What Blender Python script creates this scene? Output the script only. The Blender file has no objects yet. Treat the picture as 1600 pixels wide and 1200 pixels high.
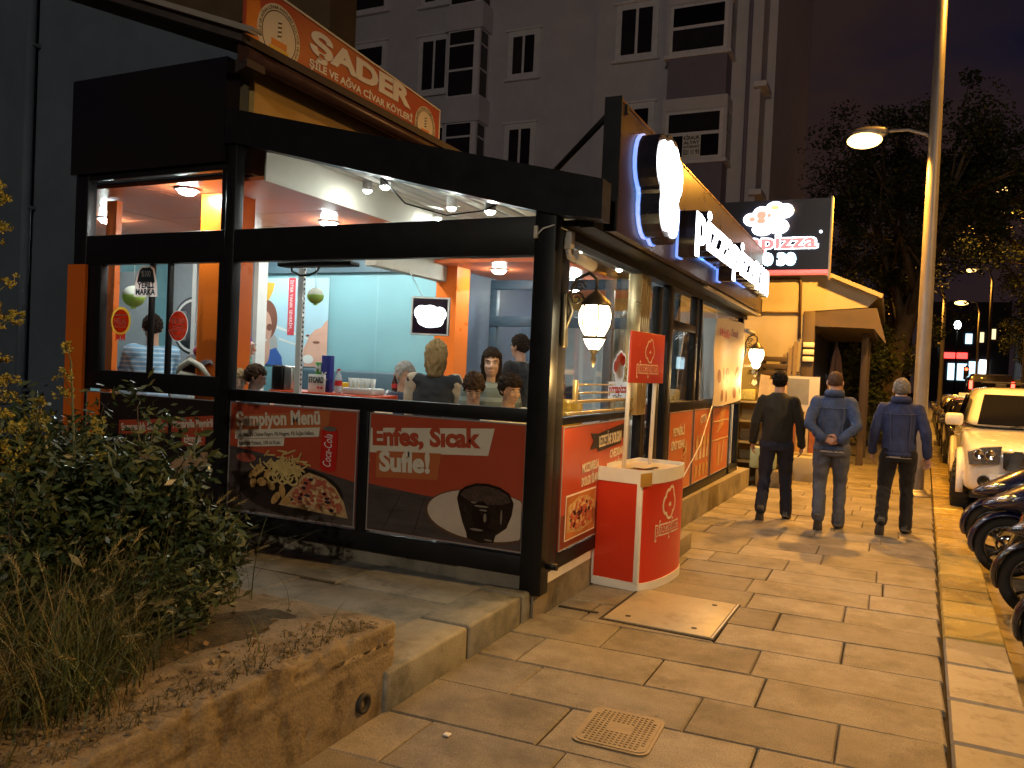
import bpy, bmesh, math, random
import numpy as np
from mathutils import Vector, Matrix, noise
random.seed(7)
RNG = np.random.default_rng(11)
scene = bpy.context.scene
col = scene.collection
rad = math.radians

# ------------------------------------------------------------------ camera
def make_camera():
    yaw, pitch, roll = rad(25.27), rad(-1.12), rad(2.56)
    fw = Vector((-math.sin(yaw) * math.cos(pitch), math.cos(yaw) * math.cos(pitch), math.sin(pitch)))
    r0 = Vector((math.cos(yaw), math.sin(yaw), 0))
    u0 = r0.cross(fw)
    r = r0 * math.cos(roll) + u0 * math.sin(roll)
    u = u0 * math.cos(roll) - r0 * math.sin(roll)
    cd = bpy.data.cameras.new('camera')
    cd.sensor_fit = 'HORIZONTAL'
    cd.sensor_width = 36
    cd.lens = 36 * 1250 / 1600
    cd.clip_start = 0.05
    cd.clip_end = 1000
    o = bpy.data.objects.new('camera', cd)
    col.objects.link(o)
    m = Matrix((r, u, -fw)).transposed().to_4x4()
    m.translation = (0, 0, 1.62)
    o.matrix_world = m
    scene.camera = o
make_camera()

# ------------------------------------------------------------------ night sky
def make_world():
    w = bpy.data.worlds.new('World')
    scene.world = w
    w.use_nodes = True
    nt = w.node_tree
    nt.nodes.clear()
    out = nt.nodes.new('ShaderNodeOutputWorld')
    bg = nt.nodes.new('ShaderNodeBackground')
    sky = nt.nodes.new('ShaderNodeTexSky')
    sky.sky_type = 'NISHITA'
    sky.sun_disc = False
    sky.sun_elevation = rad(-6)
    sky.sun_rotation = rad(250)
    mul = nt.nodes.new('ShaderNodeMixRGB')
    mul.blend_type = 'MULTIPLY'
    mul.inputs[0].default_value = 1
    mul.inputs[2].default_value = (SKY_BLUE, SKY_BLUE, SKY_BLUE, 1)
    nt.links.new(sky.outputs[0], mul.inputs[1])
    tc = nt.nodes.new('ShaderNodeTexCoord')
    mp = nt.nodes.new('ShaderNodeMapping')
    mp.inputs['Scale'].default_value = (1, 1, 2.2)
    nz = nt.nodes.new('ShaderNodeTexNoise')
    nz.inputs['Scale'].default_value = 3.2
    nz.inputs['Detail'].default_value = 4
    nt.links.new(tc.outputs['Generated'], mp.inputs[0])
    nt.links.new(mp.outputs[0], nz.inputs[0])
    cr = nt.nodes.new('ShaderNodeValToRGB')
    cr.color_ramp.elements[0].position = 0.33
    cr.color_ramp.elements[0].color = (0.0062, 0.0052, 0.0125, 1)
    cr.color_ramp.elements[1].position = 0.55
    cr.color_ramp.elements[1].color = (0.0190, 0.0104, 0.0095, 1)
    nt.links.new(nz.outputs[0], cr.inputs[0])
    add = nt.nodes.new('ShaderNodeMixRGB')
    add.blend_type = 'ADD'
    add.inputs[0].default_value = 1
    nt.links.new(cr.outputs[0], add.inputs[1])
    nt.links.new(mul.outputs[0], add.inputs[2])
    nt.links.new(add.outputs[0], bg.inputs[0])
    bg.inputs[1].default_value = SKY_STRENGTH
    nt.links.new(bg.outputs[0], out.inputs[0])
SKY_BLUE = 0.012
SKY_STRENGTH = 1.15
make_world()
scene.view_settings.view_transform = 'Standard'
scene.view_settings.look = 'None'
scene.view_settings.exposure = 0.0
scene.view_settings.gamma = 1
scene.view_settings.use_curve_mapping = False
scene.cycles.use_denoising = True
scene.cycles.use_light_tree = True
scene.cycles.max_bounces = 7
scene.cycles.diffuse_bounces = 3
scene.cycles.glossy_bounces = 3
scene.cycles.transparent_max_bounces = 24
scene.cycles.sample_clamp_indirect = 4
scene.cycles.sample_clamp_direct = 0
scene.cycles.caustics_reflective = False
scene.cycles.caustics_refractive = False
SODIUM = (1.0, 0.43, 0.05)
STREET_W = 1700
ROAD_W = 3000
OPPOSITE_W = 4400
REAR_W = 3700

# ------------------------------------------------------------------ helpers
WORK = bpy.data.scenes.new('work')      # a bench scene for evaluating modifiers and lettering, removed at the end
def bake(o):
    WORK.collection.objects.link(o)
    vl = WORK.view_layers[0]
    vl.update()
    me = bpy.data.meshes.new_from_object(o.evaluated_get(vl.depsgraph))
    WORK.collection.objects.unlink(o)
    return me
OFF = {}
def tag(o, label, cat=None, group=None, kind=None):
    o['label'] = label
    if cat: o['category'] = cat
    if group: o['group'] = group
    if kind: o['kind'] = kind
    return o
def thing(name, label, cat, loc=(0, 0, 0), rz=0.0, group=None, kind=None):
    o = bpy.data.objects.new(name, None)
    o.empty_display_size = 0.1
    col.objects.link(o)
    o.location = loc
    o.rotation_euler = (0, 0, rz)
    tag(o, label, cat, group, kind)
    OFF[o.name] = Vector(loc) if rz == 0 else None
    return o
def link(name, me, parent=None):
    o = bpy.data.objects.new(name, me)
    col.objects.link(o)
    if parent is not None:
        o.parent = parent
    return o
class MB:
    """collects faces, each with a material slot"""
    def __init__(s):
        s.v = []; s.f = []; s.m = []; s.sm = []
    def add(s, vs, fs, mi=0, smooth=False):
        b = len(s.v)
        s.v.extend([tuple(p) for p in vs])
        for f in fs:
            s.f.append([i + b for i in f]); s.m.append(mi); s.sm.append(smooth)
        return s
    def box(s, x0, x1, y0, y1, z0, z1, mi=0):
        vs = [(x, y, z) for z in (z0, z1) for y in (y0, y1) for x in (x0, x1)]
        return s.add(vs, [(0, 2, 3, 1), (4, 5, 7, 6), (0, 1, 5, 4), (2, 6, 7, 3), (0, 4, 6, 2), (1, 3, 7, 5)], mi)
    def bbox(s, x0, x1, y0, y1, z0, z1, b=0.01, mi=0):
        """box with bevelled edges"""
        b = min(b, (x1 - x0) * .45, (y1 - y0) * .45, (z1 - z0) * .45)
        bm = bmesh.new()
        bmesh.ops.create_cube(bm, size=1)
        for v in bm.verts:
            v.co = Vector(((x0 + x1) / 2 + v.co.x * (x1 - x0), (y0 + y1) / 2 + v.co.y * (y1 - y0), (z0 + z1) / 2 + v.co.z * (z1 - z0)))
        bmesh.ops.bevel(bm, geom=list(bm.edges), offset=b, segments=2, affect='EDGES', profile=.5)
        s.addbm(bm, mi, True)
        return s
    def addbm(s, bm, mi=0, smooth=False):
        bm.verts.index_update()
        s.add([v.co[:] for v in bm.verts], [[v.index for v in f.verts] for f in bm.faces], mi, smooth)
        bm.free()
        return s
    def hexa(s, p, mi=0):
        """eight points: bottom four ccw, top four ccw"""
        return s.add(p, [(3, 2, 1, 0), (4, 5, 6, 7), (0, 1, 5, 4), (1, 2, 6, 5), (2, 3, 7, 6), (3, 0, 4, 7)], mi)
    def tube(s, pts, r, n=8, mi=0, cap=True, smooth=True, squash=(1, 1), up=None):
        pts = [Vector(p) for p in pts]
        if not hasattr(r, '__len__'): r = [r] * len(pts)
        t0 = (pts[1] - pts[0]).normalized()
        ref = Vector(up) if up else (Vector((0, 0, 1)) if abs(t0.z) < .9 else Vector((0, 1, 0)))
        a = t0.cross(ref).normalized()
        vs = []
        for i, p in enumerate(pts):
            if i == 0: t = t0
            elif i == len(pts) - 1: t = (pts[i] - pts[i - 1]).normalized()
            else:
                t = ((pts[i + 1] - pts[i]).normalized() + (pts[i] - pts[i - 1]).normalized())
                t = t.normalized() if t.length > 1e-6 else (pts[i] - pts[i - 1]).normalized()
            a = (a - t * a.dot(t)).normalized()
            b = t.cross(a)
            for k in range(n):
                w = 2 * math.pi * k / n
                vs.append(p + a * math.cos(w) * r[i] * squash[0] + b * math.sin(w) * r[i] * squash[1])
        fs = []
        for i in range(len(pts) - 1):
            for k in range(n):
                k2 = (k + 1) % n
                fs.append((i * n + k, i * n + k2, (i + 1) * n + k2, (i + 1) * n + k))
        s.add(vs, fs, mi, smooth)
        if cap:
            b0 = len(s.v) - len(vs)
            s.f.append([b0 + k for k in range(n)][::-1]); s.m.append(mi); s.sm.append(False)
            e = b0 + (len(pts) - 1) * n
            s.f.append([e + k for k in range(n)]); s.m.append(mi); s.sm.append(False)
        return s
    def cyl(s, p0, p1, r0, r1=None, n=16, mi=0, smooth=True):
        return s.tube([p0, p1], [r0, r0 if r1 is None else r1], n, mi, True, smooth)
    def lathe(s, prof, c=(0, 0, 0), n=24, mi=0, axis='z', smooth=True, arc=(0, 2 * math.pi)):
        """profile of (radius, height)"""
        c = Vector(c)
        full = abs(arc[1] - arc[0] - 2 * math.pi) < 1e-6
        m = n if full else n + 1
        vs = []
        for (r, h) in prof:
            for k in range(m):
                w = arc[0] + (arc[1] - arc[0]) * k / n
                x, y = r * math.cos(w), r * math.sin(w)
                p = {'z': (x, y, h), 'y': (x, h, y), 'x': (h, x, y)}[axis]
                vs.append(c + Vector(p))
        fs = []
        for i in range(len(prof) - 1):
            for k in range(n):
                k2 = (k + 1) % m
                fs.append((i * m + k, i * m + k2, (i + 1) * m + k2, (i + 1) * m + k))
        return s.add(vs, fs, mi, smooth)
    def ell(s, c, r, n=12, m=8, mi=0, rot=None):
        c = Vector(c)
        vs = []; fs = []
        for i in range(m + 1):
            ph = math.pi * i / m
            for k in range(n):
                w = 2 * math.pi * k / n
                q = Vector((r[0] * math.sin(ph) * math.cos(w), r[1] * math.sin(ph) * math.sin(w), r[2] * math.cos(ph)))
                if rot is not None: q = rot @ q
                vs.append(c + q)
        for i in range(m):
            for k in range(n):
                k2 = (k + 1) % n
                fs.append((i * n + k, (i + 1) * n + k, (i + 1) * n + k2, i * n + k2))
        return s.add(vs, fs, mi, True)
    def prism(s, poly, M, d0, d1, mi=0, cap0=True):
        """2d polygon (u, v) extruded along the frame's normal from d0 to d1; M maps (u, v, n)"""
        n = len(poly)
        vs = [M @ Vector((u, v, d0)) for u, v in poly] + [M @ Vector((u, v, d1)) for u, v in poly]
        fs = [list(range(n, 2 * n))] + ([list(range(n))[::-1]] if cap0 else [])
        fs += [(k, (k + 1) % n, n + (k + 1) % n, n + k) for k in range(n)]
        return s.add(vs, fs, mi)
    def loft(s, rings, mi=0, cap=True, smooth=True):
        n = len(rings[0])
        vs = [p for r in rings for p in r]
        fs = []
        for i in range(len(rings) - 1):
            for k in range(n):
                k2 = (k + 1) % n
                fs.append((i * n + k, i * n + k2, (i + 1) * n + k2, (i + 1) * n + k))
        s.add(vs, fs, mi, smooth)
        if cap:
            b0 = len(s.v) - len(vs)
            s.f.append([b0 + k for k in range(n)][::-1]); s.m.append(mi); s.sm.append(False)
            e = b0 + (len(rings) - 1) * n
            s.f.append([e + k for k in range(n)]); s.m.append(mi); s.sm.append(False)
        return s
    def mesh(s, name, mats, off=None):
        v = np.array(s.v, float).reshape(-1, 3)
        if off is not None: v = v - np.array(off)
        me = bpy.data.meshes.new(name)
        me.from_pydata(v.tolist(), [], s.f)
        if not isinstance(mats, (list, tuple)): mats = [mats]
        for m in mats: me.materials.append(m)
        if len(s.f):
            me.polygons.foreach_set('material_index', s.m)
            me.polygons.foreach_set('use_smooth', s.sm)
        me.update()
        return me
    def build(s, name, mats, parent=None, fix=False, auto=None):
        off = OFF.get(parent.name) if parent is not None else None
        me = s.mesh(name, mats, off)
        if auto:
            me.shade_smooth(); me.set_sharp_from_angle(angle=rad(auto))
        if fix:
            bm = bmesh.new(); bm.from_mesh(me)
            bmesh.ops.remove_doubles(bm, verts=bm.verts, dist=1e-5)
            bmesh.ops.recalc_face_normals(bm, faces=bm.faces)
            bm.to_mesh(me); bm.free()
        o = link(name, me, parent)
        OFF[o.name] = off
        return o
def frame(o, u, v):
    """matrix from (u, v, n) to the world with origin o"""
    u = Vector(u).normalized(); v = Vector(v).normalized(); n = u.cross(v)
    m = Matrix((u, v, n)).transposed().to_4x4()
    m.translation = Vector(o)
    return m
def FL(x, z, y=4.74):      # on a wall that faces -Y
    return frame((x, y, z), (1, 0, 0), (0, 0, 1))
def FR(y, z, x=-1.99):     # on a wall that faces +X
    return frame((x, y, z), (0, 1, 0), (0, 0, 1))
def rect(u0, u1, v0, v1): return [(u0, v0), (u1, v0), (u1, v1), (u0, v1)]
def oval(cu, cv, a, b, n=20, a0=0, a1=2 * math.pi): return [(cu + a * math.cos(a0 + (a1 - a0) * k / n), cv + b * math.sin(a0 + (a1 - a0) * k / n)) for k in range(n)]
def flat(name, poly, M, mat, parent, lift=.003, thick=.0015):
    mb = MB()
    for i, p in enumerate(poly if isinstance(poly[0][0], (tuple, list)) else [poly]):
        if thick == 0: mb.add([M @ Vector((u, v, lift + .00015 * (i % 9))) for u, v in p], [list(range(len(p)))])
        else: mb.prism(p, M, lift - thick, lift + .00015 * (i % 9))
    return mb.build(name, mat, parent)
def text(s, M, height, mat, parent, name='lettering', width=None, lift=.004, ext=.0008, bold=.0, shear=0, align='LEFT', spacing=1.0):
    cu = bpy.data.curves.new('t', 'FONT')
    cu.body = s
    cu.size = 1
    cu.align_x = align
    cu.shear = shear
    cu.space_character = spacing
    cu.offset = bold
    cu.extrude = .5 if ext else 0
    cu.resolution_u = 3
    o = bpy.data.objects.new('t', cu)
    me = bake(o)
    bpy.data.objects.remove(o); bpy.data.curves.remove(cu)
    k = len(me.vertices)
    v = np.empty(k * 3); me.vertices.foreach_get('co', v); v = v.reshape(-1, 3)
    sc = height / .72
    w = v[:, 0].max() - v[:, 0].min() if k else 1
    sx = sc if width is None else width / w
    v[:, 0] -= {'LEFT': v[:, 0].min(), 'CENTER': (v[:, 0].max() + v[:, 0].min()) / 2}[align] if k else 0
    v[:, 0] *= sx; v[:, 1] *= sc; v[:, 2] = lift + v[:, 2] * ext * 2
    off = OFF.get(parent.name) if parent is not None else None
    W = np.array(M)
    v = v @ W[:3, :3].T + W[:3, 3]
    if off is not None: v = v - np.array(off)
    me.vertices.foreach_set('co', v.ravel())
    me.materials.clear(); me.materials.append(mat)
    me.update()
    ob = link(name, me, parent)
    OFF[ob.name] = off
    return ob
def copy_tree(o, parent=None):
    c = o.copy(); col.objects.link(c); c.parent = parent
    for ch in o.children: copy_tree(ch, c)
    return c

# ------------------------------------------------------------------ materials
MATS = {}
def M(name, c, rough=.6, metal=0., var=.12, scale=6., bump=0., bscale=60., spec=.5, emit=None, estr=0., coat=0., rand=0., dirt=None, dscale=2., dlo=.5, dhi=.7, sheen=0., trans=0., aniso=None, spots=None):
    if name in MATS: return MATS[name]
    m = bpy.data.materials.new(name); m.use_nodes = True
    nt = m.node_tree; N = nt.nodes; L = nt.links
    b = N['Principled BSDF']
    b.inputs['Base Color'].default_value = (*c, 1)
    b.inputs['Roughness'].default_value = rough
    b.inputs['Metallic'].default_value = metal
    b.inputs['Specular IOR Level'].default_value = spec
    b.inputs['Coat Weight'].default_value = coat
    if sheen: b.inputs['Sheen Weight'].default_value = sheen
    tc = N.new('ShaderNodeTexCoord')
    src = tc.outputs['Object']
    if aniso:
        mp = N.new('ShaderNodeMapping'); mp.inputs['Scale'].default_value = aniso
        L.new(src, mp.inputs[0]); src = mp.outputs[0]
    cur = None
    if var:
        nz = N.new('ShaderNodeTexNoise'); nz.inputs['Scale'].default_value = scale; nz.inputs['Detail'].default_value = 6; nz.inputs['Roughness'].default_value = .65
        L.new(src, nz.inputs['Vector'])
        mr = N.new('ShaderNodeMapRange'); mr.inputs['From Min'].default_value = .25; mr.inputs['From Max'].default_value = .75
        mr.inputs['To Min'].default_value = 1 - var; mr.inputs['To Max'].default_value = 1 + var
        L.new(nz.outputs[0], mr.inputs[0])
        mx = N.new('ShaderNodeMixRGB'); mx.blend_type = 'MULTIPLY'; mx.inputs[0].default_value = 1; mx.inputs[1].default_value = (*c, 1)
        L.new(mr.outputs[0], mx.inputs[2]); cur = mx.outputs[0]
        rr = N.new('ShaderNodeMapRange'); rr.inputs['To Min'].default_value = max(0, rough - .12); rr.inputs['To Max'].default_value = min(1, rough + .12)
        L.new(nz.outputs[0], rr.inputs[0]); L.new(rr.outputs[0], b.inputs['Roughness'])
    if dirt:
        nz2 = N.new('ShaderNodeTexNoise'); nz2.inputs['Scale'].default_value = dscale; nz2.inputs['Detail'].default_value = 8; nz2.inputs['Roughness'].default_value = .7
        L.new(src, nz2.inputs['Vector'])
        mr2 = N.new('ShaderNodeMapRange'); mr2.inputs['From Min'].default_value = dlo; mr2.inputs['From Max'].default_value = dhi; mr2.clamp = True
        L.new(nz2.outputs[0], mr2.inputs[0])
        mx2 = N.new('ShaderNodeMixRGB'); mx2.inputs[2].default_value = (*dirt, 1)
        L.new(mr2.outputs[0], mx2.inputs[0])
        if cur is not None: L.new(cur, mx2.inputs[1])
        else: mx2.inputs[1].default_value = (*c, 1)
        cur = mx2.outputs[0]
    if spots:
        # dark gum spots and small stains of their own shape
        for sc_, th_, amt in ((5.5, .045, .55), (17., .07, .75)):
            vo = N.new('ShaderNodeTexVoronoi'); vo.inputs['Scale'].default_value = sc_; vo.inputs['Randomness'].default_value = 1
            L.new(src, vo.inputs['Vector'])
            lt = N.new('ShaderNodeMapRange'); lt.inputs['From Min'].default_value = th_; lt.inputs['From Max'].default_value = th_ * 1.5; lt.inputs['To Min'].default_value = amt; lt.inputs['To Max'].default_value = 1; lt.clamp = True
            L.new(vo.outputs['Distance'], lt.inputs[0])
            mxs = N.new('ShaderNodeMixRGB'); mxs.blend_type = 'MULTIPLY'; mxs.inputs[0].default_value = 1
            if cur is not None: L.new(cur, mxs.inputs[1])
            L.new(lt.outputs[0], mxs.inputs[2]); cur = mxs.outputs[0]
        fn = N.new('ShaderNodeTexNoise'); fn.inputs['Scale'].default_value = 140; fn.inputs['Detail'].default_value = 3
        L.new(src, fn.inputs['Vector'])
        fr = N.new('ShaderNodeMapRange'); fr.inputs['From Min'].default_value = .3; fr.inputs['From Max'].default_value = .7; fr.inputs['To Min'].default_value = .68; fr.inputs['To Max'].default_value = 1.3
        L.new(fn.outputs[0], fr.inputs[0])
        mxf = N.new('ShaderNodeMixRGB'); mxf.blend_type = 'MULTIPLY'; mxf.inputs[0].default_value = 1
        L.new(cur, mxf.inputs[1]); L.new(fr.outputs[0], mxf.inputs[2]); cur = mxf.outputs[0]
    if rand:
        oi = N.new('ShaderNodeObjectInfo')
        mr3 = N.new('ShaderNodeMapRange'); mr3.inputs['To Min'].default_value = 1 - rand; mr3.inputs['To Max'].default_value = 1 + rand
        L.new(oi.outputs['Random'], mr3.inputs[0])
        mx3 = N.new('ShaderNodeMixRGB'); mx3.blend_type = 'MULTIPLY'; mx3.inputs[0].default_value = 1
        if cur is not None: L.new(cur, mx3.inputs[1])
        else: mx3.inputs[1].default_value = (*c, 1)
        L.new(mr3.outputs[0], mx3.inputs[2]); cur = mx3.outputs[0]
    if cur is not None: L.new(cur, b.inputs['Base Color'])
    if bump:
        nb = N.new('ShaderNodeTexNoise'); nb.inputs['Scale'].default_value = bscale; nb.inputs['Detail'].default_value = 5
        L.new(src, nb.inputs['Vector'])
        bp = N.new('ShaderNodeBump'); bp.inputs['Strength'].default_value = bump; bp.inputs['Distance'].default_value = .01
        L.new(nb.outputs[0], bp.inputs['Height']); L.new(bp.outputs[0], b.inputs['Normal'])
    if emit:
        b.inputs['Emission Color'].default_value = (*emit, 1)
        b.inputs['Emission Strength'].default_value = estr
    MATS[name] = m
    return m
def glass(name, tint=(.95, .98, .97), rough=.01, ior=1.45):
    if name in MATS: return MATS[name]
    m = bpy.data.materials.new(name); m.use_nodes = True
    nt = m.node_tree; nt.nodes.clear()
    out = nt.nodes.new('ShaderNodeOutputMaterial')
    tr = nt.nodes.new('ShaderNodeBsdfTransparent'); tr.inputs[0].default_value = (*tint, 1)
    gl = nt.nodes.new('ShaderNodeBsdfGlossy'); gl.inputs['Roughness'].default_value = rough
    # reflectance that is the same from both sides: f0 + (1 - f0)(1 - |cos|)^5
    ge = nt.nodes.new('ShaderNodeNewGeometry')
    dt = nt.nodes.new('ShaderNodeVectorMath'); dt.operation = 'DOT_PRODUCT'
    nt.links.new(ge.outputs['Normal'], dt.inputs[0]); nt.links.new(ge.outputs['Incoming'], dt.inputs[1])
    def mth(op, x, y=None):
        n = nt.nodes.new('ShaderNodeMath'); n.operation = op
        for i, q in enumerate((x, y)):
            if q is None: continue
            if hasattr(q, 'links'): nt.links.new(q, n.inputs[i])
            else: n.inputs[i].default_value = q
        return n.outputs[0]
    fac = mth('ADD', mth('MULTIPLY', mth('POWER', mth('SUBTRACT', 1.0, mth('ABSOLUTE', dt.outputs['Value'])), 5.0), .9), .025)
    mx = nt.nodes.new('ShaderNodeMixShader')
    nt.links.new(fac, mx.inputs[0]); nt.links.new(tr.outputs[0], mx.inputs[1]); nt.links.new(gl.outputs[0], mx.inputs[2])
    nt.links.new(mx.outputs[0], out.inputs[0])
    MATS[name] = m
    return m
def sticker(name, c):
    if name in MATS: return MATS[name]
    m = M(name, c, .4, 0, .04, 4)
    nt = m.node_tree
    tr = nt.nodes.new('ShaderNodeBsdfTranslucent'); tr.inputs[0].default_value = (*c, 1)
    mx = nt.nodes.new('ShaderNodeMixShader'); mx.inputs[0].default_value = .8
    out = [n for n in nt.nodes if n.type == 'OUTPUT_MATERIAL'][0]
    nt.links.new(nt.nodes['Principled BSDF'].outputs[0], mx.inputs[1]); nt.links.new(tr.outputs[0], mx.inputs[2]); nt.links.new(mx.outputs[0], out.inputs[0])
    return m
def emis(name, c, s): return M(name, (.8, .8, .8), emit=c, estr=s, var=0)
BLACK = M('black_steel', (.008, .008, .009), .42, 0, .25, 9, .03, 200, spec=.3)
BLACKM = M('matt_black', (.015, .015, .016), .7)
GLOSSB = M('gloss_black_panel', (.006, .006, .007), .06, 0, .0, coat=.6)
ALU = M('aluminium', (.55, .55, .53), .35, .9, .1)
CHROME = M('chrome', (.7, .7, .72), .12, 1, .05)
WHITE = M('white_paint', (.75, .75, .73), .45, 0, .06)
ORANGE = M('orange_panel', (.78, .16, .015), .3, 0, .05, 3)
RED = M('red_print', (.45, .072, .032), .32, 0, .06, 3)
REDO = M('orange_red_print', (.50, .14, .045), .32, 0, .06, 3)
DKPRINT = M('dark_print', (.022, .014, .012), .32, 0, .3, 5)
CREAMP = M('cream_print', (.72, .64, .50), .35, 0, .06, 4)
WHITEP = M('white_print', (.78, .76, .72), .35, 0, .04, 4)
GLASS = glass('window_glass')
GLASSD = glass('dark_glass', (.12, .13, .13), .02)
SKIN = M('skin', (.48, .26, .17), .5, 0, .08, 12, .05, 120)
RUBBER = M('tyre_rubber', (.015, .015, .015), .75, 0, .2, 20, .3, 90)

# ------------------------------------------------------------------ ground, road, pavement
CONC = M('concrete_slab', (.25, .222, .18), .6, 0, .32, 5, .35, 150, rand=.24, dirt=(.075, .062, .042), dscale=2.1, dlo=.47, dhi=.76, spots=True)
KERBM = M('kerb_stone', (.33, .30, .25), .5, 0, .2, 8, .25, 120, rand=.1, dirt=(.12, .10, .07), dscale=4)
KERBY = M('yellow_worn_kerb_paint', (.44, .34, .11), .26, 0, .15, 4, .15, 90, rand=.14, dirt=(.33, .28, .17), dscale=3, dlo=.5, dhi=.75)
JOINT = M('joint_dirt', (.06, .048, .032), .95, 0, .4, 30, .4, 200)
ASPH = M('asphalt', (.045, .043, .04), .75, 0, .3, 14, .5, 220, dirt=(.025, .025, .025), dscale=1.2)
OLDC = M('old_concrete', (.25, .205, .14), .9, 0, .35, 5, .6, 70, dirt=(.08, .06, .035), dscale=5, dlo=.47, dhi=.66)
SOIL = M('soil', (.085, .068, .042), .95, 0, .5, 7, 1, 70, dirt=(.035, .03, .016), dscale=6, dlo=.45, dhi=.6)
def kin(y): return .32 + .035 * (y - 4)         # inner line of the kerb
def base(y): return -2.024 + .0208 * (y - 4.76)   # foot of the restaurant's base
KW = .36
g = MB().box(-150, 150, -60, 260, -.5, -.2).build('ground', SOIL)
tag(g, 'dark bare ground beyond the street and buildings', kind='structure')
mb = MB()
ys = [-40, 0, 30, 80, 240]
for a, b in zip(ys[:-1], ys[1:]):
    mb.add([(kin(a) + KW - .05, a, -.13), (13 + .035 * a, a, -.13), (13 + .035 * b, b, -.13), (kin(b) + KW - .05, b, -.13)], [(0, 1, 2, 3)])
road = tag(mb.build('road', ASPH), 'dark asphalt road beside the kerb', kind='structure')
mb = MB()
mb.add([(-2.6, -6, -.035), (kin(-6) + .05, -6, -.035), (kin(14.6) + .05, 14.6, -.035), (-2.6, 14.6, -.035)], [(0, 1, 2, 3)])
PAVE = tag(mb.build('pavement', JOINT), 'pavement of large worn concrete slabs in rows', kind='structure')
def slab(name, q, mat, parent, z=0., th=.05, b=.007, tilt=.003):
    """slab from four ground corners (ccw) with a bevelled top"""
    c = Vector((sum(p[0] for p in q) / 4, sum(p[1] for p in q) / 4))
    t = [z + random.uniform(-tilt, tilt) for _ in range(4)]
    bot = [(p[0], p[1], z - th) for p in q]
    mid = [(q[i][0], q[i][1], t[i] - b) for i in range(4)]
    top = []
    for i in range(4):
        d = c - Vector(q[i][:2]); d.normalize()
        top.append((q[i][0] + d.x * b * 1.4, q[i][1] + d.y * b * 1.4, t[i]))
    m = MB()
    m.add(bot + mid + top, [(0, 1, 5, 4), (1, 2, 6, 5), (2, 3, 7, 6), (3, 0, 4, 7), (4, 5, 9, 8), (5, 6, 10, 9), (6, 7, 11, 10), (7, 4, 8, 11), (8, 9, 10, 11)])
    return m.build(name, mat, parent)
y = .55
while y < 14.2:
    d = .44
    j = random.choice([.002, .003, .0045])
    x0 = base(y) + .01 if y > 4.6 else -2.06
    x1 = kin(y) - .004
    x = x0 + random.choice([.25, .42, .58, .75])
    cuts = [x0]
    while x < x1 - .28:
        cuts.append(x); x += random.choice([.56, .64, .72, .86])
    cuts.append(x1)
    sk = .045 + random.uniform(-.004, .004)
    for a, b in zip(cuts[:-1], cuts[1:]):
        f = lambda xx: y + sk * (xx + .9)
        slab('paving_slab', [(a + j, f(a) + j), (b - j, f(b) + j), (b - j, f(b) + d - j), (a + j, f(a) + d - j)], CONC, PAVE)
    y += d
mb = MB()
for a, b in ((-6, .45), (14.25, 40), (40, 120)):
    x0, x1 = (-2.06, -2.06) if a < 0 else (-3.2, -3.2 + .02 * (b - 14))
    mb.add([(x0, a, 0), (kin(a) - .01, a, 0), (kin(b) - .01, b, 0), (x1, b, 0)], [(0, 1, 2, 3)])
o = mb.build('far_paving', CONC, PAVE)
# kerb
KERB = thing('kerb', 'kerb of long stones along the road, partly painted yellow', None, (0, 0, 0), kind='structure')
y = -4.0
while y < 34:
    l = random.uniform(.5, .62) if y < 12 else 1.2
    if y > 5.55 and l < .7: l = random.uniform(.42, .52)
    jj = .005
    m = KERBY if 5.5 < y < 26 else KERBM
    q = [(kin(y) + jj, y + jj), (kin(y) + KW, y + jj), (kin(y + l) + KW, y + l - jj), (kin(y + l) + jj, y + l - jj)]
    o = slab('kerb_stone', q, m, KERB, z=.004, th=.17, b=.016, tilt=.003)
    y += l
mb = MB()
mb.add([(kin(34), 34, -.13), (kin(34) + KW, 34, -.13), (kin(200) + KW, 200, -.13), (kin(200), 200, -.13), (kin(34), 34, .004), (kin(34) + KW, 34, .004), (kin(200) + KW, 200, .004), (kin(200), 200, .004)],
       [(4, 5, 6, 7), (1, 2, 6, 5), (0, 1, 5, 4)])
mb.build('far_kerb', KERBM, KERB)
GUT = thing('gutter', 'ochre concrete gutter slabs at the foot of the kerb', None, (0, 0, 0), kind='structure')
GUTM = M('gutter_concrete', (.24, .19, .11), .7, 0, .3, 8, .4, 110, rand=.18, dirt=(.06, .05, .035), dscale=4)
y = 1.0
while y < 22:
    q = [(kin(y) + KW + .004, y), (kin(y) + KW + .25, y), (kin(y + .58) + KW + .25, y + .575), (kin(y + .58) + KW + .004, y + .575)]
    slab('gutter_slab', q, GUTM, GUT, z=-.118, th=.03, b=.006, tilt=.004)
    y += .58

# raised platform beside the restaurant
PLAT = MB().box(-6.9, -2.36, 3.0, 4.9, -.2, .13).build('raised_paving', JOINT)
tag(PLAT, 'low raised platform of broken slabs along the glazed side wall', kind='structure')
PLM = M('platform_slab', (.24, .235, .20), .7, 0, .3, 7, .4, 110, rand=.15, dirt=(.08, .08, .06), dscale=3)
xs = [-6.8, -6.1, -5.35, -4.7, -3.95, -3.2, -2.36]
for yi, (a, b) in enumerate(((3.05, 3.62), (3.62, 4.22), (4.22, 4.79))):
    o = .28 * (yi % 2)
    for x0, x1 in zip(xs[:-1], xs[1:]):
        slab('paving_slab', [(x0 - o * (x0 < -2.5) + .004, a + .004), (x1 - o * (x1 < -2.5) - .004, a + .004), (x1 - o * (x1 < -2.5) - .004, b - .004), (x0 - o * (x0 < -2.5) + .004, b - .004)], PLM, PLAT, z=.172, th=.06, b=.01, tilt=.007)
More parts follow.
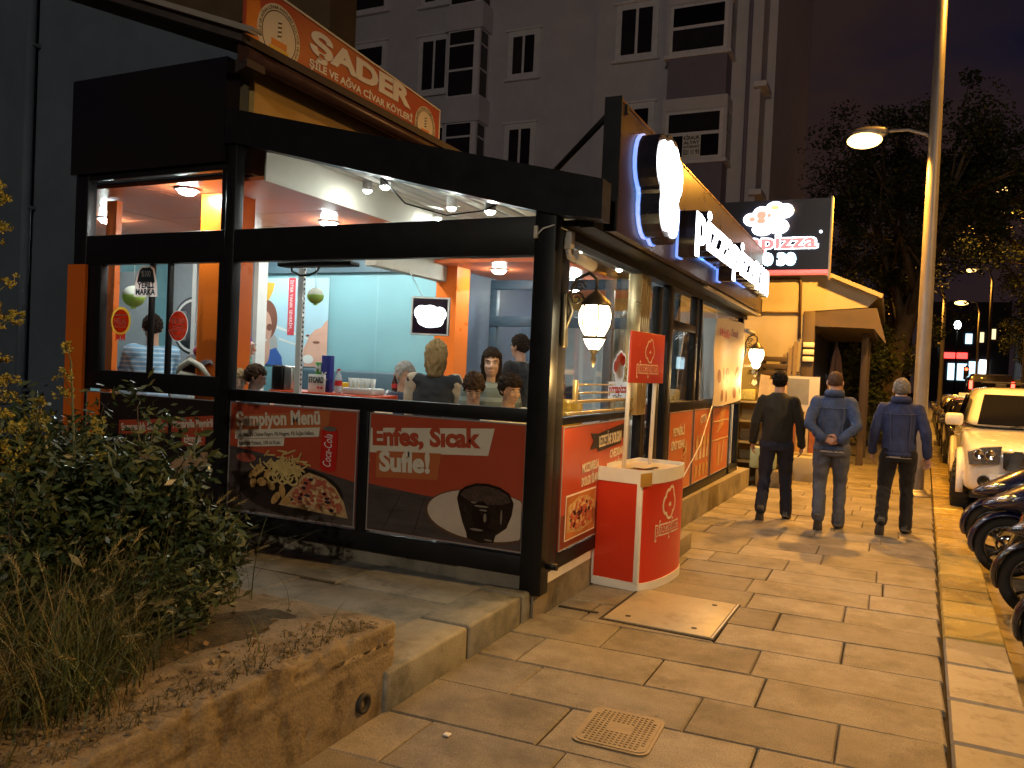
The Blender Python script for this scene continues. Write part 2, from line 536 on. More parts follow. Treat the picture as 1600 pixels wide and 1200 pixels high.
for a, b in ((3.1, 3.89), (3.9, 4.6), (4.612, 4.752)):
    m = MB().bbox(-2.36, -2.035, a + .004, b - .004, -.04, .186, .018)
    m.build('kerb_stone', PLM, PLAT)

# old planter wall of crumbling concrete
PW = thing('planter_wall', 'crumbling low concrete retaining wall beside the pavement with a drain hole', 'wall', (-2.08, 1.5, 0))
path = [(-2.06, yy, (-1, 0)) for yy in np.linspace(-1.2, 3.13, 260)] + [(-2.062, 3.18, (-.9, -.3)), (-2.075, 3.215, (-.7, -.7)), (-2.10, 3.228, (-.3, -.9))] + [(xx, 3.23, (0, -1)) for xx in np.linspace(-2.13, -6.9, 150)]
prof = [(0, -.05)] + [(0, z) for z in np.linspace(0, .405, 26)] + [(.0, .418), (.003, .425), (.010, .4275)] + [(i, .427) for i in np.linspace(.02, .34, 24)] + [(.42, .41), (.55, .37)]
rings = []
for (px, py, (dx, dy)) in path:
    ring = []
    for (ins, z) in prof:
        p = Vector((px + dx * ins, py + dy * ins, z))
        nz = noise.fractal(p * 3, 1, 2, 3) * .003 + noise.fractal(p * 24, 1, 2, 4) * .0035 + noise.noise(p * 90) * .0025
        pit = max(0, noise.noise(p * 13 + Vector((3, 1, 7))) - .42) * .05
        crack = .010 * max(0, 1 - abs(z - .28 - .012 * noise.noise(Vector((0, py * 3, px * 3)))) / .012)
        edge = max(0, 1 - abs(ins - .015) / .05) if z > .33 else 0
        chip = (.016 if noise.fractal(p * 9, 1, 2, 4) > .22 else 0) * edge + (.03 if noise.fractal(p * 4 + Vector((5, 5, 5)), 1, 2, 3) > .45 else 0) * edge
        if z < .39: p += Vector((dx, dy, 0)) * (nz * .8 + pit + crack + (chip if z > .34 else 0))
        else: p += Vector((dx * chip, dy * chip, nz * 1.5 - chip - pit))
        if z > .33: p.z -= .04 * min(1, max(0, (p.y - 2.4) / .8))
        ring.append(p)
    rings.append(ring)
mb = MB()
n = len(prof)
mb.add([p for r in rings for p in r], [(i * n + k, (i + 1) * n + k, (i + 1) * n + k + 1, i * n + k + 1) for i in range(len(rings) - 1) for k in range(n - 1)], 0, True)
mb.build('wall', OLDC, PW)
mb = MB().lathe([(.03, -.02), (.045, -.02), (.045, .012), (.03, .012), (.03, -.08), (.0, -.08)], (-2.05, 2.94, .1), 16, axis='x')
mb.build('drain_pipe', BLACKM, PW)
mb = MB()
nx, ny = 150, 150
vs = []
for j in range(ny + 1):
    for i in range(nx + 1):
        x = -7.2 + 4.9 * i / nx; yy = -3 + 6.0 * j / ny
        vs.append((x, yy, .395 + .035 * noise.fractal(Vector((x * 1.3, yy * 1.3, 0)), 1, 2, 4) + .012 * noise.fractal(Vector((x * 9, yy * 9, 0)), 1, 2, 4) - .05 * max(0, (x + 2.6) / .4)))
mb.add(vs, [(j * (nx + 1) + i, j * (nx + 1) + i + 1, (j + 1) * (nx + 1) + i + 1, (j + 1) * (nx + 1) + i) for j in range(ny) for i in range(nx)], 0, True)
tag(mb.build('soil_bed', SOIL), 'bare soil inside the planter under the weeds', kind='structure')

# covers set into the pavement
IRON = M('cast_iron_cover', (.30, .24, .15), .45, .35, .25, 12, .3, 120)
t = thing('manhole_cover', 'square studded cast metal cover with rounded corners in the paving', 'manhole cover', (-1.03, 3.49, 0), rad(2))
def rrect(w, h, r, n=6):
    out = []
    for cx, cy, a in ((w - r, h - r, 0), (-w + r, h - r, 90), (-w + r, -h + r, 180), (w - r, -h + r, 270)):
        out += [(cx + r * math.cos(rad(a + 90 * k / n)), cy + r * math.sin(rad(a + 90 * k / n))) for k in range(n + 1)]
    return out
I4 = Matrix.Identity(4)
MB().prism(rrect(.172, .2, .05), I4, -.03, .007).build('frame', IRON, t)
MB().prism(rrect(.158, .186, .042), I4, .0, .0035 + .007).build('plate', IRON, t)
mb = MB()
for i in range(-6, 7):
    for j in range(-7, 8):
        if abs(i) == 6 and abs(j) > 5: continue
        if -3 <= i <= 3 and j in (-1, 0, 1, 2) and (abs(i) < 3): continue
        mb.lathe([(.0085, .0105), (.0075, .014), (0, .0145)], (i * .0225, j * .0228, 0), 6)
o = mb.build('stud', IRON, t); o['kind'] = 'stuff'
t = thing('access_hatch', 'rectangular plain metal hatch with bolt holes flush in the paving near the counter', 'hatch', (-1.27, 5.43, 0), rad(-1.2))
HM = M('hatch_concrete', (.42, .37, .28), .42, 0, .25, 6, .15, 90, dirt=(.22, .18, .12), dscale=3)
MB().bbox(-.35, .35, -.42, .42, -.03, .012, .004).build('plate', HM, t)
MB().box(-.375, .375, -.445, .445, -.02, .0055).build('recess', BLACKM, t)
MB().box(.356, .366, -.43, .43, -.03, .012).build('frame', ALU, t)
for (bx, by) in ((.22, -.3), (.22, .3), (-.22, -.3)):
    MB().cyl((bx, by, .004), (bx, by, .0135), .02, n=10).build('bolt_hole', BLACKM, t)
mb = MB().box(-1.98, -1.70, 5.10, 5.13, -.02, .006)
tag(mb.build('drain_slot', BLACKM), 'narrow dark drain slot in the paving before the counter', 'drain')

# ------------------------------------------------------------------ old building behind the glazed pavilion
GREYW = M('grey_render', (.085, .108, .14), .85, 0, .12, 3, .25, 80, dirt=(.06, .076, .098), dscale=.9, dlo=.45, dhi=.75)
YELW = M('ochre_render', (.42, .27, .08), .85, 0, .15, 3, .25, 70)
ROOFM = M('dark_roof', (.05, .035, .03), .7, 0, .3, 8, .4, 60)
GUTB = M('brown_gutter', (.07, .03, .018), .35, .2, .2)
TEAL = M('teal_wall', (.19, .36, .40), .5, 0, .05, 2)
PALEB = M('pale_blue_mural', (.42, .60, .70), .5, 0, .05, 2)
DKTEAL = M('dark_teal', (.05, .085, .11), .5, 0, .1, 3)
CEILW = M('white_ceiling', (.62, .68, .67), .6, 0, .04)
CEILO = M('orange_gloss_ceiling', (.78, .20, .08), .32, 0, .05, 2, spec=.2)
FLOORM = M('interior_floor', (.78, .78, .76), .35, 0, .15, 4)
BEIGE = M('beige_bulkhead', (.42, .38, .30), .6, 0, .1)
OB = thing('old_building', 'low old building with grey gable wall and ochre street wall behind the glazed front', 'building', (-6, 6, 0))
# gable wall with the opening for the shop front: pieces round the opening
mb = MB()
def gz(x): return 4.12 + (-4.85 - x) * .36     # roof line of the gable
def wallpoly(pts, y0=4.86, y1=5.0):
    mb.prism(pts, frame((0, y1, 0), (1, 0, 0), (0, 0, 1)), 0, y1 - y0)
wallpoly([(-14, -.2), (-6.72, -.2), (-6.72, gz(-6.72)), (-14, gz(-14))])
wallpoly([(-6.72, 3.1), (-4.86, 3.1), (-4.86, gz(-4.86)), (-6.72, gz(-6.72))])
mb.build('gable_wall', GREYW, OB)
mb = MB().tube([(-7.35, 4.80, .1), (-7.35, 4.80, 4.9)], .045, 10)
for z in (1.2, 2.9, 4.4): mb.box(-7.41, -7.29, 4.78, 4.87, z, z + .03)
mb.build('downpipe', GREYW, OB)
MB().box(-4.98, -4.80, 5.002, 14, 3.12, 4.02).build('street_wall', YELW, OB)
MB().box(-4.98, -4.86, 8.9, 14, .3, 3.12).build('street_wall', M('dark_blue_wall', (.06, .08, .12), .5), OB)
mb = MB()
mb.hexa([(-14, 4.66, gz(-14)), (-4.62, 4.66, gz(-4.62)), (-4.62, 14, gz(-4.62)), (-14, 14, gz(-14)), (-14, 4.66, gz(-14) + .07), (-4.62, 4.66, gz(-4.62) + .07), (-4.62, 14, gz(-4.62) + .07), (-14, 14, gz(-14) + .07)])
roof = mb.build('roof', ROOFM, OB)
mb = MB()
for k in range(2):
    mb.hexa([(-14, 4.60 + .05 * k, gz(-14) + .075 + .03 * k), (-4.5, 4.60 + .05 * k, gz(-4.5) + .075 + .03 * k), (-4.5, 4.7 + .05 * k, gz(-4.5) + .075 + .03 * k), (-14, 4.7 + .05 * k, gz(-14) + .075 + .03 * k),
             (-14, 4.60 + .05 * k, gz(-14) + .10 + .03 * k), (-4.5, 4.60 + .05 * k, gz(-4.5) + .10 + .03 * k), (-4.5, 4.7 + .05 * k, gz(-4.5) + .10 + .03 * k), (-14, 4.7 + .05 * k, gz(-14) + .10 + .03 * k)])
mb.build('roof_edge', M('pale_roof_edge', (.28, .24, .2), .6), OB)
mb = MB().tube([(-4.66, 4.72, 3.97), (-4.66, 14, 3.97)], .062, 12)
mb.box(-4.72, -4.66, 4.72, 14, 3.97, 4.05)
mb.build('gutter', GUTB, OB)
mb = MB().hexa([(-4.98, 4.86, 3.86), (-4.60, 4.70, 3.86), (-4.60, 4.9, 3.86), (-4.98, 5.0, 3.86), (-4.98, 4.86, 4.0), (-4.60, 4.70, 3.92), (-4.60, 4.9, 3.92), (-4.98, 5.0, 4.0)])
mb.build('eave_board', ROOFM, OB)
# interior shell
MB().box(-9.6, -2.0, 4.86, 12.3, .2, .30).build('floor', FLOORM, OB)
MB().box(-9.6, -4.92, 8.62, 8.8, .3, 3.2).build('back_wall', TEAL, OB)
MB().box(-9.7, -9.6, 5.0, 8.8, .3, 3.2).build('side_wall', TEAL, OB)
MB().box(-9.6, -4.92, 8.55, 8.62, 2.78, 2.96).build('cove', DKTEAL, OB)
mb = MB()
for i, (x0, x1) in enumerate(((-9.6, -8.4), (-8.4, -7.2), (-7.2, -6.0), (-6.0, -4.86))):
    for j, (y0, y1) in enumerate(((4.90, 6.2), (6.2, 7.4), (7.4, 8.6))):
        m = CEILO if (j < 2) else CEILW
        MB().box(x0 + .006, x1 - .006, y0 + .006, y1 - .006, 3.06, 3.09).build('ceiling_panel', m, OB)
MB().box(-9.6, -4.86, 5.02, 8.6, 3.095, 3.14).build('ceiling_slab', BLACKM, OB)
MB().box(-4.98, -4.84, 6.85, 8.4, 2.62, 3.0).build('bulkhead', BEIGE, OB)
for y0, y1 in ((4.9, 6.1), (6.1, 7.3), (7.3, 8.5)):
    MB().box(-4.85, -4.57, y0 + .005, y1 - .005, 3.03, 3.06).build('ceiling_panel', CEILO, OB)
MB().box(-5.66, -5.31, 5.3, 5.6, .3, 3.055).build('column', ORANGE, OB)
MB().box(-6.90, -6.76, 5.3, 5.36, .3, 3.055).build('column', ORANGE, OB)
MB().box(-4.98, -4.70, 8.3, 8.62, .3, 3.1).build('column', ORANGE, OB)
MB().box(-6.60, -6.37, 4.705, 4.732, .17, 2.36).build('side_panel', ORANGE, OB)
mb = MB().hexa([(-9, 6.9, 2.5), (-5.4, 6.6, 2.25), (-5.4, 6.75, 2.25), (-9, 7.05, 2.5), (-9, 6.9, 2.95), (-5.4, 6.6, 2.6), (-5.4, 6.75, 2.6), (-9, 7.05, 2.95)])
# partition bits
MB().box(-9.0, -8.2, 6.9, 7.0, .3, 2.6).build('partition', M('grey_partition', (.33, .36, .38), .5), OB)
MB().box(-7.05, -6.2, 6.6, 6.66, .3, 2.96).build('partition', M('grey_partition', (.33, .36, .38), .5), OB)
MB().box(-7.1, -7.04, 6.56, 6.7, .3, 2.96).box(-6.2, -6.14, 6.56, 6.7, .3, 2.96).build('door_frame', WHITE, OB)

# ------------------------------------------------------------------ glazed pavilion
RP = thing('restaurant_pavilion', 'black framed glazed restaurant front with sloping roof, lit inside', 'building', (-3.4, 8, 0))
BASEM = M('base_concrete', (.25, .215, .155), .8, 0, .25, 5, .3, 90, dirt=(.09, .075, .05), dscale=2.2)
mb = MB()
mb.hexa([(base(4.76), 4.76, -.1), (base(12.5), 12.5, -.1), (-2.6, 12.5, -.1), (-2.6, 4.76, -.1), (base(4.76), 4.76, .30), (base(12.5), 12.5, .27), (-2.6, 12.5, .27), (-2.6, 4.76, .30)])
mb.build('base_wall', BASEM, RP, fix=True)
MB().box(-6.8, -2.605, 4.80, 4.9, -.1, .30).build('base_wall', BASEM, RP)
def bar(x0, x1, y0, y1, z0, z1, name='frame_bar', m=BLACK, b=.006): return MB().bbox(x0, x1, y0, y1, z0, z1, b).build(name, m, RP)
yl0, yl1 = 4.735, 4.825
bar(-2.115, -1.965, 4.72, 4.85, .16, 2.66, 'corner_post')
bar(-4.80, -4.70, yl0, yl1, .18, 3.45, 'post')
bar(-6.57, -6.41, yl0, yl1, .18, 3.14, 'post')
bar(-6.42, -2.10, yl0 + .004, yl1 - .004, 2.36, 2.612, 'beam')
bar(-6.42, -4.79, yl0 + .004, yl1 - .004, 1.285, 1.448, 'sill_rail')
bar(-4.71, -2.10, yl0 + .004, yl1 - .004, 1.27, 1.36, 'sill_rail')
bar(-6.42, -2.10, yl0 + .004, yl1 - .004, .27, .40, 'bottom_rail')
bar(-3.445, -3.362, yl0 + .008, yl1 - .008, .39, 1.28, 'mullion')
bar(-6.42, -6.22, yl0 + .01, yl1 - .01, 1.44, 2.37, 'sash_stile')
for x in (-5.63, -5.42): bar(x - .014, x + .014, yl0 + .02, yl1 - .02, 1.44, 2.37, 'sash_stile')
bar(-4.86, -4.79, yl0 + .012, yl1 - .012, .4, 3.14, 'sash_stile')
bar(-6.42, -4.79, yl0 + .006, yl1 - .006, 3.09, 3.14, 'head_rail')
MB().box(-6.60, -4.805, 4.70, 4.85, 3.142, 3.96).build('fascia_panel', GLOSSB, RP)
for k, (a, b) in enumerate(((-6.41, -5.63), (-5.63, -4.86))):
    MB().box(a + .01, b - .01, 4.775 + .012 * k, 4.781 + .012 * k, 1.445, 2.365).build('window_pane', GLASS, RP)
MB().box(-6.40, -4.86, 4.777, 4.783, 2.61, 3.095).build('window_pane', GLASS, RP)
MB().box(-4.705, -3.36, 4.777, 4.783, 1.355, 2.365).build('window_pane', GLASS, RP)
MB().box(-3.345, -2.11, 4.777, 4.783, 1.355, 2.365).build('window_pane', GLASS, RP)
MB().prism([(-4.70, 2.61), (-2.12, 2.61), (-2.12, 2.65), (-4.70, 3.30)], frame((0, 4.783, 0), (1, 0, 0), (0, 0, 1)), 0, .006).build('window_pane', GLASS, RP)
# sloping roof edge on the side wall
mb = MB()
mb.prism([(-4.80, 3.28), (-4.70, 3.28), (-2.11, 2.64), (-1.98, 2.612), (-1.66, 2.565), (-1.66, 2.815), (-4.80, 3.56)], frame((0, 4.86, 0), (1, 0, 0), (0, 0, 1)), 0, .16)
mb.build('roof_edge_beam', BLACK, RP)
mb = MB()
mb.hexa([(-4.80, 4.86, 3.47), (-1.78, 4.86, 2.753), (-1.78, 12.3, 2.753), (-4.8, 12.3, 3.47), (-4.80, 4.86, 3.53), (-1.78, 4.86, 2.813), (-1.78, 12.3, 2.813), (-4.8, 12.3, 3.53)])
mb.build('roof', BLACKM, RP)
MB().box(-1.86, -1.768, 4.865, 12.3, 2.55, 2.80).build('roof_fascia', BLACK, RP)
MB().box(-2.08, -1.865, 4.865, 12.3, 2.56, 2.60).build('soffit', BLACK, RP)
MB().box(-2.09, -1.97, 4.855, 12.3, 2.50, 2.558).build('head_beam', BLACK, RP)
# retractable fabric under the roof with battens
FAB = M('awning_fabric', (.68, .66, .56), .8, 0, .08, 3, .15, 30)
def rz_(x): return 3.42 + (x + 4.8) * (2.66 - 3.42) / (-1.7 + 4.8)
nb = 9
xsb = np.linspace(-4.54, -2.15, nb)
rows = []
for i in range(nb - 1):
    for k in range(6):
        t = k / 6
        x = xsb[i] + (xsb[i + 1] - xsb[i]) * t
        rows.append((x, rz_(x) - .03 - .045 * math.sin(math.pi * t)))
rows.append((xsb[-1], rz_(xsb[-1]) - .03))
yy = np.linspace(4.9, 12.2, 12)
mb = MB()
mb.add([(x, q, z) for (x, z) in rows for q in yy], [(i * 12 + k, (i + 1) * 12 + k, (i + 1) * 12 + k + 1, i * 12 + k + 1) for i in range(len(rows) - 1) for k in range(11)], 0, True)
mb.build('awning_fabric', FAB, RP)
for x in xsb[1:-1]:
    MB().bbox(x - .014, x + .014, 4.9, 12.2, rz_(x) - .065, rz_(x) - .035, .004).build('awning_batten', ALU, RP)
MB().box(-4.565, -4.55, 4.9, 12.2, 3.02, 3.33).build('fabric_valance', FAB, RP)
# street side
xr0, xr1 = -2.06, -1.985
def barR(y0, y1, z0, z1, name='frame_bar', m=BLACK): return MB().bbox(xr0, xr1, y0, y1, z0, z1, .005).build(name, m, RP)
barR(4.86, 5.03, .28, 2.52, 'post')
barR(5.02, 6.58, 1.25, 1.30, 'sill_rail'); barR(5.02, 6.58, .27, .37, 'bottom_rail')
barR(6.9, 6.98, .25, 2.5, 'post'); barR(7.74, 7.93, .25, 2.5, 'post')
barR(7.93, 12.0, 1.25, 1.35, 'sill_rail'); barR(7.93, 12.0, .27, .38, 'bottom_rail')
barR(9.0, 9.06, .38, 1.26, 'mullion'); barR(10.02, 10.08, .38, 1.26, 'mullion')
barR(8.93, 9.06, 1.34, 2.5, 'post'); barR(9.2, 9.26, 1.34, 2.5, 'post')
barR(11.25, 11.40, .28, 1.26, 'mullion'); barR(12.0, 12.12, .25, 2.6, 'post')
barR(7.93, 8.95, 2.10, 2.18, 'transom')
# door leaf
barR(6.98, 7.05, .3, 2.45, 'door_stile'); barR(7.36, 7.48, .3, 2.45, 'door_stile'); barR(7.05, 7.36, .3, .5, 'door_rail')
MB().box(-2.025, -2.019, 7.05, 7.36, .5, 2.45).build('door_pane', GLASS, RP)
MB().box(-2.025, -2.019, 7.48, 7.74, .35, 2.45).build('door_pane', GLASS, RP)
for y0, y1, z0, z1 in ((5.03, 5.85, 1.3, 2.5), (5.85, 6.58, 1.3, 2.5), (7.93, 8.94, 2.18, 2.5), (7.93, 8.94, 1.35, 2.1), (9.26, 12.0, 1.35, 2.5)):
    MB().box(-2.025, -2.019, y0, y1, z0, z1).build('window_pane', GLASS, RP)
# folded glass panels: a stack of edges in pale gold
GOLD = M('pale_gold_aluminium', (.62, .52, .30), .3, .8, .1)
for k in range(5):
    y0 = 6.58 + .062 * k
    MB().bbox(-2.05, -1.93, y0, y0 + .028, 1.27, 2.47, .003).build('folded_sash', GOLD, RP)
    MB().box(-2.045, -1.94, y0 + .029, y0 + .06, 1.28, 2.46).build('sash_gap', BLACKM, RP)
for z in (1.315, 1.395): MB().bbox(-1.985, -1.962, 5.06, 6.56, z, z + .022, .004).build('slide_rail', GOLD, RP)
for z in (1.46, 1.52): MB().bbox(-1.985, -1.967, 5.2, 6.1, z, z + .012, .003).build('guard_rail', GOLD, RP)
MB().bbox(-1.985, -1.96, 5.19, 5.24, 1.4, 1.56, .003).build('rail_bracket', GOLD, RP)
MB().bbox(-1.955, -1.92, 4.775, 4.815, .33, .37, .004).tube([(-1.96, 4.79, .35), (-1.88, 4.79, .35)], .022, 10).build('pipe_stub', BLACK, RP)
mb = MB().tube([(-2.02, 4.69, .30), (-2.02, 4.73, .30), (-2.02, 4.735, .16)], .02, 8)
# rear screen inside: dark blue door frames with grey glass
DB = M('dark_blue_frame', (.035, .06, .085), .4)
SC = thing('glazed_screen', 'dark blue framed glass screen inside behind the girl', 'screen', (-3.6, 9.2, .3))
for x in (-4.66, -3.9, -3.1, -2.3): MB().bbox(x - .05, x + .05, 9.2, 9.28, .3, 2.72, .005).build('post', DB, SC)
MB().bbox(-4.7, -2.25, 9.19, 9.29, 2.15, 2.28, .005).build('transom', DB, SC)
MB().bbox(-4.7, -2.25, 9.19, 9.29, 2.62, 2.74, .005).build('head_rail', DB, SC)
for a, b in ((-4.61, -3.95), (-3.85, -3.15), (-3.05, -2.35)): MB().box(a, b, 9.23, 9.236, .32, 2.15).build('pane', GLASS, SC)
MB().box(-4.82, -2.1, 12.18, 12.28, .3, 2.6).build('end_wall', M('grey_end_wall', (.40, .42, .44), .6), RP)
MB().box(-4.84, -3.3, 8.0, 12.1, 2.80, 2.84).build('ceiling_panel', CEILO, RP)
# entrance step
stp = tag(MB().bbox(-2.02, -1.62, 6.75, 7.55, -.02, .16, .012).build('entrance_step', BASEM), 'low concrete step at the restaurant door behind the counter', 'step')

# ------------------------------------------------------------------ lights inside
DLM = emis('downlight_lens', (.92, 1.0, .98), 290)
DLW = emis('downlight_warm_lens', (1.0, .99, .95), 480)
def downlight(x, y, z, label, r=.085, m=DLM, drop=.0):
    t = thing('downlight', label, 'light', (x, y, z), group='downlights in the restaurant')
    MB().lathe([(r * 1.25, 0), (r * 1.25, -.012), (r, -.016), (r * .95, -.006), (r * .95, .03)], (x, y, z), 20).build('rim', WHITE, t)
    MB().lathe([(r * .94, -.008), (r * .9, -.028), (r * .7, -.045), (r * .4, -.054), (0, -.057)], (x, y, z), 20).build('lens', m, t)
    return t
for x, y, z, l in ((-5.62, 5.10, 3.058, 'bright round downlight in the orange ceiling seen through the upper corner window'),
                   (-5.35, 6.7, 3.058, 'round downlight in the orange ceiling above the colourful headscarf'),
                   (-7.8, 6.0, 3.058, 'round downlight in the orange ceiling at the far left of the room'),
                   (-7.6, 8.0, 3.058, 'round downlight in the white ceiling before the mural with the sun'),
                   (-6.4, 7.95, 3.058, 'round downlight in the white ceiling above the green paper lantern by the mural'),
                   (-5.4, 7.95, 3.058, 'round downlight in the white ceiling above the hanging screen'),
                   (-4.3, 8.6, 2.797, 'round downlight in the orange ceiling just right of the orange corner column'),
                   (-3.7, 9.6, 2.797, 'round downlight in the orange ceiling over the dark blue screen'),
                   (-4.1, 10.6, 2.797, 'round downlight in the orange ceiling furthest down the restaurant')):
    downlight(x, y, z, l)
def spot(x, y, label):
    z = rz_(x) - .065
    t = thing('awning_spotlight', label, 'light', (x, y, z), group='spotlights under the awning')
    MB().lathe([(.03, 0), (.042, 0), (.042, -.09), (.0385, -.09), (.0385, -.03)], (x, y, z), 16).build('housing', WHITE, t)
    MB().ell((x, y, z - .088), (.034, .034, .026), 14, 10).build('lens', DLW, t)
for x, y, l in ((-4.26, 5.85, 'small white spotlight under the awning, leftmost of those behind the sloping window'),
                (-3.26, 5.62, 'small white spotlight under the awning, second from the left behind the sloping window'),
                (-4.40, 7.3, 'small white spotlight under the awning, lowest of those behind the sloping window'),
                (-2.66, 5.14, 'small white spotlight under the awning close to the restaurant corner'),
                (-3.55, 5.1, 'small white added spotlight under the awning close behind the sloping glass'),  # extra spotlight, added to brighten the guests near the window
                (-2.8, 7.3, 'small white spotlight under the awning above the street window'),
                (-2.8, 8.6, 'small white spotlight under the awning above the entrance door'),
                (-2.8, 10.2, 'small white spotlight under the awning above the hanging banner')):
    spot(x, y, l)
t = thing('hanging_cable', 'loose black cable sagging under the awning battens', 'cable', (-3, 5.1, 2.8))
pts = [(-3.55, 5.05, 3.02), (-3.35, 5.08, 2.82), (-3.0, 5.1, 2.72), (-2.7, 5.1, 2.74), (-2.45, 5.1, 2.83), (-2.3, 5.1, 2.78)]
MB().tube(pts, .006, 6).build('cable', BLACKM, t)
t = thing('door_cable', 'loop of black cable hanging below the beam in the big window', 'cable', (-4.1, 4.9, 2.3))
MB().tube([(-4.27, 4.9, 2.37), (-4.25, 4.9, 2.30), (-4.17, 4.9, 2.265), (-4.08, 4.9, 2.265), (-4.0, 4.9, 2.30), (-3.96, 4.9, 2.37)], .008, 6).build('cable', BLACKM, t)
t = thing('ceiling_unit', 'flat black unit mounted under the beam above the cable loop', 'air unit', (-4.1, 4.88, 2.36))
MB().bbox(-4.35, -3.65, 4.84, 4.96, 2.33, 2.365, .01).build('case', BLACKM, t)

# ------------------------------------------------------------------ room contents
MU = thing('wall_mural', 'pale blue wall mural of drawn smiling faces under a yellow sun', 'mural', (-7.4, 8.61, 1.6))
F = FL(-8.75, 1.52, 8.615)
flat('panel', rect(0, 1.93, 0, 1.2), F, PALEB, MU, .004)
flat('sun', oval(.62, 1.2, .38, .42, 20, math.pi, 2 * math.pi), F, M('sun_yellow', (.75, .42, .06), .5), MU, .007)
flat('band', rect(1.24, 1.36, .42, 1.2), F, M('mural_red', (.62, .05, .07), .5), MU, .007)
text('İSTER YANIK SEVERİM...', frame(F @ Vector((1.27, 1.17, 0)), (0, 0, -1), (1, 0, 0)), .05, WHITEP, MU, 'band_lettering', width=.7, lift=.009)
SK1 = M('mural_skin', (.70, .38, .28), .5); HR1 = M('mural_hair', (.22, .08, .05), .5); HR2 = M('mural_grey', (.45, .42, .40), .5); BLU = M('mural_blue', (.05, .12, .40), .5)
flat('drawn_hair', [oval(.28, .55, .2, .3), oval(.86, .62, .2, .28)], F, HR1, MU, .007)
flat('drawn_grey_hair', [oval(.60, .72, .17, .14), oval(.98, .27, .1, .16)], F, HR2, MU, .006)
flat('drawn_face', [oval(.34, .50, .13, .2), oval(.82, .5, .15, .26), oval(.86, .2, .09, .2)], F, SK1, MU, .010)
flat('drawn_eye', [oval(.78, .55, .07, .05), oval(.93, .52, .05, .05), oval(.36, .55, .03, .02)], F, HR1, MU, .013)
flat('drawn_mouth', [oval(.84, .34, .06, .02), oval(.35, .4, .05, .02)], F, WHITEP, MU, .013)
flat('drawn_shirt', [(.72, .0), (1.18, 0), (1.16, .12), (1.05, .24), (.92, .2), (.74, .1)], F, BLU, MU, .010)
flat('drawn_cheek', [(1.55, .0), (1.93, 0), (1.93, .64), (1.88, .60), (1.82, .53), (1.72, .50), (1.63, .42), (1.57, .3), (1.52, .22), (1.54, .1)], F, SK1, MU, .007)
flat('drawn_smile', [oval(1.62, .1, .09, .06)], F, WHITEP, MU, .010)
flat('drawn_wink', [oval(1.75, .33, .06, .018), oval(1.6, .42, .03, .015)], F, HR1, MU, .010)
flat('drawn_line', [[(1.0, .52), (1.93, .28), (1.93, .30), (1.0, .56)], [(1.1, .35), (1.9, .16), (1.9, .18), (1.1, .38)]], F, WHITEP, MU, .006)
# bench along the back wall
t = thing('wall_bench', 'dark teal upholstered bench along the teal back wall', 'bench', (-6.5, 8.3, .3))
MB().bbox(-7.6, -5.1, 8.42, 8.55, .75, 1.5, .03).build('backrest', DKTEAL, t)
MB().bbox(-7.6, -5.1, 8.0, 8.45, .6, .78, .04).build('seat', DKTEAL, t)
MB().box(-7.58, -5.12, 8.05, 8.42, .3, .6).build('plinth', BLACKM, t)
# service counter behind the sill
CT = thing('service_counter', 'orange red service counter just inside the big side window', 'counter', (-3.9, 5.5, .3))
MB().bbox(-4.85, -3.78, 5.35, 5.75, 1.30, 1.345, .01).build('top', M('counter_red', (.65, .07, .015), .3), CT)
MB().box(-4.82, -3.81, 5.4, 5.72, .3, 1.30).build('front', WHITE, CT)
def onc(px_x, y, z=1.345): return px_x, y, z
t = thing('napkin_dispenser', 'black and steel napkin dispenser on the red counter', 'dispenser', (-4.78, 5.45, 1.345))
MB().bbox(-4.87, -4.74, 5.4, 5.52, 1.345, 1.56, .02).build('case', BLACK, t)
MB().bbox(-4.735, -4.64, 5.405, 5.515, 1.345, 1.555, .015).build('face_plate', ALU, t)
t = thing('window_post', 'white aluminium post standing inside the big side window', 'post', (-4.5, 5.32, .3))
MB().bbox(-4.53, -4.475, 5.30, 5.34, .3, 2.70, .004).build('post', WHITE, t)
mb = MB()
for k in range(30): mb.box(-4.474, -4.468, 5.312, 5.322, 1.4 + k * .04, 1.415 + k * .04)
o = mb.build('slot', BLACKM, t); o['kind'] = 'stuff'
t = thing('green_card_box', 'small green box with a white letter behind the counter cards', 'box', (-4.42, 5.5, 1.5))
MB().bbox(-4.475, -4.41, 5.50, 5.54, 1.345, 1.60, .004).build('box', M('green_box', (.08, .30, .06), .4), t)
text('M', FL(-4.47, 1.52, 5.499), .06, WHITEP, t, bold=.03)
t = thing('blue_card_box', 'tall dark blue box standing on the counter', 'box', (-4.35, 5.5, 1.345))
MB().bbox(-4.40, -4.31, 5.49, 5.55, 1.345, 1.66, .004).build('box', M('blue_box', (.02, .03, .22), .35), t)
text('K', FL(-4.39, 1.45, 5.489), .07, WHITEP, t, bold=.02)
t = thing('card_sign', 'white card sign with black letters on the counter', 'sign', (-4.42, 5.42, 1.345))
MB().bbox(-4.475, -4.30, 5.415, 5.43, 1.345, 1.495, .003).build('card', WHITEP, t)
text('ETCARD', FL(-4.465, 1.425, 5.4145), .05, BLACKM, t, width=.155, bold=.03)
flat('mark', [rect(.09, .115, .03, .05), rect(.125, .15, .03, .05)], FL(-4.465, 1.345, 5.4145), M('mural_red', (.62, .05, .07), .5), t)
COLA = M('cola', (.05, .015, .01), .15); LABR = M('bottle_label_red', (.6, .03, .03), .4); CLEARP = glass('clear_plastic', (.85, .9, .93), .05)
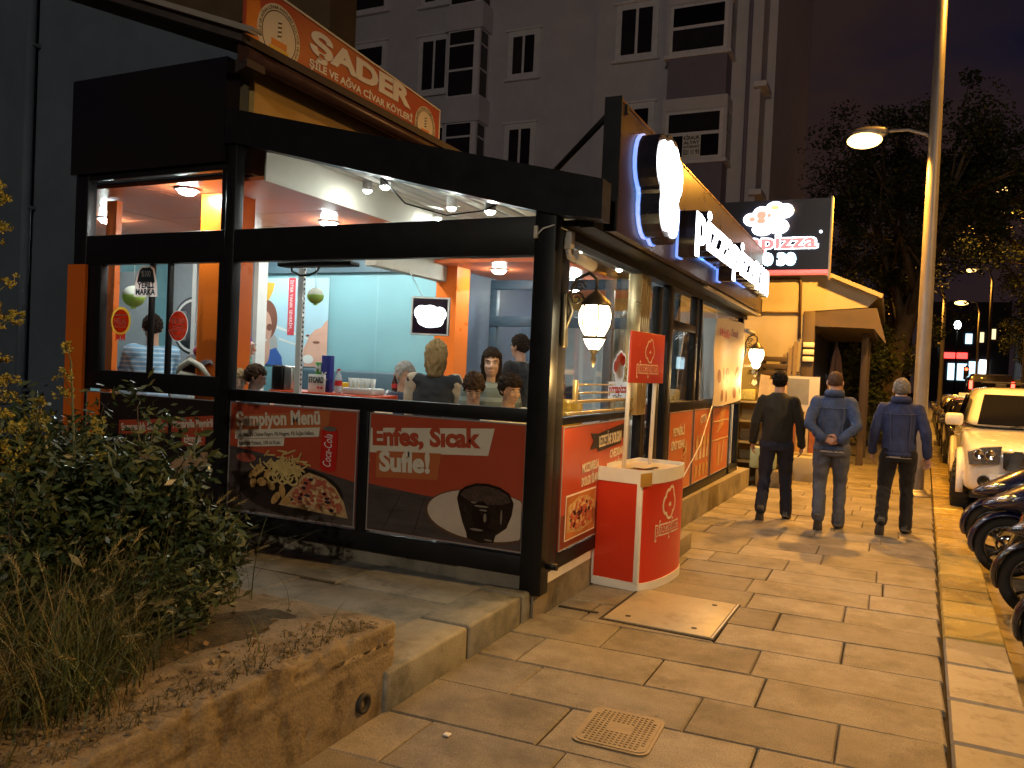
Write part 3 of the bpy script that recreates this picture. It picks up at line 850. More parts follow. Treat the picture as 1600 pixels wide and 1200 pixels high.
def bottle(x, y, z, s, m, lm, label):
    t = thing('bottle', label, 'bottle', (x, y, z))
    MB().lathe([(0, 0), (.032 * s, 0), (.034 * s, .02 * s), (.034 * s, .13 * s), (.026 * s, .16 * s), (.012 * s, .20 * s), (.012 * s, .215 * s)], (x, y, z), 14).build('body', m, t)
    MB().lathe([(.0346 * s, .07 * s), (.0346 * s, .12 * s)], (x, y, z), 14).build('label', lm, t)
    MB().cyl((x, y, z + .213 * s), (x, y, z + .23 * s), .015 * s, n=12).build('cap', lm, t)
bottle(-4.245, 5.52, 1.345, .8, M('pale_plastic', (.5, .56, .62), .2), LABR, 'small bottle with red label beside the tall dark blue box')
bottle(-4.19, 5.46, 1.345, .9, M('pale_plastic', (.5, .56, .62), .2), LABR, 'larger bottle with red label and cap in front of the stacked cups')
t = thing('cup_tray', 'white tray of stacked plastic cups on the counter', 'cups', (-4.0, 5.5, 1.345))
MB().bbox(-4.13, -3.83, 5.43, 5.62, 1.345, 1.40, .01).build('tray', WHITE, t)
for i in range(5):
    x = -4.09 + i * .055
    MB().lathe([(.018, 1.40), (.025, 1.48), (.024, 1.48), (.017, 1.403)], (x, 5.5, 0), 12).build('cup', WHITE, t)
bottle(-4.62, 6.95, 1.30, .9, COLA, LABR, 'left one of two dark cola bottles on the table by the old man')
bottle(-4.54, 6.95, 1.30, .9, COLA, LABR, 'right one of two dark cola bottles on the table by the old man')
def table(x, y, w, d, z, label, m):
    t = thing('dining_table', label, 'table', (x, y, .3), group='restaurant tables')
    MB().bbox(x - w / 2, x + w / 2, y - d / 2, y + d / 2, z - .03, z, .008).build('top', m, t)
    MB().cyl((x, y, .32), (x, y, z - .03), .03, n=10).build('pedestal', BLACK, t)
    MB().cyl((x, y, .30), (x, y, .32), .22, n=20).build('foot', BLACK, t)
WOODT = M('pale_table', (.68, .64, .58), .35, 0, .2, 4, aniso=(1, 8, 1))
table(-4.35, 6.9, 1.0, .7, 1.08, 'dining table with two cola bottles beside the old man in a vest', WOODT)
table(-2.75, 5.15, .9, .5, 1.08, 'dining table by the corner window with two boys', WOODT)
table(-2.5, 8.7, .7, .7, 1.08, 'dining table near the street window by the girl with dark hair', WOODT)
# the bottles stand on a riser
tag(MB().bbox(-4.70, -4.46, 6.88, 7.02, 1.082, 1.298, .01).build('bottle_rack', DKTEAL), 'dark rack under the two cola bottles on the table', 'rack')
YEL = M('yellow_plastic', (.72, .42, .02), .35)
def chair(x, y, rz, label, m=YEL):
    t = thing('dining_chair', label, 'chair', (x, y, .3), rz, group='yellow restaurant chairs')
    MB().bbox(-.2, .2, -.2, .2, .43, .46, .012).build('seat', m, t)
    MB().bbox(-.2, .2, -.215, -.195, .72, 1.10, .008).build('backrest', m, t)
    for sx in (-1, 1):
        MB().tube([(sx * .18, -.2, 0), (sx * .18, -.19, .45), (sx * .18, -.205, .75)], .014, 8).build('leg', CHROME, t)
        MB().tube([(sx * .18, .18, 0), (sx * .17, .17, .44)], .014, 8).build('leg', CHROME, t)
chair(-4.95, 6.45, rad(180), 'yellow plastic chair left of the old man with its back showing')
chair(-3.95, 6.35, rad(160), 'yellow plastic chair right of the old man')
chair(-2.33, 5.6, rad(180), 'yellow plastic chair in the corner behind the boy in cream')
t = thing('menu_screen', 'hanging screen with a white glowing emblem and pale frame', 'screen', (-3.96, 6.55, 2.08))
ax = Vector((.92, .40, 0)).normalized()
F = frame((-4.14, 6.46, 1.90), ax, (0, 0, 1))
MB().prism(rect(0, .36, 0, .36), F, -.09, 0).build('case', BLACK, t)
for r in (rect(0, .36, 0, .015), rect(0, .36, .345, .36), rect(0, .015, .0151, .3449), rect(.345, .36, .0151, .3449)): MB().prism(r, F, 0, .006).build('bezel', WHITE, t)
flat('screen_image', rect(.016, .344, .016, .344), F, M('screen_dark', (.02, .01, .02), .2), t, .003)
flat('screen_emblem', [oval(.1, .21, .07, .07), oval(.18, .2, .09, .085), oval(.27, .2, .065, .07), oval(.18, .13, .1, .06), oval(.11, .15, .05, .06), oval(.25, .14, .06, .06)], F, emis('screen_white', (.9, .95, 1), 6), t, .005)
MB().tube([F @ Vector((.1, .36, -.04)), F @ Vector((-.05, .62, -.04))], .004, 5).build('wire', ALU, t)
LGREEN = M('paper_green', (.36, .58, .10), .7); LWHITE = M('paper_white', (.78, .80, .70), .7)
def paper_lantern(x, y, z, r, label):
    t = thing('paper_lantern', label, 'paper lantern', (x, y, z), group='green and white paper lanterns')
    mb = MB()
    prof = [(.25 * r, -r * 1.15), (.25 * r, -r * .97)]
    for k in range(1, 15):
        a = -math.pi / 2 + math.pi * k / 15
        prof.append((r * math.cos(a) * (1 + .03 * (k % 2)), r * math.sin(a)))
    prof += [(.22 * r, r * 1.0)]
    half = next(i for i, p in enumerate(prof) if p[1] > r * .1)
    MB().lathe(prof[:half + 1], (x, y, z), 20).build('lower_shade', LGREEN, t)
    MB().lathe(prof[half:], (x, y, z), 20).build('upper_shade', LWHITE, t)
    MB().tube([(x, y, z + r), (x, y, z + r + .35)], .003, 5).build('string', WHITE, t)
paper_lantern(-4.60, 5.62, 2.18, .072, 'green and white paper lantern hanging before the blue mural')
paper_lantern(-6.12, 5.0, 2.11, .095, 'green and white paper lantern beside the halal sticker')
t = thing('wall_telephone', 'white wall telephone box on the grey partition', 'telephone', (-6.5, 6.58, 1.9))
MB().bbox(-6.64, -6.47, 6.54, 6.598, 1.80, 2.02, .01).build('case', WHITE, t)
for i in range(3):
    for j in range(3): MB().box(-6.61 + i * .03, -6.59 + i * .03, 6.534, 6.54, 1.93 - j * .03, 1.945 - j * .03).build('key', ALU, t)
t = thing('wheel_sign', 'round dark prize wheel on the wall behind the lantern', 'sign', (-7.6, 6.85, 1.95))
MB().lathe([(0, -.03), (.34, -.03), (.34, 0), (0, 0)], (-7.35, 6.86, 1.95), 28, axis='y').build('disc', M('wheel_dark', (.07, .07, .08), .4), t)
MB().lathe([(.28, -.036), (.31, -.036)], (-7.35, 6.86, 1.95), 28, axis='y').build('ring', WHITEP, t)
for k in range(8):
    a = k * math.pi / 4
    MB().box(-7.35 + .2 * math.cos(a) - .03, -7.35 + .2 * math.cos(a) + .03, 6.822, 6.826, 1.95 + .2 * math.sin(a) - .03, 1.95 + .2 * math.sin(a) + .03).build('segment', [WHITEP, ALU][k % 2], t)
t = thing('round_wall_sign', 'small round red and white no smoking disc on the grey wall', 'sign', (-6.9, 8.6, 2.55))
MB().lathe([(0, 0), (.085, 0), (.085, .01), (0, .01)], (-7.9, 7.42, 2.70), 20, axis='y').build('disc', M('sign_red', (.6, .04, .04), .4), t)
MB().lathe([(0, -.004), (.06, -.004)], (-7.9, 7.42, 2.70), 20, axis='y').build('face', WHITEP, t)
MB().box(-8.4, -7.2, 7.44, 7.5, .3, 2.78).build('partition', M('pale_partition', (.45, .50, .54), .5), OB)
# stroller with a dark hood and a bundle on it
t = thing('stroller', 'pushchair with dark folded hood and a purple bundle by the orange column', 'stroller', (-5.55, 5.45, .3))
mb = MB()
n = 12
rings = []
for i in range(9):
    a = rad(-10 + 150 * i / 8)
    rr = .27 + .015 * math.sin(i * 2.6)
    rings.append([Vector((-5.62 + .30 * math.cos(math.pi * k / n), 5.38 + rr * .55 * math.cos(a) * math.sin(math.pi * k / n), 1.36 + rr * math.sin(a) * (.35 + .65 * math.sin(math.pi * k / n)) + .03 * math.sin(k * 1.7 + i))) for k in range(n + 1)])
mb.add([p for r in rings for p in r], [(i * 13 + k, i * 13 + k + 1, (i + 1) * 13 + k + 1, (i + 1) * 13 + k) for i in range(8) for k in range(12)], 0, True)
mb.build('hood', M('dark_hood', (.05, .035, .04), .6, 0, .3, 12), t)
mb = MB()
mb.tube([(-5.80, 5.22, 1.40), (-5.74, 5.20, 1.50), (-5.62, 5.2, 1.56), (-5.50, 5.2, 1.52), (-5.40, 5.22, 1.42)], [.02, .025, .03, .025, .02], 8)
mb.tube([(-5.82, 5.21, 1.36), (-5.7, 5.19, 1.44), (-5.55, 5.2, 1.42), (-5.44, 5.21, 1.37)], [.02, .03, .025, .02], 8)
mb.build('white_trim', M('cream_cloth', (.6, .55, .45), .8), t)
PUR = M('purple_cloth', (.10, .04, .30), .6, 0, .5, 14)
mb = MB()
for k in range(14): mb.ell((-5.62 + random.uniform(-.12, .12), 5.42 + random.uniform(-.06, .06), 1.66 + random.uniform(-.03, .03)), (.07, .05, .05), 8, 6, k % 2)
mb.build('bundle', [PUR, M('magenta_cloth', (.35, .03, .10), .6)], t)
for sx in (-.28, .28):
    MB().tube([(-5.62 + sx, 5.2, 1.36), (-5.62 + sx, 5.5, .5)], .014, 8).build('frame_tube', ALU, t)
    for yy2 in (5.25, 5.75):
        MB().lathe([(.06, -.02), (.10, -.02), (.10, .02), (.06, .02), (.06, -.02)], (-5.62 + sx, yy2, .40), 16, axis='x').build('wheel', RUBBER, t)
MB().bbox(-5.88, -5.36, 5.25, 5.7, .8, 1.0, .06).build('seat', M('dark_hood', (.05, .035, .04), .6), t)
# coats and curtains seen through the street windows
CUR = M('pale_curtain', (.62, .58, .50), .8, 0, .1, 5); CURO = M('apricot_curtain', (.55, .34, .20), .8, 0, .1, 5)
def curtain(p0, p1, z0, z1, label, m):
    t = thing('curtain', label, 'curtain', (p0[0], p0[1], z0))
    n = 40; vs = []
    d = Vector((p1[0] - p0[0], p1[1] - p0[1])); nn = Vector((-d.y, d.x)).normalized()
    for z, pinch in ((z0, 1.15), ((z0 + z1) / 2, 1.0), (z1, .55)):
        for k in range(n + 1):
            s = .5 + (k / n - .5) * pinch; w = .03 * math.sin(k * 1.9) + .012 * math.sin(k * .7)
            vs.append((p0[0] + d.x * s + nn.x * w, p0[1] + d.y * s + nn.y * w, z))
    MB().add(vs, [(i * (n + 1) + k, i * (n + 1) + k + 1, (i + 1) * (n + 1) + k + 1, (i + 1) * (n + 1) + k) for i in range(2) for k in range(n)], 0, True).build('cloth', m, t)
    q = Vector(((p0[0] + p1[0]) / 2, (p0[1] + p1[1]) / 2, z1))
    MB().cyl(q - Vector((0, 0, .03)), q + Vector((0, 0, .05)), .05, .02, 10).build('heading', m, t)
curtain((-3.2, 9.6), (-2.85, 9.65), .5, 2.35, 'pale bunched curtain beyond the dark blue screen', CUR)
curtain((-2.45, 10.15), (-2.2, 10.5), .9, 2.32, 'apricot bunched curtain inside the street window by the banner', CURO)

# ------------------------------------------------------------------ stickers on the glass
t = thing('halal_sticker', 'red and gold rosette sticker reading helal on the left window', 'sticker', (-5.95, 4.77, 1.87))
F = FL(-5.98, 1.875, 4.768)
def scallop(r, n=28, a=.06): return [(r * (1 + a * (k % 2)) * math.cos(math.pi * k / n), r * (1 + a * (k % 2)) * math.sin(math.pi * k / n)) for k in range(2 * n)]
flat('rosette', scallop(.118), F, sticker('sticker_gold', (.78, .47, .05)), t, .002, 0)
flat('disc', oval(0, 0, .10, .10, 28), F, sticker('sticker_red', (.55, .04, .015)), t, .004, 0)
flat('plate', [rect(-.075, .075, .045, .058)], F, sticker('sticker_white', (.8, .8, .78)), t, .006, 0)
text('HELAL', frame(F @ Vector((0, -.022, 0)), (1, 0, 0), (0, 0, 1)), .048, sticker('sticker_white', (.8, .8, .78)), t, width=.15, align='CENTER', lift=.006, ext=0, bold=.03)
text('BELGELİDİR', frame(F @ Vector((0, -.055, 0)), (1, 0, 0), (0, 0, 1)), .022, sticker('sticker_white', (.8, .8, .78)), t, width=.14, align='CENTER', lift=.006, ext=0, bold=.02)
flat('ribbon', [[(-.06, -.10), (.0, -.115), (-.01, -.17), (-.03, -.15), (-.06, -.17)], [(.0, -.115), (.06, -.10), (.06, -.17), (.035, -.15), (.01, -.17)]], F, sticker('sticker_red', (.55, .04, .015)), t, .0015, 0)
t = thing('satisfaction_sticker', 'oval red sticker with a percent figure and a smile on the window', 'sticker', (-5.3, 4.77, 1.84))
F = FL(-5.30, 1.845, 4.768)
flat('rim', oval(0, 0, .112, .128, 30), F, sticker('sticker_white', (.8, .8, .78)), t, .002, 0)
flat('disc', oval(0, 0, .106, .122, 30), F, sticker('sticker_red', (.55, .04, .015)), t, .004, 0)
text('%100', frame(F @ Vector((0, .018, 0)), (1, 0, 0), (0, 0, 1)), .045, sticker('sticker_white', (.8, .8, .78)), t, width=.15, align='CENTER', lift=.006, ext=0, bold=.03, shear=.15)
text('MÜŞTERİ', frame(F @ Vector((0, -.018, 0)), (1, 0, 0), (0, 0, 1)), .02, sticker('sticker_white', (.8, .8, .78)), t, width=.12, align='CENTER', lift=.006, ext=0, bold=.02)
text('MEMNUNİYETİ', frame(F @ Vector((0, -.045, 0)), (1, 0, 0), (0, 0, 1)), .02, sticker('sticker_white', (.8, .8, .78)), t, width=.17, align='CENTER', lift=.006, ext=0, bold=.02)
sm = [(.065 * math.cos(a), -.055 + .035 * math.sin(a)) for a in np.linspace(math.pi, 2 * math.pi, 12)]
flat('smile', sm + [(x * .9, y * .97 + .004) for x, y in sm[::-1]], F, sticker('sticker_white', (.8, .8, .78)), t, .006, 0)
t = thing('local_brand_sticker', 'white and dark tag shaped sticker reading yerli marka on the window', 'sticker', (-5.65, 4.77, 2.2))
F = FL(-5.67, 2.09, 4.750)
tagp = [(-.13, 0), (.13, 0), (.12, .11), (.085, .22), (.05, .245), (-.05, .245), (-.085, .22), (-.12, .11)]
flat('rim', [(u * 1.08, v * 1.06 - .008) for u, v in tagp], F, sticker('sticker_white', (.8, .8, .78)), t, .002, 0)
flat('plate', [(-.105, .115), (.105, .115), (.078, .215), (.045, .235), (-.045, .235), (-.078, .215)], F, sticker('sticker_dark', (.03, .05, .06)), t, .004, 0)
text('%100', frame(F @ Vector((0, .16, 0)), (1, 0, 0), (0, 0, 1)), .05, sticker('sticker_white', (.8, .8, .78)), t, width=.11, align='CENTER', lift=.006, ext=0, bold=.03)
text('YERLİ', frame(F @ Vector((0, .066, 0)), (1, 0, 0), (0, 0, 1)), .048, sticker('sticker_dark', (.03, .05, .06)), t, width=.2, align='CENTER', lift=.006, ext=0, bold=.04)
text('MARKA', frame(F @ Vector((0, .01, 0)), (1, 0, 0), (0, 0, 1)), .048, sticker('sticker_dark', (.03, .05, .06)), t, width=.23, align='CENTER', lift=.006, ext=0, bold=.04)
t = thing('window_sticker', 'red and white emblem sticker low on the street window', 'sticker', (-2.01, 6.3, 1.5))
F = FR(6.05, 1.42, -2.014)
def emblem(F, s, parent, mats, lift=.004, d=0, outline=None):
    """cloud shaped double toque emblem built from rounded lobes, without faces"""
    lob = [(-.30, .10, .17, .15), (-.12, .22, .17, .17), (.10, .30, .2, .17), (.32, .27, .16, .14), (.02, .05, .26, .2), (.18, -.08, .2, .16), (-.10, -.12, .2, .16)]
    if outline is not None:
        flat('emblem_outline', [oval(a * s, b * s, (c + .06) * s, (e + .06) * s, 16) for a, b, c, e in lob], F, outline, parent, lift, d)
    flat('emblem', [oval(a * s, b * s, c * s, e * s, 16) for a, b, c, e in lob[:2]], F, mats[0], parent, lift + .002, d)
    flat('emblem', [oval(a * s, b * s, c * s, e * s, 16) for a, b, c, e in lob[2:4]], F, mats[1], parent, lift + .002, d)
    flat('emblem', [oval(a * s, b * s, c * s * .8, e * s * .8, 16) for a, b, c, e in lob[4:]], F, mats[2], parent, lift + .003, d)
emblem(frame(F @ Vector((.25, .22, 0)), (0, 1, 0), (0, 0, 1)), .32, t, [RED, sticker('sticker_red', (.55, .04, .015)), sticker('sticker_white', (.8, .8, .78))], outline=sticker('sticker_white', (.8, .8, .78)))
flat('plate', rect(.0, .5, -.03, .13), F, sticker('sticker_white', (.8, .8, .78)), t, .002, 0)
text('pizzapizza', frame(F @ Vector((.01, .04, 0)), (0, 1, 0), (0, 0, 1)), .07, sticker('sticker_red', (.55, .04, .015)), t, width=.48, lift=.005, ext=0, bold=.04)
text('TİNİZ', frame(F @ Vector((.1, -.015, 0)), (0, 1, 0), (0, 0, 1)), .035, DKPRINT, t, width=.25, lift=.005, ext=0, bold=.03)

# ------------------------------------------------------------------ posters in the lower frames
WOODD = M('printed_dark_wood', (.075, .055, .05), .35, 0, .5, 3, aniso=(1, 1, 9))
CHOC = M('printed_chocolate', (.022, .011, .008), .25, 0, .5, 9, dirt=(.16, .13, .11), dscale=9, dlo=.62, dhi=.7)
FRIES = M('printed_fries', (.62, .44, .16), .35, 0, .25, 25)
NUG = M('printed_nugget', (.50, .28, .09), .35, 0, .35, 30)
CRUST = M('printed_crust', (.52, .34, .15), .35, 0, .3, 20)
TOPP = M('printed_topping', (.40, .12, .05), .35, 0, .5, 40, dirt=(.66, .50, .25), dscale=26, dlo=.47, dhi=.56)
OLIVE = M('printed_olive', (.035, .02, .03), .35)
EDGEW = M('pale_frame_edge', (.42, .40, .38), .4, .3)
def poster(label, F, w, h, bg, name='poster', edge=True):
    t = thing(name, label, 'poster', tuple(F.translation))
    MB().prism(rect(0, w, 0, h), F, -.012, 0).build('sheet', bg, t)
    if edge:
        e = .008
        for r in (rect(0, w, 0, e), rect(0, w, h - e, h), rect(0, e, e + .0005, h - e - .0005), rect(w - e, w, e + .0005, h - e - .0005)):
            MB().prism(r, F, .0005, .005).build('edge_strip', EDGEW, t)
    return t
def sub(F, u, v, rot=0):
    return F @ Matrix.Translation((u, v, 0)) @ Matrix.Rotation(rad(rot), 4, 'Z')
def pizza_slice(F, t, pts, n=26, seed=1):
    rnd = random.Random(seed)
    flat('pizza_crust', pts, F, CRUST, t, .004)
    c = (sum(p[0] for p in pts) / len(pts), sum(p[1] for p in pts) / len(pts))
    flat('pizza_topping', [(c[0] + (u - c[0]) * .88, c[1] + (v - c[1]) * .86) for u, v in pts], F, TOPP, t, .006)
    bits = []; ol = []
    us = [p[0] for p in pts]; vs = [p[1] for p in pts]
    def inside(u, v):
        r = False
        for i in range(len(pts)):
            (x1, y1), (x2, y2) = pts[i], pts[i - 1]
            if (y1 > v) != (y2 > v) and u < (x2 - x1) * (v - y1) / (y2 - y1) + x1: r = not r
        return r
    k = 0
    while len(bits) < n and k < 600:
        k += 1
        u, v = rnd.uniform(min(us), max(us)), rnd.uniform(min(vs), max(vs))
        uu, vv = c[0] + (u - c[0]) * 1.25, c[1] + (v - c[1]) * 1.25
        if inside(uu, vv):
            (bits if rnd.random() < .75 else ol).append(oval(u, v, rnd.uniform(.014, .03), rnd.uniform(.008, .016), 9))
    o = flat('topping_piece', bits, F, M('printed_sausage', (.45, .10, .06), .35, 0, .3, 30), t, .008); o['kind'] = 'stuff'
    if ol:
        o = flat('olive_piece', ol, F, OLIVE, t, .009); o['kind'] = 'stuff'
# side wall, left
F = FL(-6.36, .41, 4.755)
t = poster('dark poster of bread with two orange captions, behind the shrubs', F, 1.54, .85, DKPRINT)
flat('orange_stripe', rect(.01, .17, .02, .84), F, ORANGE, t, .003)
flat('caption_strip', [(.42, .50), (1.0, .55), (1.0, .67), (.42, .62)], F, RED, t, .003)
text('Sarımsaklı Ekmek', sub(F, .45, .535, 5), .06, CREAMP, t, width=.52, bold=.03)
flat('caption_strip', [(1.04, .56), (1.53, .60), (1.53, .73), (1.04, .68)], F, RED, t, .003)
text('Mozarella Peynirli', sub(F, 1.06, .60, 5), .065, CREAMP, t, width=.44, bold=.03)
flat('caption_strip', [(1.16, .46), (1.42, .48), (1.42, .595), (1.16, .57)], F, RED, t, .003)
text('Ekmek', sub(F, 1.19, .49, 5), .06, CREAMP, t, width=.2, bold=.03)
flat('bread', [[(1.02, .28), (1.12, .36), (1.30, .42), (1.45, .43), (1.45, .32), (1.35, .26), (1.15, .22)], [(.45, .2), (.6, .34), (.8, .36), (.95, .28), (.85, .16), (.6, .12)]], F, M('printed_bread', (.42, .26, .14), .35, 0, .4, 12), t, .003)
flat('board', rect(.2, 1.5, .03, .1), F, WOODD, t, .003)
# side wall, middle
F = FL(-4.685, .415, 4.755)
t = poster('orange red poster of a pizza menu with chips, nuggets and a can', F, 1.225, .845, RED)
flat('table_image', [(.01, .01), (1.215, .01), (1.215, .33), (.9, .38), (.4, .46), (.01, .50)], F, WOODD, t, .002)
flat('dark_shade_board', oval(.62, .21, .5, .19, 28), F, DKPRINT, t, .0032)
flat('headline_strip', [(.03, .60), (.96, .69), (.98, .835), (.05, .74)], F, REDO, t, .003)
text('Şampiyon Menü', sub(F, .07, .66, 5), .105, CREAMP, t, width=.82, bold=.035)
flat('text_strip', [(.06, .555), (.88, .635), (.885, .705), (.065, .625)], F, CREAMP, t, .005)
flat('text_strip', [(.09, .495), (.55, .54), (.555, .60), (.095, .555)], F, CREAMP, t, .0052)
text("Orta Pizza, 2'li Chicken Fingers, 4'lü Nuggets, 4'lü Soğan Halkası,", sub(F, .08, .575, 5.4), .03, M('grey_print', (.10, .07, .06), .4), t, width=.76, lift=.0075)
text('Baharatlı Patates, 330 ml Kutu', sub(F, .11, .512, 5.4), .03, M('grey_print', (.10, .07, .06), .4), t, width=.41, lift=.0078)
canp = [(.90, .42), (.905, .68), (.925, .705), (1.035, .705), (1.055, .68), (1.045, .40), (1.02, .385), (.92, .39)]
flat('can_body', canp, F, M('can_red', (.55, .02, .015), .3), t, .006)
flat('can_top', oval(.98, .70, .062, .018, 18), F, ALU, t, .008)
text('Coca-Cola', sub(F, 1.0, .42, 88), .075, WHITEP, t, 'can_lettering', width=.24, lift=.009, bold=.0, shear=.3)
pizza_slice(F, t, [(.52, .09), (1.17, .06), (1.13, .17), (1.05, .27), (.95, .33), (.80, .36), (.74, .33)], 46, 3)
mb = MB(); rnd = random.Random(5)
for k in range(130):
    a = rad(rnd.gauss(20, 45)); u, v = rnd.gauss(.56, .09), .33 + abs(rnd.gauss(0, .06)); l = rnd.uniform(.03, .06)
    du, dv = l * math.cos(a), l * math.sin(a); w = .006
    mb.prism([(u - du + w * math.sin(a), v - dv - w * math.cos(a)), (u + du + w * math.sin(a), v + dv - w * math.cos(a)), (u + du - w * math.sin(a), v + dv + w * math.cos(a)), (u - du - w * math.sin(a), v - dv + w * math.cos(a))], F, .006 + k * .00006, .0072 + k * .00006)
o = mb.build('chip', FRIES, t); o['kind'] = 'stuff'
for (u, v, a, b, r) in ((.27, .30, .05, .033, 30), (.33, .35, .045, .035, 0), (.36, .25, .055, .035, 10), (.41, .31, .05, .03, 60), (.27, .24, .045, .03, 80), (.50, .14, .06, .03, 50), (.56, .20, .055, .03, 100), (.60, .13, .05, .03, 20), (.45, .23, .045, .03, 140)):
    q = [(u + x * math.cos(rad(r)) - y * math.sin(rad(r)), v + x * math.sin(rad(r)) + y * math.cos(rad(r))) for x, y in oval(0, 0, a, b, 12)]
    flat('nugget', q, F, NUG, t, .0125)
for k in range(5):
    c = (.46 + .05 * k, .29 + .015 * (k % 2)); ou = oval(c[0], c[1], .055, .045, 16); inn = oval(c[0], c[1], .036, .028, 16)
    mb = MB()
    for i in range(16):
        j = (i + 1) % 16
        mb.prism([ou[i], ou[j], inn[j], inn[i]], F, .0125, .0135 + .0003 * k)
    mb.build('onion_ring', FRIES, t)
flat('sausage', [oval(.18, .42, .10, .035, 16)], F, M('printed_sausage', (.25, .05, .04), .35), t, .0045)
# side wall, right
F = FL(-3.355, .415, 4.755)
t = poster('orange red poster of a chocolate souffle on a white plate', F, 1.235, .845, RED)
flat('table_image', [(.01, .01), (1.225, .01), (1.225, .27), (.45, .30), (.01, .335)], F, WOODD, t, .002)
for (a, b) in (((.14, .02), (.30, .31)), ((.40, .02), (.48, .29))):
    flat('plank_gap', [a, (a[0] + .006, a[1]), (b[0] + .004, b[1]), b], F, DKPRINT, t, .0032)
flat('headline_strip', [(.01, .56), (.96, .615), (1.0, .80), (.01, .735)], F, CREAMP, t, .004)
text('Enfes, Sıcak', sub(F, .035, .62, 3.2), .125, RED, t, width=.87, bold=.045, lift=.007)
flat('second_strip', [(.07, .385), (.58, .415), (.60, .60), (.07, .575)], F, REDO, t, .0045)
text('Sufle!', sub(F, .10, .44, 3), .135, CREAMP, t, width=.42, bold=.045, lift=.009)
flat('plate', oval(.95, .20, .45, .195, 40), F, M('printed_plate_rim', (.16, .11, .08), .3), t, .005) if False else None
pl = [(u, v) for u, v in oval(.95, .205, .46, .18, 44) if u < 1.222] 
pl = [(min(u, 1.222), v) for u, v in oval(.93, .205, .44, .18, 44)]
flat('plate', pl, F, M('printed_plate_rim', (.12, .06, .035), .3), t, .005)
flat('plate', [(min(u, 1.222), v) for u, v in oval(.935, .212, .425, .168, 44)], F, M('printed_plate', (.58, .47, .36), .3, 0, .2, 3), t, .0065)
sf = [(.74, .31), (.755, .36), (.80, .395), (.88, .425), (.97, .43), (1.06, .415), (1.13, .38), (1.165, .32), (1.155, .24), (1.12, .15), (1.04, .09), (.93, .06), (.83, .07), (.79, .15), (.76, .24)]
flat('souffle', sf, F, CHOC, t, .0085)
flat('souffle_sauce', [[(.82, .1), (.83, .05), (.93, .03), (1.03, .045), (1.05, .12), (.95, .15)], oval(.93, .21, .07, .10, 16)], F, M('printed_sauce', (.012, .006, .005), .08, 0, .3, 10), t, .0105)
HIL = M('printed_highlight', (.24, .19, .15), .3)
flat('souffle_top', [(.765, .335), (.80, .375), (.88, .405), (.97, .412), (1.06, .398), (1.12, .368), (1.145, .325), (1.08, .30), (.96, .29), (.84, .30)], F, M('printed_crumb', (.06, .032, .02), .5, 0, .6, 40, .5, 80), t, .0098)
for q in (oval(.93, .275, .055, .007, 12), oval(.945, .25, .03, .006, 12), oval(.90, .115, .05, .008, 12), oval(.87, .295, .02, .006, 10), oval(.99, .055, .03, .005, 10), oval(.96, .20, .012, .03, 10), oval(1.08, .22, .006, .05, 10)): flat('sauce_gloss', q, F, HIL, t, .012)
# street side, first
F = FR(5.05, .385, -1.984)
t = poster('red poster of two filled crust pizzas beside the corner post', F, 1.5, .855, RED)
flat('wood_image', [(.01, .01), (1.49, .01), (1.49, .26), (.01, .24)], F, M('printed_red_wood', (.16, .035, .015), .35, 0, .4, 4, aniso=(1, 9, 1)), t, .002)
flat('ribbon', [(.55, .66), (.72, .66), (.72, .63), (1.30, .66), (1.30, .70), (1.46, .71), (1.46, .83), (1.30, .82), (.72, .77), (.55, .78), (.62, .72)], F, DKPRINT, t, .004)
text('LEZZETİNE DOLGUN', sub(F, .74, .665, 2), .085, CREAMP, t, width=.55, bold=.02, lift=.007)
for (u, v, a, b) in ((.40, .50, 'MOZZARELLA', 'DOLGU İLAVE'), (1.02, .56, 'CHEDDAR', 'DOLGU İLAVE')):
    text(a, sub(F, u, v, 2), .065, CREAMP, t, width=.36, bold=.03, shear=.1)
    text(b, sub(F, u, v - .10, 2), .065, CREAMP, t, width=.38, bold=.03, shear=.1)
for (u0, u1, v0, v1, sd) in ((.1, .72, .05, .37, 7), (.80, 1.42, .08, .41, 9)):
    flat('picture_border', rect(u0, u1, v0, v1), F, WHITEP, t, .004)
    flat('picture', rect(u0 + .012, u1 - .012, v0 + .012, v1 - .012), F, M('printed_amber', (.45, .17, .05), .35, 0, .3, 4), t, .006)
    Fp = F @ Matrix.Translation((0, 0, .003))
    pizza_slice(Fp, t, [(u0 + .03, v0 + .06), (u0 + .3, v0 + .03), (u1 - .03, v0 + .07), (u1 - .03, v1 - .10), (u1 - .2, v1 - .04), (u0 + .25, v1 - .03), (u0 + .05, v1 - .08)], 40, sd)
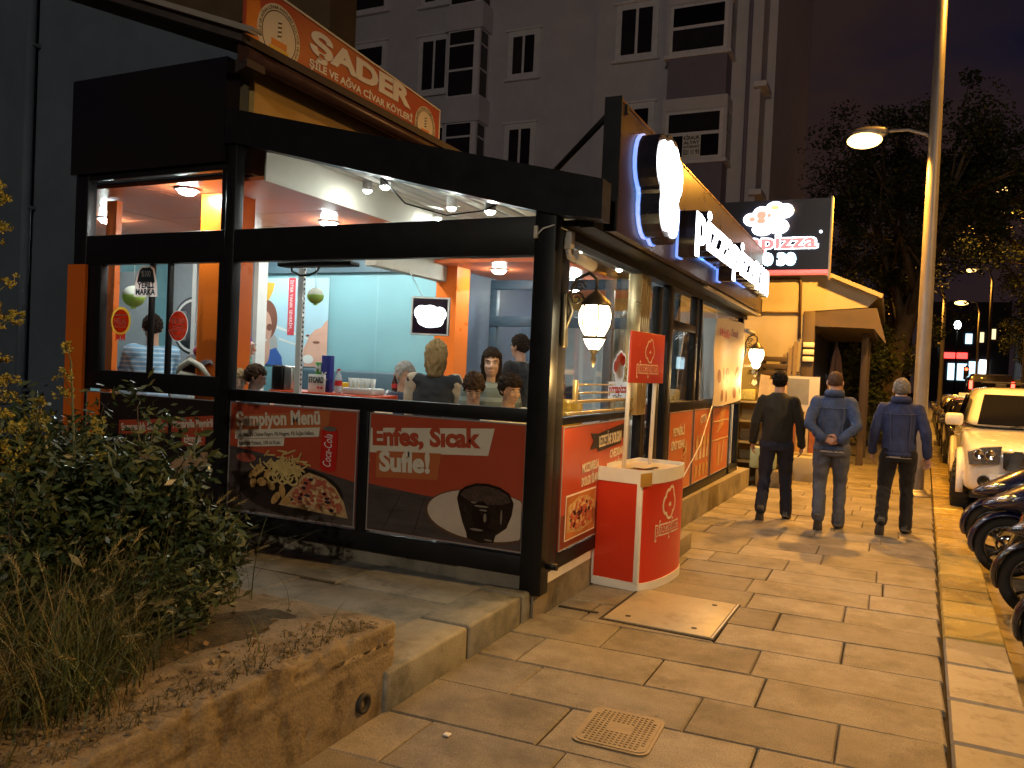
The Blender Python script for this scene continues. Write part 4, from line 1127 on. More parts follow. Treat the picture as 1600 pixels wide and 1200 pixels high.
# street side, the three beyond the door
F = FR(7.95, .395, -1.984)
t = poster('orange poster of a tall sliced snack just beyond the restaurant door', F, 1.04, .85, REDO)
text('PEYNİRLİ', sub(F, .16, .60, 0), .085, CREAMP, t, width=.50, bold=.03)
text('SİMİT KENAR', sub(F, .10, .46, 0), .085, CREAMP, t, width=.6, bold=.03)
pizza_slice(F, t, [(.05, .05), (.6, .04), (.72, .2), (.82, .42), (.76, .52), (.66, .40), (.5, .30), (.2, .28), (.06, .22)], 30, 13)
F = FR(9.075, .395, -1.984)
t = poster('orange poster with rows of tall desserts, middle one beyond the door', F, .93, .85, REDO)
text('ÇITIR', sub(F, .32, .68, 3), .09, CREAMP, t, width=.36, bold=.03)
for i in range(4):
    u = .12 + i * .2
    flat('dessert_glass', [(u, .26), (u + .14, .26), (u + .11, .40), (u + .03, .40)], F, M('printed_plate', (.58, .47, .36), .3), t, .004)
    flat('dessert_cream', [oval(u + .07, .44, .07, .055, 14), oval(u + .07, .50, .045, .05, 12)], F, CRUST, t, .006)
    flat('dessert_glass', [(u + .02, .05), (u + .12, .05), (u + .13, .16), (u + .01, .16)], F, NUG, t, .004)
    flat('dessert_cream', [oval(u + .07, .17, .06, .03, 12)], F, CRUST, t, .006)
F = FR(10.095, .395, -1.984)
t = poster('orange poster with slanted stripes, furthest one beyond the door', F, 1.14, .85, REDO)
for k in range(5): flat('printed_stripe', [(.35 + .04 * k, .50 + .06 * k), (.75 + .04 * k, .62 + .06 * k), (.75 + .04 * k, .645 + .06 * k), (.35 + .04 * k, .525 + .06 * k)], F, CRUST, t, .004)
flat('printed_bottle', [[(.45, .08), (.55, .08), (.56, .3), (.52, .38), (.48, .38), (.44, .3)], [(.65, .1), (.75, .12), (.85, .4), (.8, .42)]], F, CRUST, t, .004)
for z in (.42, .66): flat('pale_bar', rect(.01, 1.13, z, z + .012), F, CREAMP, t, .006)

# ------------------------------------------------------------------ banner
BANM = M('banner_cloth', (.66, .60, .54), .55, 0, .08, 4)
t = thing('hanging_banner', 'pale cloth banner with printed cones hanging outside the street windows', 'banner', (-1.93, 10.8, 1.3))
def ban(u, v, d=0): # gentle sag
    return Vector((-1.945 + .02 * math.sin(u * 9) + .012 * math.sin(v * 7 + u * 3) + d, 9.85 + 2.03 * u, 1.27 + .06 * u + v * 1.07 + .05 * math.sin(math.pi * u) * (1 - 2 * v) * -.6))
n, m2 = 24, 14
mb = MB().add([ban(i / n, j / m2) for j in range(m2 + 1) for i in range(n + 1)], [(j * (n + 1) + i, j * (n + 1) + i + 1, (j + 1) * (n + 1) + i + 1, (j + 1) * (n + 1) + i) for j in range(m2) for i in range(n)], 0, True)
mb.build('cloth', BANM, t)
def bpatch(name, poly, m, d=.004):
    MB().add([ban(u, v, d) for u, v in poly], [list(range(len(poly)))]).build(name, m, t)
CONE = M('banner_brown', (.30, .15, .09), .5, 0, .4, 12)
for (u, v, a, b) in ((.12, .34, .05, .08), (.33, .36, .05, .08), (.52, .34, .07, .09), (.80, .36, .05, .08), (.22, .12, .045, .07), (.45, .10, .04, .07), (.72, .12, .045, .07), (.9, .14, .03, .06)):
    bpatch('printed_scoop', oval(u, v, a, b, 14), CONE)
for k, (u, w, c) in enumerate(((.06, .34, (.55, .12, .25)), (.48, .42, (.30, .12, .3)))):
    text(['Waffle', 'Dondurma'][k], frame(ban(u, .80, .025), (0, 1, 0), (0, .03, 1)), .11, M('banner_ink%d' % k, c, .5), t, 'banner_lettering', width=w * 2, lift=.0, shear=.2)
MB().tube([ban(0, 1) + Vector((0, 0, 0)), ban(0, 1) + Vector((.0, -.05, .12))], .004, 5).build('tie', WHITE, t)
MB().tube([ban(1, 1), ban(1, 1) + Vector((.0, .05, .12))], .004, 5).build('tie', WHITE, t)
MB().tube([ban(0, 0), (-1.8, 8.6, .9), (-1.72, 7.2, .55)], .006, 6).build('guy_cord', WHITE, t)

# ------------------------------------------------------------------ facade sign with channel letters
SGN = thing('facade_sign', 'long dark metal fascia sign with glowing white channel letters and emblem', 'sign', (-1.7, 8.4, 2.57))
SATIN = M('satin_dark_metal', (.12, .075, .055), .3, .5, .08, 3)
F = FR(5.08, 2.565, -1.70)
MB().prism(rect(0, 6.6, 0, .86), F, -.06, 0).build('panel', SATIN, SGN)
MB().prism(rect(-.02, -.001, -.01, .88), F, -.10, .02).build('end_cap', BLACK, SGN)
MB().prism(rect(.0, 6.6, .861, .875), F, -.07, .006).build('top_trim', M('copper_trim', (.45, .26, .14), .3, .9), SGN)
DBL = M('letter_side_dark', (.008, .010, .022), .25, 0, .1)
LIT = emis('letter_white', (.93, .96, 1.0), 14)
HALO = emis('halo_blue', (.10, .28, .9), 1.3)
lobes = [(.0, .52, .16, .17), (.17, .58, .13, .15), (.30, .56, .13, .16), (.42, .50, .12, .15), (.2, .40, .26, .2), (.12, .22, .16, .17), (.32, .2, .15, .17)]
Fl = sub(F, .52, .04)
def lobeset(k): return [oval(a, b, c + k, d + k, 18) for a, b, c, d in lobes]
mb = MB()
for i, p in enumerate(lobeset(.045)): mb.prism(p, Fl, .004, .03 + .0006 * i)
mb.build('emblem_halo', HALO, SGN)
mb = MB()
for i, p in enumerate(lobeset(.035)): mb.prism(p, Fl, .031 + .0006 * i, .17 + .0006 * i)
mb.build('emblem_box', DBL, SGN)
mb = MB()
for i, p in enumerate(lobeset(-.01)): mb.prism(p, Fl, .172, .18 + .0008 * i)
mb.build('emblem_face', LIT, SGN)
Fw = sub(F, 1.62, .20)
text('pizzapizza', Fw, .36, HALO, SGN, 'letter_halo', width=3.52, lift=.018, ext=.012, bold=.055)
text('pizzapizza', Fw, .36, DBL, SGN, 'letter_box', width=3.5, lift=.10, ext=.07, bold=.04)
text('pizzapizza', Fw, .36, LIT, SGN, 'letter_face', width=3.48, lift=.175, ext=.004, bold=.025)
Fn = sub(F, 5.30, .22)
text('71 30 30', Fn, .32, DBL, SGN, 'number_box', width=1.2, lift=.06, ext=.04, bold=.05)
text('71 30 30', Fn, .32, LIT, SGN, 'number_face', width=1.19, lift=.105, ext=.003, bold=.04)
MB().tube([(-2.72, 5.95, 3.02), (-1.79, 5.14, 3.36)], .022, 8).build('strut', BLACK, SGN)
MB().prism(rect(.1, .14, .80, .86), F, .001, .02).build('clip', BLACK, SGN)
# pale soffit strip under the sign
MB().box(-1.765, -1.72, 8.2, 11.9, 2.53, 2.548).build('under_strip', M('pale_strip', (.6, .52, .36), .4), SGN)

# ------------------------------------------------------------------ projecting box sign beyond
BX = thing('projecting_sign', 'dark rectangular sign with lit emblem, lettering and red strip facing the street', 'sign', (-1.9, 13.2, 3.3))
F = FL(-3.1, 3.30, 13.2)
MB().prism(rect(0, 2.15, .06, 1.16), F, -.22, 0).build('box', M('sign_navy', (.010, .010, .022), .35, 0, .1), BX)
MB().prism(rect(2.151, 2.175, -.08, 1.18), F, -.24, .02).build('end_plate', M('pale_end_plate', (.55, .45, .34), .4, .5), BX)
MB().prism(rect(0, 2.148, .0, .055), F, -.20, .01).build('red_strip', emis('red_strip_light', (1, .02, .05), 1.6), BX)
PINKL = emis('letter_pink', (1.0, .16, .24), 1.1); WL = emis('letter_soft_white', (.85, .93, 1.0), 5)
Fe = sub(F, 1.25, .80)
lob = [(-.28, .06, .12, .10), (-.12, .13, .14, .13), (.08, .20, .15, .13), (.24, .18, .12, .11), (.0, .02, .22, .16), (.14, -.06, .16, .12), (-.10, -.10, .16, .10)]
mb = MB()
for i, (a, b, c, d) in enumerate(lob): mb.prism(oval(a, b, c, d, 18), Fe, .004, .05 + .0006 * i)
mb.build('emblem_face', WL, BX)
mb = MB()
for i, (a, b, c, d) in enumerate(((-.26, .06, .05, .04), (-.12, .12, .075, .07), (-.12, .03, .07, .05), (.0, .11, .03, .04))): mb.prism(oval(a, b, c, d, 14), Fe, .056, .058 + .0004 * i)
mb.build('emblem_pink', emis('emblem_pink', (1, .35, .25), 1.2), BX)
mb = MB().prism(oval(.08, .23, .065, .04, 14), Fe, .056, .059)
mb.build('emblem_yellow', emis('emblem_yellow', (1, .75, .2), 1.6), BX)
text('pizzapizza', sub(F, .28, .40), .235, WL, BX, 'letter_outline', width=1.72, lift=.012, ext=.008, bold=.06)
text('pizzapizza', sub(F, .31, .40), .225, PINKL, BX, 'letter_face', width=1.66, lift=.0235, ext=.0025, bold=.03)
text('71 30 30', sub(F, .70, .145), .17, emis('number_cyan', (.55, .9, 1.0), 5), BX, 'number_face', width=.98, lift=.012, ext=.008, bold=.09)
MB().prism(oval(2.02, .64, .022, .022, 12), F, .004, .02).build('dot', WL, BX)

# ------------------------------------------------------------------ association sign on the eave
SD = thing('association_sign', 'orange red banner sign with white lettering and round lighthouse crests on the old roof', 'sign', (-4.72, 6.2, 4.02))
F = FR(4.77, 4.0, -4.70)
MB().prism([(0, 0), (2.98, 0), (2.98, .47), (0, .62)], F, -.03, 0).build('sheet', RED, SD)
flat('orange_end', [(.01, .02), (.22, .02), (.13, .59), (.01, .6)], F, M('amber_print', (.72, .22, .03), .35), SD, .002)
for q in ([(0, .60), (2.98, .452), (2.98, .47), (0, .62)], rect(2.962, 2.98, .0, .4515)): MB().prism(q, F, .001, .008).build('border', CREAMP, SD)
ID4 = Matrix.Identity(4)
def crest(Fc, r):
    flat('crest', oval(0, 0, r, r, 30), Fc, CREAMP, SD, .004)
    ring = oval(0, 0, r * .8, r * .8, 30); inn = oval(0, 0, r * .77, r * .77, 30)
    mb = MB()
    for i in range(30): mb.prism([ring[i], ring[(i + 1) % 30], inn[(i + 1) % 30], inn[i]], Fc, .004, .0055)
    mb.build('crest_ring', DKPRINT, SD)
    o = text('ŞİLE VE AĞVA CİVAR KÖYLERİ KÜLTÜR VE DAYANIŞMA DERNEĞİ', ID4, r * .1, DKPRINT, None, 'crest_lettering', width=r * 5.0, lift=.006, ext=.0005)
    for v in o.data.vertices:
        a = rad(200) - v.co.x / (r * .88)
        v.co = Fc @ Vector(((r * .84 + v.co.y) * math.cos(a), (r * .84 + v.co.y) * math.sin(a), v.co.z)) - OFF[SD.name]
    o.parent = SD
    tw = [(-.09, -.15), (.09, -.15), (.06, .5), (-.06, .5)]
    flat('lighthouse', [(u * r, v * r) for u, v in tw], Fc, WHITEP, SD, .006)
    for k in range(4):
        v = -.05 + .14 * k
        flat('lighthouse_stripe', [(-.085 * r, v * r), (.085 * r, (v + .05) * r), (.085 * r, (v + .11) * r), (-.085 * r, (v + .06) * r)], Fc, DKPRINT, SD, .0075)
    flat('lighthouse_house', [rect(-.36 * r, .36 * r, -.36 * r, -.15 * r)], Fc, M('amber_print', (.72, .22, .03), .35), SD, .006)
    flat('lighthouse_base', [rect(-.45 * r, .45 * r, -.5 * r, -.38 * r)], Fc, M('gold_print', (.78, .47, .05), .4), SD, .006)
crest(sub(F, .38, .27), .255); crest(sub(F, 2.68, .20), .21)
text('ŞADER', sub(F, .76, .305), .185, WHITEP, SD, width=1.62, bold=.05, lift=.005, ext=.002)
text('ŞİLE VE AĞVA CİVAR KÖYLERİ', sub(F, .76, .17), .065, WHITEP, SD, width=1.66, bold=.03, lift=.005)
text('KÜLTÜR VE DAYANIŞMA', sub(F, .92, .065), .065, WHITEP, SD, width=1.38, bold=.03, lift=.005)

# ------------------------------------------------------------------ wall lanterns
GLOBE = emis('lantern_globe', (1.0, .84, .50), 14)
BRONZE = M('lantern_metal', (.10, .085, .06), .4, .7, .15)
def wall_lantern(x, y, z, xw, label):
    t = thing('wall_lantern', label, 'wall lamp', (xw, y, z), group='wall lanterns on the street front')
    c = (x, y, z)
    MB().bbox(xw - .004, xw + .03, y - .035, y + .035, z - .18, z + .18, .012).build('back_plate', BRONZE, t)
    pts = [(xw + .02, y, z - .05), (xw + .06, y, z + .06), (xw + .03, y, z + .15), (xw + .08, y, z + .27), ((x + xw) / 2 + .06, y, z + .31), (x, y, z + .27), (x, y, z + .2)]
    mb = MB().tube(pts, [.014, .013, .012, .012, .012, .012, .01], 8)
    for k, (s, o) in enumerate(((.05, (.09, .14)), (.04, (.11, .22)))):
        mb.tube([(xw + o[0] + s * (1 - i / 14) * math.cos(i * .75), y, z + o[1] + s * (1 - i / 14) * math.sin(i * .75)) for i in range(13)], .007, 6)
    mb.build('scroll_bracket', BRONZE, t)
    MB().lathe([(0, .25), (.010, .235), (.008, .20), (.025, .185), (.05, .165), (.085, .13), (.098, .105), (.10, .095), (.09, .095), (.08, .10)], c, 20).build('cap', BRONZE, t)
    MB().lathe([(.085, .10), (.104, .06), (.108, .02), (.10, -.03), (.078, -.075), (.06, -.10), (.07, -.115), (.055, -.15), (.03, -.185), (0, -.19)], c, 20).build('globe', GLOBE, t)
    for k in range(6):
        a = k * math.pi / 3
        MB().tube([Vector(c) + Vector((r * math.cos(a), r * math.sin(a), h)) for r, h in ((.092, .10), (.111, .04), (.104, -.03), (.08, -.08), (.064, -.105))], .005, 5).build('rib', BRONZE, t)
    MB().lathe([(.074, -.10), (.076, -.112), (.07, -.118)], c, 20).build('band', BRONZE, t)
    MB().lathe([(.03, -.18), (.025, -.20), (.012, -.22), (.018, -.25), (.008, -.29), (0, -.30)], c, 14).build('finial', BRONZE, t)
    l = bpy.data.lights.new('lantern_bulb', 'POINT'); l.energy = 26; l.color = (1, .62, .22); l.shadow_soft_size = .1
    lo = bpy.data.objects.new('lantern_bulb', l); col.objects.link(lo); lo.parent = t; lo.location = (x - xw, 0, -.36)
    return t
wall_lantern(-1.74, 4.90, 1.95, -1.963, 'ornate bracket lantern glowing on the restaurant corner post')
wall_lantern(-1.78, 12.06, 1.96, -1.985, 'ornate bracket lantern glowing at the far end of the street front')
# cameras and their boxes
GREYP = M('pale_grey_plastic', (.45, .42, .38), .45)
t = thing('security_camera', 'pale security camera under a junction box on the corner post', 'camera', (-1.94, 4.95, 2.45))
MB().bbox(-1.985, -1.93, 4.90, 4.97, 2.42, 2.54, .008).build('junction_box', GREYP, t)
MB().tube([(-1.96, 4.92, 2.42), (-1.95, 4.93, 2.37), (-1.93, 4.98, 2.36)], .02, 8).build('arm', GREYP, t)
MB().tube([(-1.93, 4.97, 2.385), (-1.87, 5.17, 2.34)], .038, 12).build('body', GREYP, t)
MB().cyl((-1.871, 5.168, 2.341), (-1.868, 5.175, 2.339), .026, n=12).build('lens', BLACK, t)
MB().tube([(-2.1, 4.70, 2.47), (-2.05, 4.70, 2.52), (-1.98, 4.72, 2.545), (-1.955, 4.9, 2.54)], .005, 5).build('cable', WHITE, t)
MB().bbox(-2.11, -2.085, 4.69, 4.719, 2.46, 2.54, .004).build('clip', CREAMP, t)
t = thing('far_security_camera', 'small grey security camera at the far end of the street front', 'camera', (-1.95, 12.15, 2.3))
MB().tube([(-1.98, 12.06, 2.34), (-1.92, 12.06, 2.33)], .015, 8).build('arm', GREYP, t)
MB().tube([(-1.93, 12.0, 2.32), (-1.83, 12.1, 2.28)], .032, 10).build('body', GREYP, t)

# ------------------------------------------------------------------ promotion counter
PR = thing('promotion_counter', 'red curved promotion counter with white edges, two poles and a header board', 'counter', (-1.968, 6.25, 0), rad(-7))
# local: y along the counter, x outwards
CR = M('counter_red_sheet', (.55, .035, .012), .32, 0, .05, 3)
CRP = M('counter_header_red', (.50, .055, .03), .4, 0, .05, 3)
def foot(k=1.0, s=0.):
    p = [(s, -.43 + s), (.38, -.43 + s)]
    for i in range(1, 40):
        a = -math.pi / 2 + math.pi * i / 40
        p.append((.38 + (.10 - s) * math.cos(a), (.43 - s) * math.sin(a)))
    p += [(.38, .43 - s), (s, .43 - s)]
    return p
ID = Matrix.Identity(4)
MB().prism(foot(s=.008), ID, .06, .80).build('panel', CR, PR, auto=30)
MB().prism(foot(), ID, .0, .062).build('base_trim', WHITE, PR, auto=30)
MB().prism(foot(), ID, .80, .875).build('top_band', WHITE, PR, auto=30)
MB().prism(foot(s=.03), ID, .875, .879).build('top', CREAMP, PR)
mb = MB()
f = foot(); fi = foot(s=.012)
for i in range(len(f)):
    j = (i + 1) % len(f)
    mb.hexa([(*f[i], .8755), (*f[j], .8755), (*fi[j], .8755), (*fi[i], .8755), (*f[i], .905), (*f[j], .905), (*fi[j], .905), (*fi[i], .905)])
mb.build('lip', WHITE, PR)
MB().bbox(.362, .402, -.438, -.40, .055, .81, .006).build('edge_strip', WHITE, PR)
MB().bbox(-.004, .03, -.437, -.40, .055, .81, .006).build('edge_strip', WHITE, PR)
for v in (-.26, .26): MB().cyl((.17, v, .87), (.185, v, 1.92), .017, n=12).build('pole', WHITE, PR)
MB().bbox(.205, .22, -.34, .34, 1.55, 1.95, .003).build('header_board', CRP, PR)
Fh = frame((.2205, .0, 1.60), (0, 1, 0), (0, 0, 1))
text('pizzapizza', sub(Fh, 0, .03), .10, M('cream_line', (.72, .55, .40), .4), PR, 'header_lettering', width=.44, align='CENTER', lift=.001, bold=.05)
text('pizzapizza', sub(Fh, 0, .033), .09, CRP, PR, 'header_lettering', width=.425, align='CENTER', lift=.0025, bold=.0)
def toque(F, s, parent, lift=.001, m=None, fill=None):
    m = m or M('cream_line', (.72, .55, .40), .4)
    lob = [(-.16, .18, .16, .2), (-.05, .34, .15, .18), (.12, .38, .15, .2), (.22, .2, .14, .2), (.04, .02, .18, .16)]
    flat('emblem', [oval(a * s, b * s, (c + .02) * s, (d + .02) * s, 14) for a, b, c, d in lob], F, m, parent, lift + .001, .001)
    flat('emblem', [oval(a * s, b * s, (c - .03) * s, (d - .03) * s, 14) for a, b, c, d in lob], F, fill or CRP, parent, lift + .0022, .001)
toque(sub(Fh, .02, .15), .26, PR)
# wrapped logo on the curved front
def wrap(o):
    me = o.data
    for v in me.vertices:
        u, z, d = v.co.x, v.co.y, v.co.z
        a = math.asin(max(-.99, min(.99, u / .43)))
        nrm = Vector((math.cos(a) / .10, math.sin(a) / .43, 0)).normalized()
        p = Vector((.38 + .0925 * math.cos(a), .422 * math.sin(a), z)) + nrm * d
        v.co = p
for args in (('pizzapizza', (-.27, .40), .12, CREAMP, .46, .05, .002), ('pizzapizza', (-.262, .403), .11, CR, .445, .0, .0035)):
    o = text(args[0], sub(ID, *args[1]), args[2], args[3], PR, 'front_lettering', width=args[4], bold=args[5], lift=args[6], ext=.0006)
    wrap(o)
for k, (m_, dd, lf) in enumerate(((CREAMP, .012, .002), (CR, -.012, .0035))):
    mb = MB()
    for a, b, c, d in [(-.16, .18, .16, .2), (-.05, .34, .15, .18), (.12, .38, .15, .2), (.22, .2, .14, .2), (.04, .02, .18, .16)]:
        s = .34
        mb.prism(oval(-.05 + a * s, .56 + b * s, c * s + dd, d * s + dd, 14), ID, lf - .0012, lf)
    o = mb.build('front_emblem', m_, PR); wrap(o)
# things lying on it
t = thing('leaflet_pile', 'small pile of leaflets on the promotion counter', 'leaflets', (-1.68, 6.05, .88))
for k in range(5):
    a = random.uniform(-.5, .5)
    m4 = Matrix.Translation((-1.70 + random.uniform(-.03, .03), 6.08 + random.uniform(-.05, .05), .8805 + k * .004)) @ Matrix.Rotation(a, 4, 'Z')
    MB().prism(rect(-.07, .07, -.1, .1), m4, 0, .0025).build('leaflet', [WHITEP, RED, CREAMP, DKPRINT, CREAMP][k], t)
tag(MB().bbox(-.05, .05, -.12, .03, 0, .002, .001).build('tape_strip', M('brown_tape', (.45, .27, .06), .3)), 'strip of yellow brown tape on the counter edge', 'tape')
o = bpy.data.objects['tape_strip']; o.matrix_world = Matrix.Translation((-1.575, 5.80, .842)) @ Matrix.Rotation(rad(-18), 4, 'Z') @ Matrix.Rotation(rad(90), 4, 'Y')

# ------------------------------------------------------------------ apartment block behind
APM = M('apartment_render', (.66, .64, .70), .85, 0, .1, 1.5, .15, 30)
APD = M('apartment_dark_panel', (.22, .19, .27), .7, 0, .1)
WFR = M('window_frame_pale', (.82, .80, .84), .6)
PANE = M('dark_window_pane', (.020, .017, .020), .12, 0, .3, 2, rand=.7)
AP = thing('apartment_block', 'tall grey apartment block with box bays and dark windows behind the restaurant', 'building', (-10, 25, 0))
YF = 24.0
MB().box(-26, -8.78, YF, 34, 0, 22).build('wall', APM, AP)
MB().box(-8.78, -3.75, YF - .35, 34, 0, 22).build('wall', APM, AP)
def window(x0, x1, z0, z1, y, split=(.5,), rows=(), sill=True, m=PANE):
    w = MB().box(x0 - .14, x1 + .14, y - .06, y - .002, z0 - .12, z1 + .14).build('window', WFR, AP)
    cuts = [x0] + [x0 + (x1 - x0) * s for s in split] + [x1]
    rws = [z0] + [z0 + (z1 - z0) * s for s in rows] + [z1]
    for a, b in zip(cuts[:-1], cuts[1:]):
        for c, d in zip(rws[:-1], rws[1:]):
            MB().box(a + .045, b - .045, y - .075, y - .062, c + .045, d - .045).build('pane', m, w)
    if sill: MB().box(x0 - .22, x1 + .22, y - .16, y - .05, z0 - .2, z0 - .122).build('sill', WFR, w)
    MB().box(x0 - .22, x1 + .22, y - .12, y - .05, z1 + .142, z1 + .21).build('lintel', WFR, w)
FH = 3.05
for k in range(-2, 4):
    dz = k * FH
    window(-15.35, -14.35, 11.15 + dz, 12.9 + dz, YF)
    window(-11.85, -11.0, 11.3 + dz, 12.6 + dz, YF)
    window(-18.4, -17.0, 11.3 + dz, 13.0 + dz, YF, (), (.55,))
    # narrow box bay
    x0, x1 = -13.95, -12.72
    MB().box(x0 - .1, x1 + .1, YF - .75, YF - .003, 9.72 + dz, 10.55 + dz).build('bay', APM, AP)
    MB().box(x0, x1, YF - .68, YF - .003, 10.55 + dz, 9.72 + FH + dz).build('bay', APM, AP)
    w = MB().box(x0 + .04, x1 - .04, YF - .70, YF - .682, 10.57 + dz, 12.75 + dz).build('bay_window', WFR, AP)
    for (a, b) in ((10.62, 11.42), (11.5, 12.25), (12.32, 12.72)): MB().box(x0 + .1, x1 - .22, YF - .715, YF - .702, a + dz, b + dz).build('pane', PANE, w)
    for (a, b) in ((10.62, 11.42), (11.5, 12.25), (12.32, 12.72)): MB().box(x1 + .001, x1 + .012, YF - .6, YF - .15, a + dz, b + dz).build('pane', PANE, w)
    # right part windows and bay
    window(-8.0, -6.95, 11.3 + dz, 12.75 + dz, YF - .35)
    bx0, bx1 = -6.35, -4.5
    yb = YF - 1.15
    if k < 1: pass
    MB().box(bx0, bx1, yb, YF - .353, 9.25 + dz, 9.25 + .34 + dz).build('bay', APM, AP)
    MB().box(bx0 + .08, bx1 - .08, yb + .05, YF - .353, 9.59 + dz, 10.75 + dz).build('bay', APD, AP)
    MB().box(bx0 - .03, bx1 + .03, yb - .03, YF - .353, 10.75 + dz, 10.85 + dz).build('bay', WFR, AP)
    MB().box(bx0, bx1, yb + .03, YF - .353, 10.85 + dz, 9.25 + FH + dz).build('bay', APM, AP)
    w = MB().box(bx0 + .1, bx1 - .1, yb + .012, yb + .028, 10.87 + dz, 12.25 + dz).build('bay_window', WFR, AP)
    for (a, b) in ((10.95, 11.55), (11.65, 12.18)): MB().box(bx0 + .2, bx1 - .2, yb - .004, yb + .010, a + dz, b + dz).build('pane', PANE, w)
    for (a, b) in ((10.95, 11.55), (11.65, 12.18)): MB().box(bx1 + .001, bx1 + .012, yb + .15, YF - .5, a + dz, b + dz).build('pane', PANE, w)
    MB().box(-3.9, -3.55, YF - .6, YF + .4, 9.9 + dz, 10.05 + dz).build('cornice', WFR, AP)
MB().box(-3.74, -3.5, YF + .6, 34, 0, 22).build('wall', APM, AP)
mb = MB().tube([(-4.1, YF - .42, 0), (-4.1, YF - .42, 20)], .06, 8)
mb.build('downpipe', APD, AP)
t = thing('rental_notice', 'white rental notice with black writing in an apartment bay window', 'notice', (-5.3, 22.8, 8.0))
F = frame((-5.72, yb - .008, 7.86), (1, 0, 0), (0, 0, 1))
MB().prism(rect(0, .52, 0, .66), F, 0, .003).build('sheet', WHITEP, t)
for s, v, h in (('KİRALIK', .52, .10), ('ALTAY', .39, .09), ('AUTOBANEVİ', .28, .07), ('521 11 93', .10, .13)):
    text(s, sub(F, .26, v), h, BLACKM, t, width=.46, align='CENTER', lift=.005, bold=.03)
# ochre house behind the association sign
OH = thing('ochre_house', 'ochre house wall with dark balcony grille behind the association sign', 'building', (-9.5, 12, 0))
MB().box(-16, -9.75, 12.0, 12.8, 0, 9.2).build('wall', M('ochre_dark', (.17, .11, .05), .85, 0, .2, 2, .2, 40), OH)
MB().box(-9.75, -9.05, 12.3, 12.8, 0, 6.9).build('wall', M('ochre_dark', (.17, .11, .05), .85), OH)
MB().box(-13.2, -9.9, 11.0, 12.0, 5.6, 5.8).build('balcony_slab', ROOFM, OH)
for k in range(15):
    x = -13.1 + k * .22
    MB().tube([(x, 11.05, 5.8), (x, 11.05, 7.0)], .018, 6).build('baluster', BLACK, OH)
    if k % 3 == 0:
        MB().tube([(x + .11 + .09 * math.cos(i * .6), 11.05, 6.4 + .09 * math.sin(i * .6)) for i in range(11)], .012, 5).build('scroll', BLACK, OH)
MB().box(-13.2, -9.9, 11.02, 11.08, 7.0, 7.06).build('hand_rail', BLACK, OH)
MB().box(-12.6, -10.4, 11.94, 11.998, 5.9, 8.2).build('window', PANE, OH)

# ------------------------------------------------------------------ next low building with cream gable
CREAMW = M('cream_render', (.40, .37, .31), .85, 0, .12, 2, .15, 60)
BROWN = M('brown_timber', (.075, .055, .045), .6, 0, .2, 6)
NB = thing('cream_shop', 'cream rendered low shop with dark canopy beyond the restaurant', 'building', (-2.5, 15.6, 0))
YN = 15.5
mb = MB().prism([(-6, 0), (-1.42, 0), (-1.42, 2.90), (-.42, 2.98), (-.27, 3.16), (-1.15, 3.58), (-6, 3.58)], frame((0, YN + .3, 0), (1, 0, 0), (0, 0, 1)), 0, .3)
mb.build('gable_wall', CREAMW, NB)
MB().box(-6, -1.5, YN + .301, 22, 0, 3.4).build('wall', CREAMW, NB)
mb = MB().hexa([(-1.2, YN - .25, 3.56), (-.2, YN - .25, 3.12), (-.2, 22, 3.12), (-1.2, 22, 3.56), (-1.2, YN - .25, 3.63), (-.18, YN - .25, 3.19), (-.18, 22, 3.19), (-1.2, 22, 3.63)])
mb.build('roof', M('pale_roof_edge', (.28, .24, .2), .6), NB)
MB().box(-6, -1.2, YN - .2, 22, 3.58, 3.66).build('roof', M('pale_roof_edge', (.28, .24, .2), .6), NB)
mb = MB().prism([(-1.42, 2.64), (-.30, 2.60), (-.12, 2.36), (-.10, 2.36), (-.27, 2.96), (-.42, 2.96), (-1.42, 2.88)], frame((0, YN + .25, 0), (1, 0, 0), (0, 0, 1)), 0, .3)
mb.build('canopy_fascia', BROWN, NB)
MB().box(-1.4, -.32, YN + .26, 21, 2.62, 2.9).build('canopy', BROWN, NB)
MB().bbox(-1.48, -1.28, YN - .06, YN + .14, 0, 2.9, .01).build('post', BROWN, NB)
for y in (17.3, 19.2): MB().bbox(-.55, -.42, y, y + .12, 0, 2.65, .01).build('post', BROWN, NB)
MB().box(-1.42, -1.40, YN + .4, 21, 0, 2.62).build('shop_front', M('dark_shop_front', (.03, .03, .028), .35), NB)
PIPE = M('brown_pipe', (.06, .035, .03), .45)
MB().tube([(-2.6, YN - .03, 3.49), (-1.62, YN - .03, 3.49), (-1.56, YN - .03, 3.45), (-1.54, YN - .03, 2.4)], .026, 8).build('pipe', PIPE, NB)
MB().tube([(-2.9, YN - .03, 2.87), (-1.56, YN - .03, 2.87)], .02, 8).build('pipe', PIPE, NB)
MB().tube([(-2.4, YN - .03, 1.78), (-1.5, YN - .03, 1.78)], .014, 8).build('pipe', PIPE, NB)
MB().bbox(-1.22, -.95, YN - .03, YN - .005, 2.62, 2.88, .01).build('light_panel', M('grey_panel', (.42, .40, .42), .5), NB)
t = thing('post_box_stack', 'three small white boxes fixed on the brown canopy post', 'boxes', (-1.38, 15.4, 2.0))
for k in range(3): MB().bbox(-1.46, -1.27, YN - .13, YN - .062, 1.98 + k * .13, 2.07 + k * .13, .01).build('box', WHITE, t)
